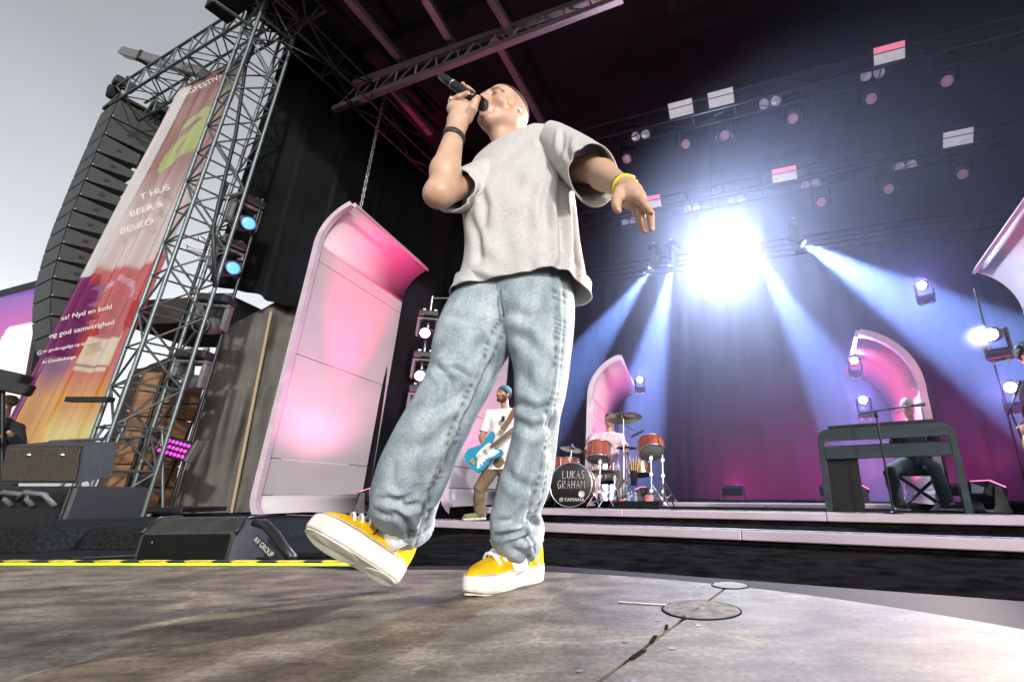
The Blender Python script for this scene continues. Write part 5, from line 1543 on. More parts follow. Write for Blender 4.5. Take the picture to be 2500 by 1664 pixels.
# =================================================================== THE BAND
def add_hand(F, wrist, d, n, s=1.0, curl=.5, left=False):
    """palm and five bent fingers; d = pointing direction, n = palm normal"""
    d = nrm(d); n = np.array(n, float); n = nrm(n - d * (n @ d)); x = np.cross(d, n) * (-1 if left else 1); w = np.array(wrist)
    F.cone(w, w + d * .05 * s, .026 * s, .030 * s, .015); F.cone(w + d * .062 * s - x * .026 * s, w + d * .062 * s + x * .026 * s, .017 * s, .017 * s, .015)
    for k_, (o, ln) in enumerate(((-.030, .085), (-.010, .095), (.010, .09), (.030, .07))):
        p = w + (d * .075 + x * o) * s; q = d.copy()
        for j in range(3):
            a = curl * (.6 + .5 * j); q = nrm(q * math.cos(a) + n * math.sin(a)); p2 = p + q * ln / 3 * s
            F.cone(p, p2, .0098 * s, .0088 * s, .004); p = p2
    p = w + (d * .03 - x * .03) * s; q = nrm(d * .7 - x * .75 + n * .3); F.chain([p, p + q * .035 * s, p + (q + d * .5) * .055 * s], [.014 * s, .011 * s, .009 * s], .006)
def person(label, J, look, h=.0075):
    """J: joints in metres; look: materials and cuts"""
    g = {k: np.array(v, float) for k, v in J.items()}
    pts = np.array([v for k, v in g.items() if k not in ('f', 'nR', 'nL', 'dR', 'dL')])
    lo, hi = pts.min(0) - .24, pts.max(0) + .24
    t = thing('person', label, 'person', tuple((g['pelvis'][0], g['pelvis'][1], min(g['anR'][2], g['anL'][2]) - .08)))
    ax = head_axes(g['f'], look.get('roll', 0)); s = look.get('hs', .98)
    def torso(F, o=0.0, k=.05):
        ch = g['neck'] * .55 + g['pelvis'] * .45; wv = (g['shL'] - g['shR']) * .5
        sw = (g['neck'] * .78 + g['pelvis'] * .22)
        F.cone(sw - wv * .52, sw + wv * .52, .088 + o, .088 + o, k); F.cone(ch - wv * .35, ch + wv * .35, .10 + o, .10 + o, k)
        F.cone(ch - wv * .25, g['pelvis'] - wv * .30 + (0, 0, .06), .095 + o, .10 + o, k); F.cone(ch + wv * .25, g['pelvis'] + wv * .30 + (0, 0, .06), .095 + o, .10 + o, k)
        F.cone(g['neck'] - (0, 0, .03), g['shR'], .05 + o, .055 + o, k); F.cone(g['neck'] - (0, 0, .03), g['shL'], .05 + o, .055 + o, k)
    def arm(F, sd, o=0.0, upto=1.0):
        a, b, c = g['sh' + sd], g['el' + sd], g['ha' + sd]
        F.cone(a, b, .052 + o, .040 + o, .03)
        if upto >= 1: F.chain([b, b + (c - b) * .35, c], [.039 + o, .041 + o, .026 + o], .02)
    def leg(F, sd, o=0.0):
        a, b, c = g['hip' + sd], g['kn' + sd], g['an' + sd]
        F.cone(g['pelvis'], a, .10 + o, .088 + o, .05); F.cone(a, b, .086 + o, .058 + o, .03); F.chain([b, b + (c - b) * .3, c], [.055 + o, .058 + o, .036 + o], .02)
    F = Field(lo, hi, h)
    hp_ = add_head(F, g['head'], ax, s)
    F.cone(hp_(0, -.03, -.05), g['neck'] - (0, 0, .01), .052 * s, .056, .03)
    torso(F, -.012); arm(F, 'R'); arm(F, 'L'); leg(F, 'R', -.012); leg(F, 'L', -.012)
    for sd, lf in (('R', False), ('L', True)):
        if 'd' + sd in g: add_hand(F, g['ha' + sd], g['d' + sd], g['n' + sd], 1.0, look.get('curl' + sd, .45), lf)
        else: F.cone(g['ha' + sd], g['ha' + sd] + nrm(g['ha' + sd] - g['el' + sd]) * .09, .028, .024, .01)
    for sd in 'RL':
        F.cone(g['an' + sd], g['toe' + sd], .036, .030, .02)
    P, Q = F.surf(); P = relax(P, Q, 1, .4)
    npmesh('body', P, Q, look['skin'], t, face_tint(P, g['head'], ax, s, stubble=look.get('stubble', 0), beard=look.get('beard')))
    # shirt
    F = Field(lo, hi, h); torso(F, .014); arm(F, 'R', .018, look.get('sleeve', .6)); arm(F, 'L', .018, look.get('sleeve', .6))
    F.cone(g['pelvis'] + (0, 0, .05) - (g['shL'] - g['shR']) * .18, g['pelvis'] + (0, 0, look.get('hem', -.05)) - (g['shL'] - g['shR']) * .18, .118, .13, .04)
    F.cone(g['pelvis'] + (0, 0, .05) + (g['shL'] - g['shR']) * .18, g['pelvis'] + (0, 0, look.get('hem', -.05)) + (g['shL'] - g['shR']) * .18, .118, .13, .04)
    F.cut(g['pelvis'] + (0, 0, look.get('hem', -.05)), (0, 0, -1))
    F.ell(g['neck'] + (0, 0, .045), (.070, .068, .075), None, .01, sub=True)
    if look.get('sleeve', .6) < 1:
        for sd in 'RL':
            a, b = g['sh' + sd], g['el' + sd]; q = a + (b - a) * look['sleeve']; n = nrm(b - a)
            F.ell(q + n * .17, (.16, .16, .16), None, 0, sub=True)
    P, Q = F.surf(); P = relax(P, Q, 1, .5)
    nn_ = smooth_noise(P, 26, 5)[:, None] * .006 * (P - g['pelvis']) / (np.linalg.norm(P - g['pelvis'], axis=1)[:, None] + .05)
    npmesh('shirt', P + nn_, Q, look['shirt'], t)
    # trousers
    F = Field(lo, hi, h); leg(F, 'R', .020); leg(F, 'L', .020)
    F.cone(g['pelvis'] + (0, 0, .06), g['pelvis'], .112, .125, .05)
    for sd in 'RL':
        a, b = g['kn' + sd], g['an' + sd]; F.cone(a + (b - a) * .4, b - (b - a) * .03, .078, .066, .03); q = b; F.ell(q + nrm(b - a) * .12, (.12, .12, .12), None, 0, sub=True)
    P, Q = F.surf(); P = relax(P, Q, 1, .5)
    P = P + smooth_noise(P * np.array((1, 1, 1.4)), 42, 9)[:, None] * .006 * np.array((1, 1, 0))
    npmesh('trousers', P, Q, look['trousers'], t)
    # shoes
    for sd in 'RL':
        a, b = g['an' + sd], g['toe' + sd]; dv = nrm((b - a) * (1, 1, 0)); base = a[2] - .075
        F = Field(np.minimum(a, b) - .16, np.maximum(a, b) + .16, .006)
        he = np.array((a[0], a[1], 0)) - dv * .045; to_ = np.array((a[0], a[1], 0)) + dv * .19
        F.cone(he + (0, 0, base + .052), to_ + (0, 0, base + .040), .042, .036, .01); F.cone(np.array((a[0], a[1], base + .06)), np.array((a[0], a[1], base + .11)), .046, .045, .02)
        F.cut((0, 0, base), (0, 0, -1)); P, Q = F.surf(); so = npmesh('shoe', P, Q, look['shoes'], t)
        F = Field(np.minimum(a, b) - .16, np.maximum(a, b) + .16, .006); F.cone(he + (0, 0, base + .02), to_ + (0, 0, base + .02), .046, .042, 0); F.cut((0, 0, base), (0, 0, -1)); F.cut((0, 0, base + .026), (0, 0, 1)); P, Q = F.surf(); npmesh('sole', P, Q, look.get('sole', M_SOLE), so)
    # hair
    if look.get('hair'):
        C = g['head']; l, f, u = ax; F = Field(C - .22, C + .22, .006)
        hm, kind = look['hair']; A = np.stack([l, f, u])
        F.ell(C + (f * -.022 + u * .040) * s, np.array((.085, .106, .094)) * s, A, 0)
        if kind == 'full': F.ell(C + (f * -.045 + u * .0) * s, np.array((.082, .075, .085)) * s, A, .02)
        if kind == 'curly':
            r_ = np.random.default_rng(3)
            for _ in range(90):
                q = r_.normal(size=3); q /= np.linalg.norm(q)
                F.ell(C + (f * -.03 + u * .05) + A.T @ (q * np.array((.095, .105, .10))), (.032,) * 3, None, .012)
        F.cut(C + (u * .030 + f * .060) * s, f * .80 - u * .60) if kind != 'curly' else F.cut(C + (u * .05 + f * .075), f * .9 - u * .45)
        if kind == 'short': F.cut(C + (u * .0 + f * -.03) * s, -u + f * .5)
        else: F.cut(C + u * -.075 * s, -u)
        P, Q = F.surf(); P = P + smooth_noise(P, 150, 4)[:, None] * .0035 * (P - C) / .1
        npmesh('hair', P, Q, hm, t)
    if look.get('cap'):
        C = g['head']; l, f, u = ax; F = Field(C - .2, C + .2, .006); A = np.stack([l, f, u])
        F.ell(C + (f * -.024 + u * .044) * s, np.array((.088, .108, .096)) * s, A, 0); F.cut(C + (u * .045 + f * .03) * s, f * .55 - u * .85); F.cut(C + (u * .012) * s, -u + f * .1)
        P, Q = F.surf(); npmesh('cap', P, Q, look['cap'], t)
    return t, hp_
def jpx(d, Y):
    return {k: (np.array(v) if len(v) == 3 and isinstance(v, np.ndarray) else np.array(at(v[0], v[1], v[2] if len(v) > 2 else Y))) for k, v in d.items()}
def fx(j, z, *ks):
    for k in ks: j[k][2] = z

M_TEEW = mat('white_cotton_tee', (0.70, 0.68, 0.67), 0.85, var=0.05, scale=9, bump=0.25, bscale=60)
M_PANTB = mat('brown_trousers', (0.17, 0.115, 0.070), 0.85, var=0.2, scale=14, bump=0.3, bscale=60)
M_SHOEG = mat('green_suede_shoe', (0.16, 0.20, 0.07), 0.8, var=0.4, scale=30)
# --- bass player
BY = 6.35
j = jpx({'head': (1229, 962), 'neck': (1234, 1000), 'shR': (1195, 1013), 'shL': (1266, 1010), 'elR': (1176, 1066, 6.30), 'haR': (1180, 1083, 6.12), 'elL': (1290, 1060, 6.30), 'haL': (1300, 1020, 6.12),
         'pelvis': (1224, 1128), 'hipR': (1208, 1135), 'hipL': (1240, 1135), 'knR': (1172, 1190, 6.28), 'knL': (1226, 1190, 6.33), 'anR': (1172, 1248, 6.35), 'anL': (1236, 1250, 6.42)}, BY)
fx(j, .012, 'anR', 'anL')
j['toeR'] = j['anR'] + (-.13, -.13, -.05); j['toeL'] = j['anL'] + (.06, -.17, -.05)
j['f'] = (-.50, -.86, .05); j['dR'] = nrm((.75, -.1, -.62)); j['nR'] = (.1, 1, .2); j['dL'] = nrm((.3, .3, .9)); j['nL'] = (0, 1, 0)
bassist, hp_ = person('bass player in white t-shirt and brown trousers with a turned-back cap', j, dict(skin=M_SKIN2, shirt=M_TEEW, trousers=M_PANTB, shoes=M_SHOEG, hair=(M_HAIRD, 'full'), cap=mat('teal_cap', (0.03, 0.13, 0.15), 0.8), beard=(.16, .11, .09), sleeve=.72, hem=-.10, curlR=.55))
b = MB(); q = np.array(at(1228, 1022, 6.16)); b.box((0, 0, 0), (.045, .004, .075), Matrix.Translation(q)); b.build('chest_print', M_BLACK, bassist)
# --- bass guitar
bg = thing('bass_guitar', 'blue bass guitar with white pickguard worn by the bass player', 'guitar', at(1186, 1104, 6.08))
ga = at(1186, 1104, 6.06); gb = at(1335, 983, 6.14)
gx = (gb - ga).normalized(); gn = Vector((-.12, -1, .12)); gn = (gn - gx * gn.dot(gx)).normalized(); gy = gn.cross(gx)
GM = axes(gx, gy, gn, ga)
def smooth_poly(pts, n=6):
    out = []; k = len(pts)
    for i in range(k):
        p0, p1, p2, p3 = [Vector(pts[(i + o) % k]) for o in (-1, 0, 1, 2)]
        for s in range(n):
            t = s / n; out.append(tuple(.5 * ((2 * p1) + (-p0 + p2) * t + (2 * p0 - 5 * p1 + 4 * p2 - p3) * t * t + (-p0 + 3 * p1 - 3 * p2 + p3) * t ** 3)))
    return out
body_o = smooth_poly([(-.25, .02), (-.24, .13), (-.15, .185), (-.04, .145), (.04, .125), (.13, .165), (.22, .175), (.215, .115), (.135, .055), (.12, 0), (.13, -.06), (.175, -.12), (.15, -.17), (.07, -.16), (-.01, -.125), (-.09, -.155), (-.18, -.165), (-.24, -.10)])
b = MB(); b.prism(body_o, -.02, .02, GM); b.build('body', mat('sky_blue_lacquer', (0.02, 0.24, 0.40), 0.42, spec=.25, var=.05, scale=5), bg)
guard = smooth_poly([(-.13, -.02), (-.10, .05), (.02, .07), (.11, .06), (.11, -.05), (.14, -.115), (.06, -.12), (-.02, -.09), (-.11, -.115), (-.19, -.11), (-.16, -.06)])
b = MB(); b.prism(guard, .0205, .024, GM); b.build('pickguard', mat('white_pickguard', (0.75, 0.74, 0.70), 0.3), bg)
b = MB(); b.box((.40, 0, .014), (.66, .058, .022), GM, bev=.004); nk = b.build('neck', mat('maple_neck', (0.42, 0.24, 0.10), 0.4, var=.2, scale=9), bg)
b = MB(); b.box((.41, 0, .0275), (.64, .054, .005), GM); b.build('fingerboard', mat('rosewood', (0.16, 0.085, 0.05), 0.5), nk)
b = MB(); b.box((.82, .01, .01), (.20, .10, .018), GM, bev=.01); b.build('headstock', MATS['maple_neck'], nk)
for k_ in range(4):
    b = MB(); b.tube([GM @ Vector((-.20, -.0225 + .015 * k_, .036)), GM @ Vector((.85, -.018 + .012 * k_, .034))], .0016, 4); b.build('string', M_CHROME, bg)
for (x_, w_) in ((-.06, .04), (.0, .04)):
    b = MB(); b.box((x_, 0, .026), (w_, .085, .012), GM, bev=.003); b.build('pickup', M_WHITE if x_ < -.01 else M_CHROME, bg)
b = MB(); b.box((-.185, 0, .028), (.05, .085, .014), GM, bev=.003); b.build('bridge', mat('brass_bridge', (0.6, 0.5, 0.15), 0.3, 0.8), bg)
for (x_, y_) in ((-.13, -.105), (-.085, -.105), (-.04, -.095)):
    b = MB(); b.lathe([(.011, 0), (.011, .014), (.0005, .015)], 12, GM @ Matrix.Translation((x_, y_, .024))); b.build('knob', M_CHROME, bg)
b = MB(); sw = [at(1262, 992, 6.20), at(1256, 1000, 6.14), at(1244, 1024, 6.13), at(1226, 1048, 6.08)]
for i_ in range(len(sw) - 1):
    a, c = sw[i_], sw[i_ + 1]; wv = (c - a).cross(Vector((0, 1, 0))).normalized() * .035
    b.add([a - wv, a + wv, c + wv, c - wv, a - wv + Vector((0, .006, 0)), a + wv + Vector((0, .006, 0)), c + wv + Vector((0, .006, 0)), c - wv + Vector((0, .006, 0))], [(0, 1, 2, 3), (7, 6, 5, 4), (0, 4, 5, 1), (1, 5, 6, 2), (2, 6, 7, 3), (3, 7, 4, 0)])
b.build('strap', mat('brown_leather_strap', (0.16, 0.07, 0.035), 0.6), bg)

# --- drummer
DY = 8.35
j = jpx({'head': (1487, 1024), 'neck': (1487, 1056), 'shR': (1450, 1066), 'shL': (1515, 1068), 'elR': (1431, 1104, 8.2), 'haR': (1430, 1098, 7.95), 'elL': (1530, 1108, 8.2), 'haL': (1528, 1104, 7.9),
         'pelvis': (1487, 1158), 'hipR': (1470, 1162), 'hipL': (1503, 1162), 'knR': (1455, 1158, 7.9), 'knL': (1518, 1158, 7.9), 'anR': (1452, 1222, 7.95), 'anL': (1510, 1222, 7.85)}, DY)
fx(j, .20, 'anR', 'anL')
j['toeR'] = j['anR'] + (0, -.18, -.04); j['toeL'] = j['anL'] + (0, -.18, -.04); j['f'] = (-.1, -1, -.05)
M_STRIPE = mat('pink_checked_shirt', (0.55, 0.30, 0.40), 0.8, col2=(0.70, 0.62, 0.66), scale=40)
person('drummer in a pink and white shirt seated behind the drums', j, dict(skin=M_SKIN2, shirt=M_STRIPE, trousers=mat('pale_trousers', (0.55, 0.52, 0.50), 0.85), shoes=M_BLACK, hair=(M_HAIRD, 'short'), stubble=.8, sleeve=.8, hem=.0))
st_ = thing('drum_stool', 'low black drum stool under the drummer', 'stool', j['pelvis'] * (1, 1, 0) + (0, 0, .125))
pz = j['pelvis']; b = MB(); b.lathe([(.0005, -.06), (.16, -.06), (.17, -.03), (.16, 0), (.0005, 0)], 18, Matrix.Translation((pz[0], pz[1], pz[2] - .10))); b.build('seat', M_BLACKC, st_)
rod('post', (pz[0], pz[1], .125), (pz[0], pz[1], pz[2] - .15), .02, M_CHROME, st_)

M_COPPER = mat('copper_lacquer', (0.42, 0.10, 0.06), 0.22, 0.35, var=.15, scale=6)
M_DHEAD = mat('drum_head', (0.55, 0.55, 0.55), 0.5)
M_TEALH = mat('clear_drum_head', (0.28, 0.34, 0.36), 0.3)
def drum(name, label, c, axis, r, dep, shell, head1, head2=None, lugs=8, cat='drum'):
    """c = centre, axis points to the batter side"""
    c = Vector(c); z = Vector(axis).normalized(); x, y, _ = frame((0, 0, 0), z); M_ = axes(x, y, z, c); t = thing(name, label, cat, c, 0, 'drums of the kit')
    b = MB(); b.lathe([(r, -dep / 2), (r, dep / 2)], 36, M_, cap=False); b.lathe([(r * .985, dep / 2), (r * .985, -dep / 2)], 36, M_, cap=False); b.build('shell', shell, t)
    for s, hm in ((1, head1), (-1, head2 or head1)):
        b = MB(); b.lathe([(.0005, s * (dep / 2 + .006)), (r * .97, s * (dep / 2 + .004)), (r * .995, s * dep / 2)], 36, M_, cap=False); b.build('head', hm, t)
        b = MB(); b.tube([M_ @ Vector((r * 1.02 * math.cos(a), r * 1.02 * math.sin(a), s * dep / 2)) for a in np.linspace(0, 2 * math.pi, 40, endpoint=False)], .011, 6, closed=True); b.build('hoop', M_CHROME, t)
    for k_ in range(lugs):
        a = 2 * math.pi * (k_ + .5) / lugs; p0 = M_ @ Vector((r * 1.03 * math.cos(a), r * 1.03 * math.sin(a), -dep / 2)); p1 = M_ @ Vector((r * 1.03 * math.cos(a), r * 1.03 * math.sin(a), dep / 2))
        lg = rod('tension_rod', p0, p1, .006, M_CHROME, t, 6)
    return t, M_
KC = at(1396, 1183, 7.25); KC.z = .06 + .325
kd, KM = drum('bass_drum', 'large bass drum with a black lettered front head', KC + Vector((0, .2, 0)), (-.06, -1, .02), .315, .42, M_COPPER, mat('black_drum_head', (0.012, 0.012, 0.013), 0.3, var=.3, scale=20), M_DHEAD, 10)
fc = KC + Vector((-.012, -.022, 0)); kx = Vector((1, -.06, 0)).normalized(); kz = Vector((.0, .02, 1))
def ktext(s, u, v, size, **k): text_mesh('lettering', s, size, M_PRINT, kd, fc + kx * u + Vector((0, -.004, v)), kx, kz, depth=.001, **k)
# hand drawn capitals
def strokes(s, u, v, size):
    G = {'L': [[(0, 1), (0.02, 0), (.5, .05)]], 'U': [[(0, 1), (.02, .15), (.25, 0), (.48, .15), (.5, .95)]], 'K': [[(0, 1), (.02, 0)], [(.48, .95), (.03, .45), (.5, 0)]], 'A': [[(0, 0), (.26, 1), (.5, 0)], [(.08, .4), (.46, .42)]],
         'S': [[(.5, .9), (.2, 1), (.02, .75), (.45, .35), (.3, .02), (0, .1)]], 'G': [[(.5, .9), (.2, 1), (0, .5), (.2, .0), (.5, .1), (.5, .45), (.25, .45)]], 'R': [[(0, 0), (.02, 1), (.4, .95), (.42, .6), (.03, .5), (.5, 0)]],
         'H': [[(0, 1), (.02, 0)], [(.5, 1), (.48, 0)], [(0, .5), (.5, .52)]], 'M': [[(0, 0), (.05, 1), (.3, .35), (.55, 1), (.6, 0)]]}
    b = MB()
    for ch in s:
        for st__ in G[ch]:
            b.tube([fc + kx * (u + x_ * size * .78) + Vector((0, -.006, v + y_ * size + .05 * x_ * size)) for x_, y_ in st__], .0055, 5)
        u += size * (.62 if ch not in 'M' else .7)
    b.build('lettering', M_PRINT, kd)
strokes('LUKAS', -.13, .09, .115); strokes('GRAHAM', -.20, -.055, .115)
ktext('YAMAHA', -.095, -.235, .075)
b = MB(); em = fc + kx * -.135 + Vector((0, -.005, -.21)); b.tube([em + kx * (.026 * math.cos(a)) + Vector((0, 0, .026 * math.sin(a))) for a in np.linspace(0, 6.283, 24, endpoint=False)], .004, 5, closed=True)
for k_ in range(3): a = math.pi * k_ / 3 + .52; b.tube([em - (kx * math.cos(a) + Vector((0, 0, math.sin(a)))) * .024, em + (kx * math.cos(a) + Vector((0, 0, math.sin(a)))) * .024], .003, 5)
b.build('emblem', M_PRINT, kd)
b = MB(); b.lathe([(.0005, 0), (.045, .001), (.047, .003)], 20, axes(kx, kz, (0, -1, 0), fc + kx * .17 + Vector((0, -.006, -.13))), cap=False); b.build('head_port', M_DHEAD, kd)
for e in (-1, 1): rod('spur', KC + Vector((e * .30, .15, -.10)), KC + Vector((e * .44, -.02, -.325)), .010, M_CHROME, kd)
def px_drum(name, lab, px, py, Y, r, dep, ax, shell, h1, h2): return drum(name, lab, at(px, py, Y), ax, r, dep, shell, h1, h2)[0]
px_drum('tom_drum', 'copper tom drum mounted left of centre over the bass drum', 1462, 1103, 7.55, .185, .25, (.03, .35, .94), M_COPPER, M_DHEAD, M_TEALH)
px_drum('tom_drum', 'tilted copper tom drum at the right of the kit', 1590, 1092, 7.35, .205, .20, (-.10, .55, .83), M_COPPER, M_DHEAD, mat('grey_drum_head', (0.22, 0.22, 0.23), 0.4))
px_drum('floor_tom_drum', 'copper drum half hidden behind the top of the bass drum', 1384, 1137, 7.9, .20, .22, (0, .1, 1), M_COPPER, M_DHEAD, M_DHEAD)
M_BRASS = mat('bronze_shell', (0.30, 0.17, 0.10), 0.25, 0.8, var=.2, scale=12)
px_drum('snare_drum', 'silver snare drum below the copper tom in front of the drummer', 1473, 1140, 7.8, .18, .14, (0, .15, 1), M_CHROME, M_DHEAD, M_TEALH)
px_drum('snare_drum', 'bronze side snare drum at the right of the kit', 1562, 1146, 7.5, .18, .16, (-.05, .2, 1), M_BRASS, M_DHEAD, mat('black_film', (0.03, 0.03, 0.035), 0.3))
def tripod(t, base, r, h, m=M_CHROME, n=3, a0=.4):
    base = Vector(base)
    for k_ in range(n):
        a = a0 + 2 * math.pi * k_ / n; f_t = base + Vector((math.cos(a) * r, math.sin(a) * r, .012)); rod('leg', base + Vector((0, 0, h)), f_t, .010, m, t, 8)
        bq = base + Vector((math.cos(a) * r * .55, math.sin(a) * r * .55, h * .45)); rod('leg_brace', base + Vector((0, 0, h * .25)), bq, .007, m, t, 6)
M_CYM = mat('dull_bronze', (0.35, 0.33, 0.22), 0.22, 0.9, var=.15, scale=8, bump=.15, bscale=80)  # muted olive bronze, one base colour with slight random variation
def cymbal(lab, px, py, Y, r, tilt, base_px, floor=.06, stand=True):
    c = at(px, py, Y); t = thing('cymbal', lab, 'cymbal', Vector((c.x, c.y, floor)), 0, 'cymbals of the kit')
    M_ = Matrix.Translation(c) @ Matrix.Rotation(tilt[0], 4, 'X') @ Matrix.Rotation(tilt[1], 4, 'Y')
    b = MB(); b.lathe([(r, -.034), (r * .8, -.018), (r * .45, -.002), (r * .2, .008), (r * .17, .022), (r * .08, .034), (.006, .036), (.006, .03), (r * .16, .018), (r * .2, .003), (r * .8, -.023), (r, -.037)], 40, M_, cap=False); b.build('plate', M_CYM, t)
    bx = Vector((c.x + base_px, c.y, floor))
    rod('stand_tube', bx + Vector((0, 0, .10)), Vector((bx.x, bx.y, c.z * .55)), .015, M_CHROME, t); rod('stand_tube', Vector((bx.x, bx.y, c.z * .55)), c, .010, M_CHROME, t)
    for f_ in (.28, .55, .8): b = MB(); b.lathe([(.022, -.02), (.022, .02)], 10, Matrix.Translation(bx.lerp(c, f_) if f_ > .55 else bx + Vector((0, 0, c.z * f_)))); b.build('wing_collar', M_CHROME, t)
    b = MB(); b.lathe([(.012, 0), (.016, .01), (.006, .03)], 10, Matrix.Translation(c + Vector((0, 0, .034)))); b.build('wing_nut', M_CHROME, t)
    tripod(t, bx, .28, .42)
    return t
cymbal('big crash cymbal on the tall stand in front of the drummer', 1522, 1015, 7.35, .30, (R(-9), R(-3)), .01)
cymbal('dark crash cymbal at the left over the bass drum', 1397, 1092, 7.6, .20, (R(-8), R(8)), -.05)
cymbal('hi-hat cymbal pair between the crash stand and the right tom', 1530, 1088, 7.95, .19, (R(-3), R(0)), .0)
cymbal('small splash cymbal stand behind the right tom', 1612, 1075, 7.7, .10, (R(-12), R(12)), .03)
for (bx_, tz, Y_, lab) in ((1463, 1115, 7.5, 'chrome tripod stand carrying the left tom'), (1591, 1105, 7.35, 'chrome tripod stand carrying the right tom'), (1620, 1110, 7.2, 'rightmost chrome tripod stand of the drum kit'), (1500, 1160, 7.1, 'low chrome stand beside the bass drum')):
    bq = at(bx_, 1238, Y_); bq.z = .06; t = thing('drum_stand', lab, 'stand', bq, 0, 'drum stands')
    tp = at(bx_, tz, Y_); rod('stand_tube', bq + Vector((0, 0, .08)), Vector((bq.x, bq.y, tp.z)), .014, M_CHROME, t)
    for f_ in (.3, .6, .9): bar('clamp', Vector((bq.x, bq.y, bq.z + (tp.z - bq.z) * f_)), (.05, .04, .04), M_CHROME, t)
    tripod(t, bq, .24, .34, a0=bx_ * .1)
# stick bag, bottles, cup and small things on the riser
sb = thing('stick_bag', 'black stick holder full of pale drum sticks', 'stick holder', at(1548, 1160, 7.35))
p = at(1548, 1158, 7.3); b = MB(); b.lathe([(.05, -.16), (.055, .06)], 14, Matrix.Translation(p)); b.build('holder', M_BLACKC, sb)
for k_ in range(10):
    a = k_ * .63; q = p + Vector((math.cos(a) * .03, math.sin(a) * .03, -.05)); rod('drum_stick', q, q + Vector((math.cos(a) * .05 + .01, math.sin(a) * .02, .27 + .03 * (k_ % 3))), .008, mat('hickory', (0.60, 0.42, 0.22), 0.6), sb, 6)
M_PET = mat('clear_bottle', (0.55, 0.62, 0.66), 0.1, trans=.6)
for k_, px in enumerate((1534, 1551)):
    q = at(px, 1230, 7.0); q.z = .06; t = thing('water_bottle', ('left' if k_ == 0 else 'right') + ' of two water bottles at the foot of the crash cymbal stand', 'bottle', q, 0, 'water bottles')
    b = MB(); b.lathe([(.033, 0), (.034, .13), (.026, .17), (.014, .195)], 14, Matrix.Translation(q)); b.build('bottle', M_PET, t)
    b = MB(); b.lathe([(.0345, .05), (.0345, .11)], 14, Matrix.Translation(q), cap=False); b.build('bottle_label', mat('blue_label', (0.10, 0.25, 0.5), 0.5), t)
    b = MB(); b.lathe([(.015, .195), (.015, .215)], 12, Matrix.Translation(q)); b.build('cap', M_WHITE, t)
q = at(1518, 1230, 6.95); q.z = .06; b = MB(); b.lathe([(.032, 0), (.042, .13), (.040, .13), (.030, .004)], 16, Matrix.Translation(q)); tag(b.build('paper_cup', mat('pink_cup', (0.65, 0.12, 0.22), 0.5)), 'pink drinking cup beside the water bottles', 'cup')
for k_, (px, lab) in enumerate(((1534, 'flat black floor box in front of the water bottles'), (1582, 'larger black floor box right of the water bottles'))):
    q = at(px, 1238, 6.75); q.z = .06; b = MB(); b.prism([(-.15 - .04 * k_, -.12), (.15 + .04 * k_, -.12), (.13 + .04 * k_, .12), (-.13, .12)], 0, .10, Matrix.Translation(q) @ Matrix.Rotation(R(-20), 4, 'Z')); tag(b.build('floor_box', M_CARPET), lab, 'box')
q = at(1585, 1226, 7.1); q.z = .06; b = MB(); b.box((0, 0, .09), (.12, .08, .18), Matrix.Translation(q)); tag(b.build('carton', mat('red_white_carton', (0.65, 0.60, 0.55), 0.6, col2=(0.5, 0.05, 0.05), scale=9)), 'small red and white carton under the right tom', 'box')
# overhead microphone on a thin boom
om = thing('drum_microphone', 'black boom microphone hanging above the drum kit', 'microphone', at(1545, 1050, 7.5))
rod('boom', at(1512, 1030, 7.5), at(1552, 1052, 7.5), .008, M_BLACKM, om); rod('mic_body', at(1540, 1066, 7.5), at(1572, 1050, 7.5), .018, M_BLACK, om)

# --- keyboard console
kl = onv(2012, 5.95, Z2); kr = Vector((3.42, 4.86, Z2))
kx2 = (kr - kl); KW = kx2.length; kx2.normalize(); ky2 = Vector((-kx2.y, kx2.x, 0)); KH = .92; tilt = 0
kb = thing('keyboard_console', 'dark blue-grey keyboard desk with rounded top at the right of the stage', 'keyboard desk', kl)
M_CONS = mat('slate_desk_laminate', (0.035, 0.05, 0.06), 0.4, var=.25, scale=2.2, stretch=(.5, .5, 6), bump=.05)
KM2 = axes(kx2, ky2, (0, 0, 1), kl)
def rail(z0, z1, x0, x1, y0, name, dep=.04): b = MB(); b.box(((x0 + x1) / 2, y0 + dep / 2, (z0 + z1) / 2), (x1 - x0, dep, z1 - z0), KM2, bev=.006); return b.build(name, M_CONS, kb)
# rounded outer frame swept as one strip
rad = .12; pth = [(0, 0), (0, KH - rad)] + [(rad - rad * math.cos(R(a)), KH - rad + rad * math.sin(R(a))) for a in range(15, 91, 15)] + [(KW - rad + rad * math.sin(R(a)), KH - rad + rad * math.cos(R(a))) for a in range(0, 91, 15)] + [(KW, 0)]
wdt = .065; V = []; F = []; ctr = (KW / 2, KH / 2)
inn = []
for (x_, z_) in pth:
    xi = min(max(x_, wdt), KW - wdt); zi = min(z_, KH - .135); inn.append((xi, zi))
for (o1, o2) in zip(pth, inn):
    for y_ in (0, .055): V += [KM2 @ Vector((o1[0], y_, o1[1])), KM2 @ Vector((o2[0], y_, o2[1]))]
for i_ in range(len(pth) - 1):
    a = 4 * i_; c = a + 4; F += [(a, a + 1, c + 1, c), (a + 2, c + 2, c + 3, a + 3), (a, c, c + 2, a + 2), (a + 1, a + 3, c + 3, c + 1)]
mesh('front_frame', V, F, M_CONS, kb)
rail(KH - .345, KH - .20, wdt, KW - wdt, .004, 'front_rail')
top = MB(); top.box((KW / 2, .29, KH - .02), (KW - .24, .46, .035), KM2, bev=.006); top.build('desk_top', M_CONS, kb)
b = MB(); b.box((KW - .02, .30, KH * .46), (.035, .46, KH * .92), KM2, bev=.006); b.build('side_panel', mat('dark_desk_side', (0.03, 0.03, 0.035), 0.35, var=.2, scale=4), kb)
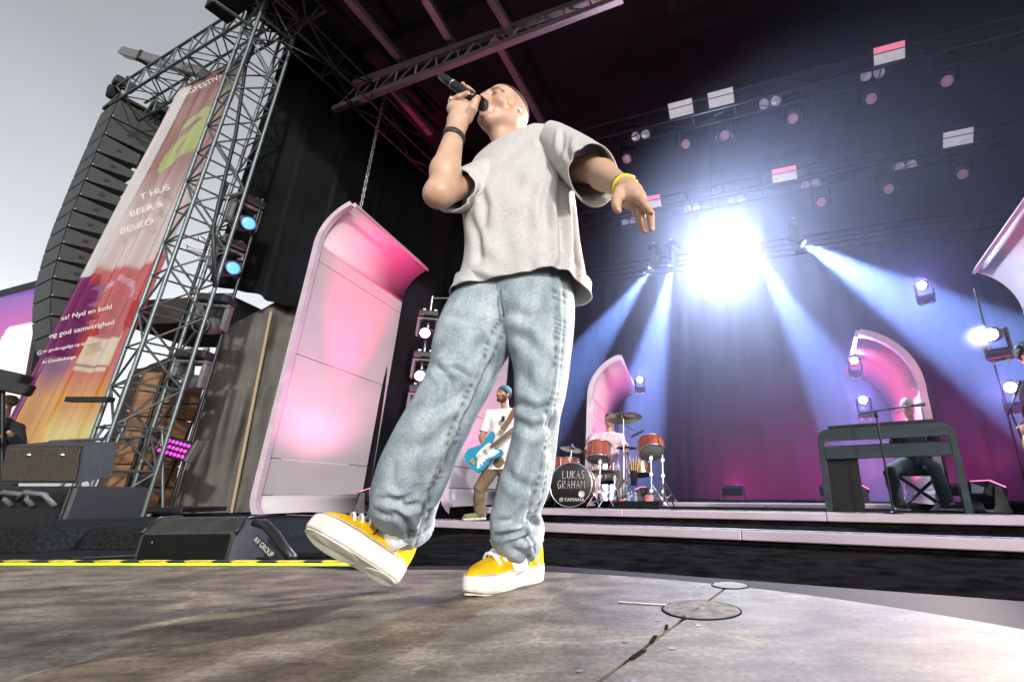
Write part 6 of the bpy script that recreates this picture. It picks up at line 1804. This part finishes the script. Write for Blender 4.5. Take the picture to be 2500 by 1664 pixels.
b = MB(); b.box((.02, .30, KH * .46), (.035, .46, KH * .92), KM2, bev=.006); b.build('side_panel', MATS['dark_desk_side'], kb)
b = MB(); b.box((.235, .08, KH * .35), (.33, .02, KH * .70), KM2); b.build('leg_panel', M_BLACK, kb)
b = MB(); b.box((KW / 2, .30, KH - .20), (KW - .14, .42, .03), KM2); b.build('inner_shelf', M_BLACK, kb)
kp = thing('electric_piano', 'black electric piano lying on the shelf of the keyboard desk', 'keyboard', kl + Vector((0, 0, .7)))
b = MB(); b.box((KW / 2, .34, KH + .035), (1.15, .30, .07), KM2, bev=.01); b.build('case', M_BLACK, kp)
for k_ in range(28):
    b = MB(); b.box((KW / 2 - .53 + k_ * .039, .43, KH + .078), (.036, .13, .012), KM2); b.build('white_key', M_WHITE, kp)
# --- keyboard player
PY = 6.35
j = jpx({'head': (2216, 993), 'neck': (2222, 1030), 'shR': (2188, 1046), 'shL': (2262, 1040), 'elR': (2180, 1090, 6.2), 'haR': (2190, 1052, 5.85), 'elL': (2280, 1085, 6.1), 'haL': (2262, 1046, 5.7),
         'pelvis': (2234, 1128), 'hipR': (2215, 1132), 'hipL': (2252, 1130), 'knR': (2172, 1150, 6.0), 'knL': (2282, 1142, 5.95), 'anR': (2196, 1232, 6.05), 'anL': (2312, 1228, 6.0)}, PY)
fx(j, .135, 'anR', 'anL')
j['toeR'] = j['anR'] + (-.02, -.18, -.04); j['toeL'] = j['anL'] + (.06, -.17, -.04); j['f'] = (-.35, -.9, -.15)
person('grey-haired keyboard player in black seated behind the keyboard desk', j, dict(skin=M_SKIN2, shirt=M_BLACKC, trousers=mat('dark_teal_trousers', (0.025, 0.05, 0.06), 0.8, bump=.3, bscale=60), shoes=M_BLACK, hair=(M_HAIRG, 'full'), sleeve=1.0, hem=-.05))
pz = j['pelvis']; ks = thing('keyboard_bench', 'folding black bench with crossed legs under the keyboard player', 'stool', (pz[0], pz[1], Z2))
b = MB(); b.box((0, 0, 0), (.55, .32, .07), axes(SU, SV, (0, 0, 1), (pz[0], pz[1], pz[2] - .14)), bev=.02); b.build('seat', M_BLACK, ks)
for y_ in (-.13, .13):
    for e in (-1, 1): rod('crossed_leg', Vector((pz[0], pz[1], 0)) + SU * (.26 * e) + SV * y_ + Vector((0, 0, Z2 + .01)), Vector((pz[0], pz[1], pz[2] - .17)) - SU * (.24 * e) + SV * y_, .014, M_BLACKM, ks)
# microphone stand in front of the desk
def mic_stand(lab, base, top, bend, mic_end, m=M_BLACKM, fl=Z2):
    base = Vector(base); base.z = fl; t = thing('microphone_stand', lab, 'microphone stand', base, 0, 'microphone stands')
    b = MB(); b.lathe([(.0005, 0), (.12, .002), (.12, .014), (.03, .022), (.0005, .03)], 20, Matrix.Translation(base)); b.build('round_base', M_BLACKM, t)
    rod('upright', base + Vector((0, 0, .02)), top, .011, m, t); rod('boom', bend, mic_end, .009, m, t)
    b = MB(); b.lathe([(.022, -.03), (.022, .03)], 10, Matrix.Translation(top)); b.build('joint', M_BLACK, t)
    d = (Vector(mic_end) - Vector(bend)).normalized(); x, y, z = frame((0, 0, 0), d)
    b = MB(); b.lathe([(.0005, -.02), (.014, -.015), (.018, .10), (.024, .13), (.024, .155), (.015, .175), (.0005, .18)], 14, axes(x, y, z, mic_end)); b.build('mic', M_BLACK, t)
    return t
mu = onv(2174, 5.76, Z2); mic_stand('black boom microphone stand in front of the keyboard desk', mu, Vector((mu.x - .01, mu.y, at(2133, 1012, mu.y).z)), at(2100, 1008, mu.y - .02), at(2228, 990, mu.y + .12))
mu = Vector((4.62, 5.35, Z2)); mic_stand('microphone stand at the right edge beside the curly-haired musician', mu, at(2466, 1000, 5.35), at(2462, 1012, 5.35), at(2480, 962, 5.30))
# --- musician cut off by the right edge
j = jpx({'head': (2512, 868), 'neck': (2530, 925), 'shR': (2512, 950), 'shL': (2590, 940), 'elR': (2528, 1010, 4.75), 'haR': (2502, 1040, 4.6), 'elL': (2640, 1020, 4.9), 'haL': (2600, 1040, 4.6),
         'pelvis': (2560, 1105), 'hipR': (2540, 1115), 'hipL': (2585, 1115), 'knR': (2550, 1190, 4.85), 'knL': (2600, 1190, 4.9), 'anR': (2560, 1270, 4.9), 'anL': (2610, 1270, 5.0)}, 4.9)
fx(j, .135, 'anR', 'anL'); j['toeR'] = j['anR'] + (-.05, -.17, -.05); j['toeL'] = j['anL'] + (.05, -.17, -.05); j['f'] = (-.6, -.75, 0)
j['dR'] = nrm((-.5, -.6, -.2)); j['nR'] = (0, .3, -1)
person('curly-haired musician cut off by the right edge of the photo', j, dict(skin=M_SKIN2, shirt=M_BLACKC, trousers=M_BLACKC, shoes=M_BLACK, hair=(mat('curly_dark_hair', (0.03, 0.05, 0.045), 0.7, var=.4, scale=50, bump=1, bscale=200), 'curly'), sleeve=1.0))
gt = thing('guitar', 'yellow-green guitar at the right edge held by the curly-haired musician', 'guitar', at(2510, 1085, 4.55))
g0 = at(2560, 1090, 4.55); GM3 = axes((.9, .1, -.42), (.40, .05, .9), (.1, -1, 0), g0)
b = MB(); b.prism([(x_ * 1.0, y_) for x_, y_ in body_o], -.02, .02, GM3); b.build('body', mat('lime_lacquer', (0.45, 0.50, 0.06), 0.25), gt)
b = MB(); b.box((.40, .03, .01), (.50, .05, .02), GM3); b.build('neck', MATS['maple_neck'], gt)
# --- camera operator at the left edge
CYY = 6.6
j = jpx({'head': (12, 985), 'neck': (8, 1022), 'shR': (-30, 1040), 'shL': (42, 1045), 'elR': (-45, 1090, 6.4), 'haR': (-10, 1070, 6.2), 'elL': (52, 1095, 6.4), 'haL': (30, 1065, 6.2),
         'pelvis': (0, 1140), 'hipR': (-15, 1145), 'hipL': (20, 1145), 'knR': (-15, 1200, 6.5), 'knL': (20, 1200, 6.5), 'anR': (-20, 1255, 6.6), 'anL': (20, 1255, 6.6)}, CYY)
fx(j, .01, 'anR', 'anL'); j['toeR'] = j['anR'] + (-.1, -.15, -.05); j['toeL'] = j['anL'] + (.0, -.18, -.05); j['f'] = (-.9, -.4, 0)
person('camera operator with headset at the left edge of the photo', j, dict(skin=M_SKIN2, shirt=M_BLACKC, trousers=M_BLACKC, shoes=M_BLACK, hair=(mat('light_brown_hair', (0.16, 0.11, 0.06), 0.7, var=.3, scale=60), 'short'), sleeve=1.0))
tv = thing('broadcast_camera', 'dark grey broadcast camera above the operator at the left edge', 'camera', at(45, 935, 6.3))
cq = at(14, 930, 6.3); CM = axes((.93, .30, -.2), (-.30, .95, 0), (.2, .05, .97), cq)
b = MB(); b.box((0, 0, 0), (.40, .22, .28), CM, bev=.02); b.build('camera_body', M_BLACK, tv)
b = MB(); b.lathe([(.08, 0), (.09, .12), (.085, .22), (.0005, .21)], 16, CM @ Matrix.Translation((-.20, 0, 0)) @ Matrix.Rotation(R(-90), 4, 'Y')); b.build('lens_barrel', M_BLACK, tv)
b = MB(); b.box((.25, -.05, -.06), (.22, .14, .16), CM, bev=.02); b.build('viewfinder', M_BLACK, tv)
b = MB(); b.lathe([(.035, -.006), (.05, 0), (.035, .006)], 16, CM @ Matrix.Translation((-.05, -.115, .03)) @ Matrix.Rotation(R(90), 4, 'X'), cap=False); b.build('dial', M_STEEL, tv)
rod('tripod_leg', cq - Vector((0, 0, .1)), Vector((cq.x - .3, cq.y, -.06)), .025, M_BLACKM, tv); rod('tripod_leg', cq - Vector((0, 0, .1)), Vector((cq.x + .35, cq.y + .3, -.06)), .025, M_BLACKM, tv); rod('tripod_leg', cq - Vector((0, 0, .1)), Vector((cq.x + .1, cq.y - .3, -.06)), .025, M_BLACKM, tv)

# =================================================================== ROOF STEEL, LAMPS, SMOKE
M_ROOFST = mat('roof_steel', (0.30, 0.24, 0.25), 0.45, 0.6, var=.25, scale=8)  # grey steel with a slight pinkish cast, tone varies at random
def zz(px, py, z): return atz(px, py, z)
rt = thing('roof_truss', 'long roof truss with slanting web members above the singer', 'truss', zz(815, 268, 9.0))
ch = [(zz(815, 268, 9.0), zz(1520, -4, 9.0)), (zz(865, 205, 9.35), zz(1470, -10, 9.35))]
for p, q in ch: beam('chord', p, q, .11, .13, M_ROOFST, rt)
n_ = 12
for k_ in range(n_):
    a0, a1 = ch[0][0].lerp(ch[0][1], k_ / n_), ch[0][0].lerp(ch[0][1], (k_ + 1) / n_); c0 = ch[1][0].lerp(ch[1][1], (k_ + .5) / n_)
    rod('web_member', a0, c0, .022, M_ROOFST, rt, 6); rod('web_member', c0, a1, .022, M_ROOFST, rt, 6)
for k_, (p, q, lab) in enumerate((((850, -5, 9.6), (985, 152, 9.6), 'leftmost pinkish roof purlin running upstage'), ((945, 200, 9.6), (1052, 325, 9.6), 'short roof purlin behind the hanging chain'), ((1038, -5, 9.6), (1112, 118, 9.6), 'roof purlin ending on the truss left of the microphone'),
                                  ((1198, -5, 9.6), (1264, 104, 9.2), 'thick roof purlin above the singer head'), ((1204, 84, 9.6), (1328, 306, 9.6), 'pink roof purlin slanting down behind the singer head'))):
    a = zz(*p); c = zz(*q); tag(beam('roof_purlin', a, c, .16, .14, M_ROOFST), lab, 'beam', 'roof purlins')
c_t = at(942, 215, 8.9); c_b = at(876, 528, 9.2)
chain(c_t, c_b, .03, 'hanging_chain', 'long steel chain carrying the tallest pink panel', m=M_STEEL)
def light_truss(lab, p, q, w=.36, bay=.9):
    return truss('lighting_truss', lab, p, q, w, w, bay, M_BLACKM, r=.024, rb=.011, group='overhead lighting trusses', faces=(0, 2))
T1a, T1b = zz(1330, 372, 8.0), zz(2560, 62, 8.0)
T2a, T2b = zz(1430, 545, 7.0), zz(2560, 312, 7.0)
T3a, T3b = zz(1330, 690, 5.6), zz(2520, 515, 5.6)
light_truss('nearest overhead lighting truss crossing the upper right of the photo', T1a, T1b)
light_truss('middle overhead lighting truss, dim in the smoke', T2a, T2b)
light_truss('farthest and lowest lighting truss carrying the bright beam lamps', T3a, T3b, .28)
for k_, t_ in enumerate((.18, .42, .66, .90)):
    p = T3a.lerp(T3b, t_); tag(rod('truss_hanger', p, Vector((p.x, p.y, 10.3)), .012, M_BLACKM), ('first', 'second', 'third', 'fourth')[k_] + ' thin steel hanger from the left above the lowest truss', 'hanger', 'truss hangers')
M_STROBE = mat('pale_led_strobe', (0.62, 0.62, 0.64), 0.35, var=.12, scale=12, emit=(0.9, 0.9, 1.0), estr=.20)
M_STROBEP = mat('pink_led_strobe', (0.60, 0.18, 0.26), 0.35, emit=(1.0, 0.25, 0.38), estr=.45)
M_REFL = mat('blinder_reflector', (0.55, 0.54, 0.60), 0.18, 0.7, emit=(0.7, 0.65, 0.9), estr=.10)
def strobe(px, py, z, lab, top=M_STROBE, w=.54):
    p = zz(px, py, z); t = thing('strobe_panel', lab, 'stage lamp', p, 0, 'strobe panels on the trusses')
    d = (T1b - T1a).normalized(); n = Vector((-.2, -.75, -.6)).normalized(); n = (n - d * n.dot(d)).normalized(); u = n.cross(d) * -1
    M_ = axes(d, u, n, p)
    b = MB(); b.box((0, 0, -.06), (w, .34, .10), M_, bev=.01); b.build('housing', M_BLACK, t)
    b = MB(); b.box((0, -.10, .0), (w * .95, .10, .02), M_); b.build('led_field', top, t)
    b = MB(); b.box((0, .055, .0), (w * .95, .17, .02), M_); b.build('led_field', M_STROBE, t)
    b = MB(); b.box((0, 0, -.18), (.06, .06, .16), M_); b.build('hook', M_BLACKM, t)
S = [(1662, 266, 8.0, 'white strobe panel nearest the outstretched hand on the near truss', M_STROBE), (1760, 240, 8.0, 'second white strobe panel from the hand on the near truss', M_STROBE), (2171, 131, 8.0, 'pink-topped strobe panel at the top right of the near truss', M_STROBEP),
     (1915, 426, 7.0, 'pink and white strobe panel right above the bright blaze', M_STROBEP), (2339, 337, 7.0, 'dull striped strobe panel at the far right of the middle truss', M_STROBE), (1588, 494, 7.0, 'pink strobe panel just right of the fingertips', M_STROBEP)]
for s_ in S: strobe(*s_)
def blinder(px, py, z, lab):
    p = zz(px, py, z); t = thing('blinder_lamp', lab, 'stage lamp', p, 0, 'two-lamp blinders on the trusses')
    d = (T1b - T1a).normalized(); n = Vector((-.1, -.8, -.6)).normalized(); n = (n - d * n.dot(d)).normalized(); u = n.cross(d) * -1; M_ = axes(d, u, n, p)
    b = MB(); b.box((0, 0, -.09), (.44, .22, .12), M_, bev=.02); b.build('housing', M_BLACK, t)
    for e in (-1, 1):
        b = MB(); b.lathe([(.0005, -.02), (.05, -.015), (.085, .02), (.10, .04), (.10, .0)], 18, M_ @ Matrix.Translation((e * .115, 0, -.01)), cap=False); b.build('reflector', M_REFL, t)
for x_ in ((1564, 331, 8.0, 'two-lamp blinder over the outstretched forearm'), (1879, 251, 8.0, 'two-lamp blinder in the middle of the near truss'), (2130, 181, 8.0, 'two-lamp blinder right of the middle on the near truss'), (1979, 450, 7.0, 'two-lamp blinder right of the blaze on the middle truss'),
           (2211, 405, 7.0, 'two-lamp blinder under the dull strobe on the middle truss'), (1797, 489, 7.0, 'faint two-lamp blinder straight above the blaze'), (1690, 508, 7.0, 'faint two-lamp blinder left above the blaze'), (1537, 541, 7.0, 'faint two-lamp blinder below the fingertips')): blinder(*x_)
M_WASH = mat('rosy_wash_lens', (0.40, 0.24, 0.32), 0.3, emit=(0.85, 0.45, 0.62), estr=.09)
k_ = 0
for (px, py, z, lab) in ((1530, 388, 7.6, 'first wash lamp from the left under the near truss'), (1674, 352, 7.6, 'second wash lamp from the left under the near truss'), (1770, 330, 7.6, 'third wash lamp from the left under the near truss'), (1936, 289, 7.6, 'fourth wash lamp from the left under the near truss'), (2127, 241, 7.6, 'fifth wash lamp from the left under the near truss'), (2312, 198, 7.6, 'sixth, bluish wash lamp under the near truss'),
                         (2005, 493, 6.6, 'left wash lamp under the middle truss'), (2170, 461, 6.6, 'middle wash lamp under the middle truss'), (2350, 425, 6.6, 'right wash lamp under the middle truss')):
    p = zz(px, py, z); to_cam = (Vector((0, 0, CAM_H)) - p).normalized() + Vector((.06, .06, -.1))
    lamp_head('wash_lamp', lab, p - to_cam.normalized() * .2, to_cam, 1.15, M_WASH, True, 'wash lamps under the trusses', lens_r=.10, body=M_BLACK)

def spot(parent, p, aim, col, power, size, blend=.12, r=.06):
    ld = bpy.data.lights.new('spot_light', 'SPOT'); ld.energy = power; ld.color = col; ld.spot_size = R(size); ld.spot_blend = blend; ld.shadow_soft_size = r
    o = bpy.data.objects.new('spot_light', ld); COL.objects.link(o)
    d = Vector(aim).normalized(); Mx = Matrix.Translation(Vector(p) + d * .02) @ d.to_track_quat('-Z', 'Y').to_matrix().to_4x4(); o.matrix_basis = Mx
    setp(o, parent); return o
def lit_head(name, lab, p, target, col, power, size, lens, blend=.12, s=1.0, hang=True, group='lit beam lamps', lr=.085):
    p = Vector(p); d = (Vector(target) - p).normalized(); t = lamp_head(name, lab, p - d * .2 * s, d, s, lens, hang, group, body=M_BLACK, lens_r=lr)
    spot(t, p + d * .03 * s, d, col, power, size, blend, .07 * s); return t
BLUE = (0.34, 0.50, 1.0); COOL = (0.74, 0.82, 1.0); VIO = (0.42, 0.30, 1.0)
pA, pB, pC, pZ = zz(1588, 656, 5.5), zz(1850, 618, 5.5), zz(1962, 595, 5.5), zz(1765, 640, 5.5)
lit_head('beam_lamp', 'lit beam lamp left of the blaze, its beam falling to the left', pA, at(1345, 980, pA.y + .9), BLUE, 34000, 21, M_LENSW)
lit_head('beam_lamp', 'lit beam lamp just right of the blaze, its beam falling steeply', pB, at(2130, 1110, pB.y + .2), BLUE, 34000, 21, M_LENSW)
lit_head('beam_lamp', 'rightmost lit beam lamp, its wide beam sweeping to the right', pC, at(2400, 850, pC.y - .7), BLUE, 46000, 25, M_LENSW)
lit_head('beam_lamp', 'brightest lamp, blazing white straight at the lens behind the singer', pZ, (0.1, 0.8, 3.6), COOL, 5600, 130, mat('blazing_lens', (1, 1, 1), .2, emit=(.85, .9, 1.0), estr=900), blend=.6, s=1.35, lr=.09)
pD = zz(1640, 650, 5.5)
lit_head('beam_lamp', 'lit beam lamp half lost in the blaze, its beam falling down the middle', pD, at(1560, 1010, pD.y + .6), BLUE, 34000, 21, M_LENSW)
# violet lamps at the right, on a pole, facing the singer
lp = thing('lamp_pole', 'upright lamp pole at the right of the stage behind the keyboard desk', 'lamp stand', Vector((5.2, 6.3, Z2)))
rod('pole', (5.2, 6.3, Z2), (5.2, 6.3, 3.2), .014, M_BLACKM, lp)
for (px, py, Y, lab, pw) in ((2250, 697, 7.2, 'small lit lamp at the tip of the curled panel on the right', 160), (2466, 945, 5.7, 'violet lit lamp at the right edge above the microphone', 160)):
    p = at(px, py, Y); lit_head('side_lamp', lab, p, (-.45, 1.35, .35), VIO, pw, 70, mat('lit_side_lens', (.1, .1, .1), .2, emit=(.78, .68, 1.0), estr=120), .5, .75, False, 'violet side lamps')
for (px, py, Y, lab) in ((1562, 926, 9.4, 'small lit lamp right of the panel behind the drummer'), (2085, 880, 7.4, 'small lit lamp left of the panel behind the keyboard player'), (2107, 976, 7.0, 'small lit lamp low in front of the panel behind the keyboard player')):
    p = at(px, py, Y); lit_head('side_lamp', lab, p, (0, 0, 1.2), VIO, 130, 80, MATS['lit_side_lens'], .5, .6, False, 'violet side lamps')
# warm profile lamp low at the right: throws the long shadows of the singer across the floor
lit_head('profile_lamp', 'bright lit profile lamp at the right, higher of two beside the pole', at(2420, 816, 5.6), (-.80, 1.25, .40), (1.0, .88, .72), 4000, 27, MATS['lit_side_lens'], .5, .8, False, 'violet side lamps')

# second lamp ladder behind the singer
l2 = thing('lamp_ladder', 'narrow lamp ladder between the tallest panel and the singer', 'lamp stand', at(1000, 1180, 10.4))
LX0 = at(1003, 1080, 10.4).x; LX1 = at(1085, 1080, 10.4).x
for x_ in (LX0, LX1): rod('ladder_pole', (x_, 10.4, -.05), (x_, 10.4, 4.9), .028, M_STEEL, l2)
for k_ in range(6): rod('ladder_rung', (LX0, 10.4, .6 + k_ * .85), (LX1, 10.4, .6 + k_ * .85), .02, M_STEEL, l2)
for (px, py, lab, ln) in ((1042, 814, 'top violet-lit moving head on the narrow ladder behind the singer', M_LENSV), (1030, 916, 'middle violet-lit moving head on the narrow ladder behind the singer', M_LENSV), (1020, 1000, 'dark lowest moving head on the narrow ladder behind the singer', M_LENS)):
    p = at(px, py, 10.25); t = lamp_head('moving_head_lamp', lab, p, (.28, -1, -.28), 1.25, ln)
    if ln is M_LENSV: spot(t, p + Vector((.1, -.4, -.1)), (.28, -1, -.28), VIO, 25, 30)

# floor lamps that wash the pink panels and the backcloth
PINK = (1.0, 0.10, 0.34); ROSE = (1.0, 0.30, 0.50)
def floor_lamp(lab, p, aim, col, power, size, s=1.0, group='floor lamps washing the panels'):
    p = Vector(p); t = thing('floor_lamp', lab, 'stage lamp', p, 0, group); d = Vector(aim).normalized()
    hx = Vector((d.y, -d.x, 0)); hx = hx.normalized() if hx.length > .05 else Vector((1, 0, 0)); M0 = axes(hx, Vector((0, 0, 1)).cross(hx), (0, 0, 1), p); Mh = axes(hx, d.cross(hx), d, p + Vector((0, 0, .26 * s)))
    b = MB(); b.box((0, 0, -.02 * s), (.56 * s, .24 * s, .20 * s), Mh, bev=.02); b.build('lamp_body', M_BLACK, t)
    b = MB(); b.box((0, 0, .085 * s), (.50 * s, .18 * s, .012), Mh); b.build('lens_plate', mat('lit_pink_leds', (.3, .05, .12), .3, emit=(1, .15, .4), estr=3), t)
    for e in (-1, 1): b = MB(); b.prism([(-.09 * s, 0), (.09 * s, 0), (.03 * s, .30 * s), (-.03 * s, .30 * s)], -.012, .012, M0 @ Matrix.Translation((e * .31 * s, 0, 0)) @ Matrix.Rotation(R(90), 4, 'X') @ Matrix.Rotation(R(90), 4, 'Y')); b.build('foot_bracket', M_GREY, t)
    b = MB(); b.box((0, 0, .015), (.62 * s, .20 * s, .02), M0); b.build('base_bar', M_GREY, t)
    spot(t, p + Vector((0, 0, .26 * s)) + d * .14 * s, d, col, power, size, .7, .12 * s)
    return t
def wing_lamp(lab, W, P, along, inn, z, power, col=PINK, s=1.0, size=120):
    root, d, w, hv = W; p = Vector((P.x, P.y, z)) + d * along + w * inn
    tgt = Vector((P.x, P.y, hv * .95)) + d * (along + .2); return floor_lamp(lab, p, tgt - p, col, power, size, s)
fl_ = wing_lamp('black floor lamp at the foot of the tallest pink panel', W1, W1P, .9, 1.6, -.07, 300, (1, .30, .52), s=1.15)
spot(fl_, Vector((W1P.x, W1P.y, .35)) + W1[1] * 1.0 + W1[2] * 1.5, Vector((W1P.x, W1P.y, 5.1)) + W1[1] * 1.6 + W1[2] * .1 - (Vector((W1P.x, W1P.y, .35)) + W1[1] * 1.0 + W1[2] * 1.5), (1, .02, .20), 1800, 36, .8, .12)
wing_lamp('black floor lamp at the foot of the panel behind the bass player', W2, W2P, 1.0, 1.3, .06, 130, s=.9)
wing_lamp('floor lamp at the foot of the panel behind the drummer', W3, W3P, 1.2, .85, .125, 200, s=.7)
wing_lamp('floor lamp at the foot of the panel behind the keyboard player', W4, W4P, 1.2, .85, .125, 200, s=.7)
wing_lamp('floor lamp at the foot of the panel cut off at the right edge', W5, W5P, 1.2, 1.3, .06, 110, s=.9)
for k_, u_ in enumerate((-2.6, -.6, 1.4)):
    p = st(u_, 10.4, .125); floor_lamp(('left', 'middle', 'right')[k_] + ' red floor lamp at the foot of the backcloth', p, SV * 1.0 + Vector((0, 0, .30)), (1.0, .03, .28), 450, 120, .8, 'red lamps at the backcloth')

# smoke that fills the covered stage
sm = MB(); sm.prism([st(-7.2, 7.6).xy, st(8.8, 5.6).xy, st(8.8, 12.2).xy, st(-7.2, 12.2).xy], -.185, 10.2)
M_SMOKE = bpy.data.materials.new('stage_smoke'); M_SMOKE.use_nodes = True
nt = M_SMOKE.node_tree; nt.nodes.clear(); o_ = nt.nodes.new('ShaderNodeOutputMaterial'); v_ = nt.nodes.new('ShaderNodeVolumePrincipled')
v_.inputs['Color'].default_value = (.66, .72, 1, 1); v_.inputs['Density'].default_value = .033; v_.inputs['Anisotropy'].default_value = .35
nt.links.new(v_.outputs[0], o_.inputs['Volume'])
so = sm.build('stage_smoke', M_SMOKE); so['kind'] = 'stuff'; tag(so, 'thin drifting smoke filling the covered stage', 'smoke')
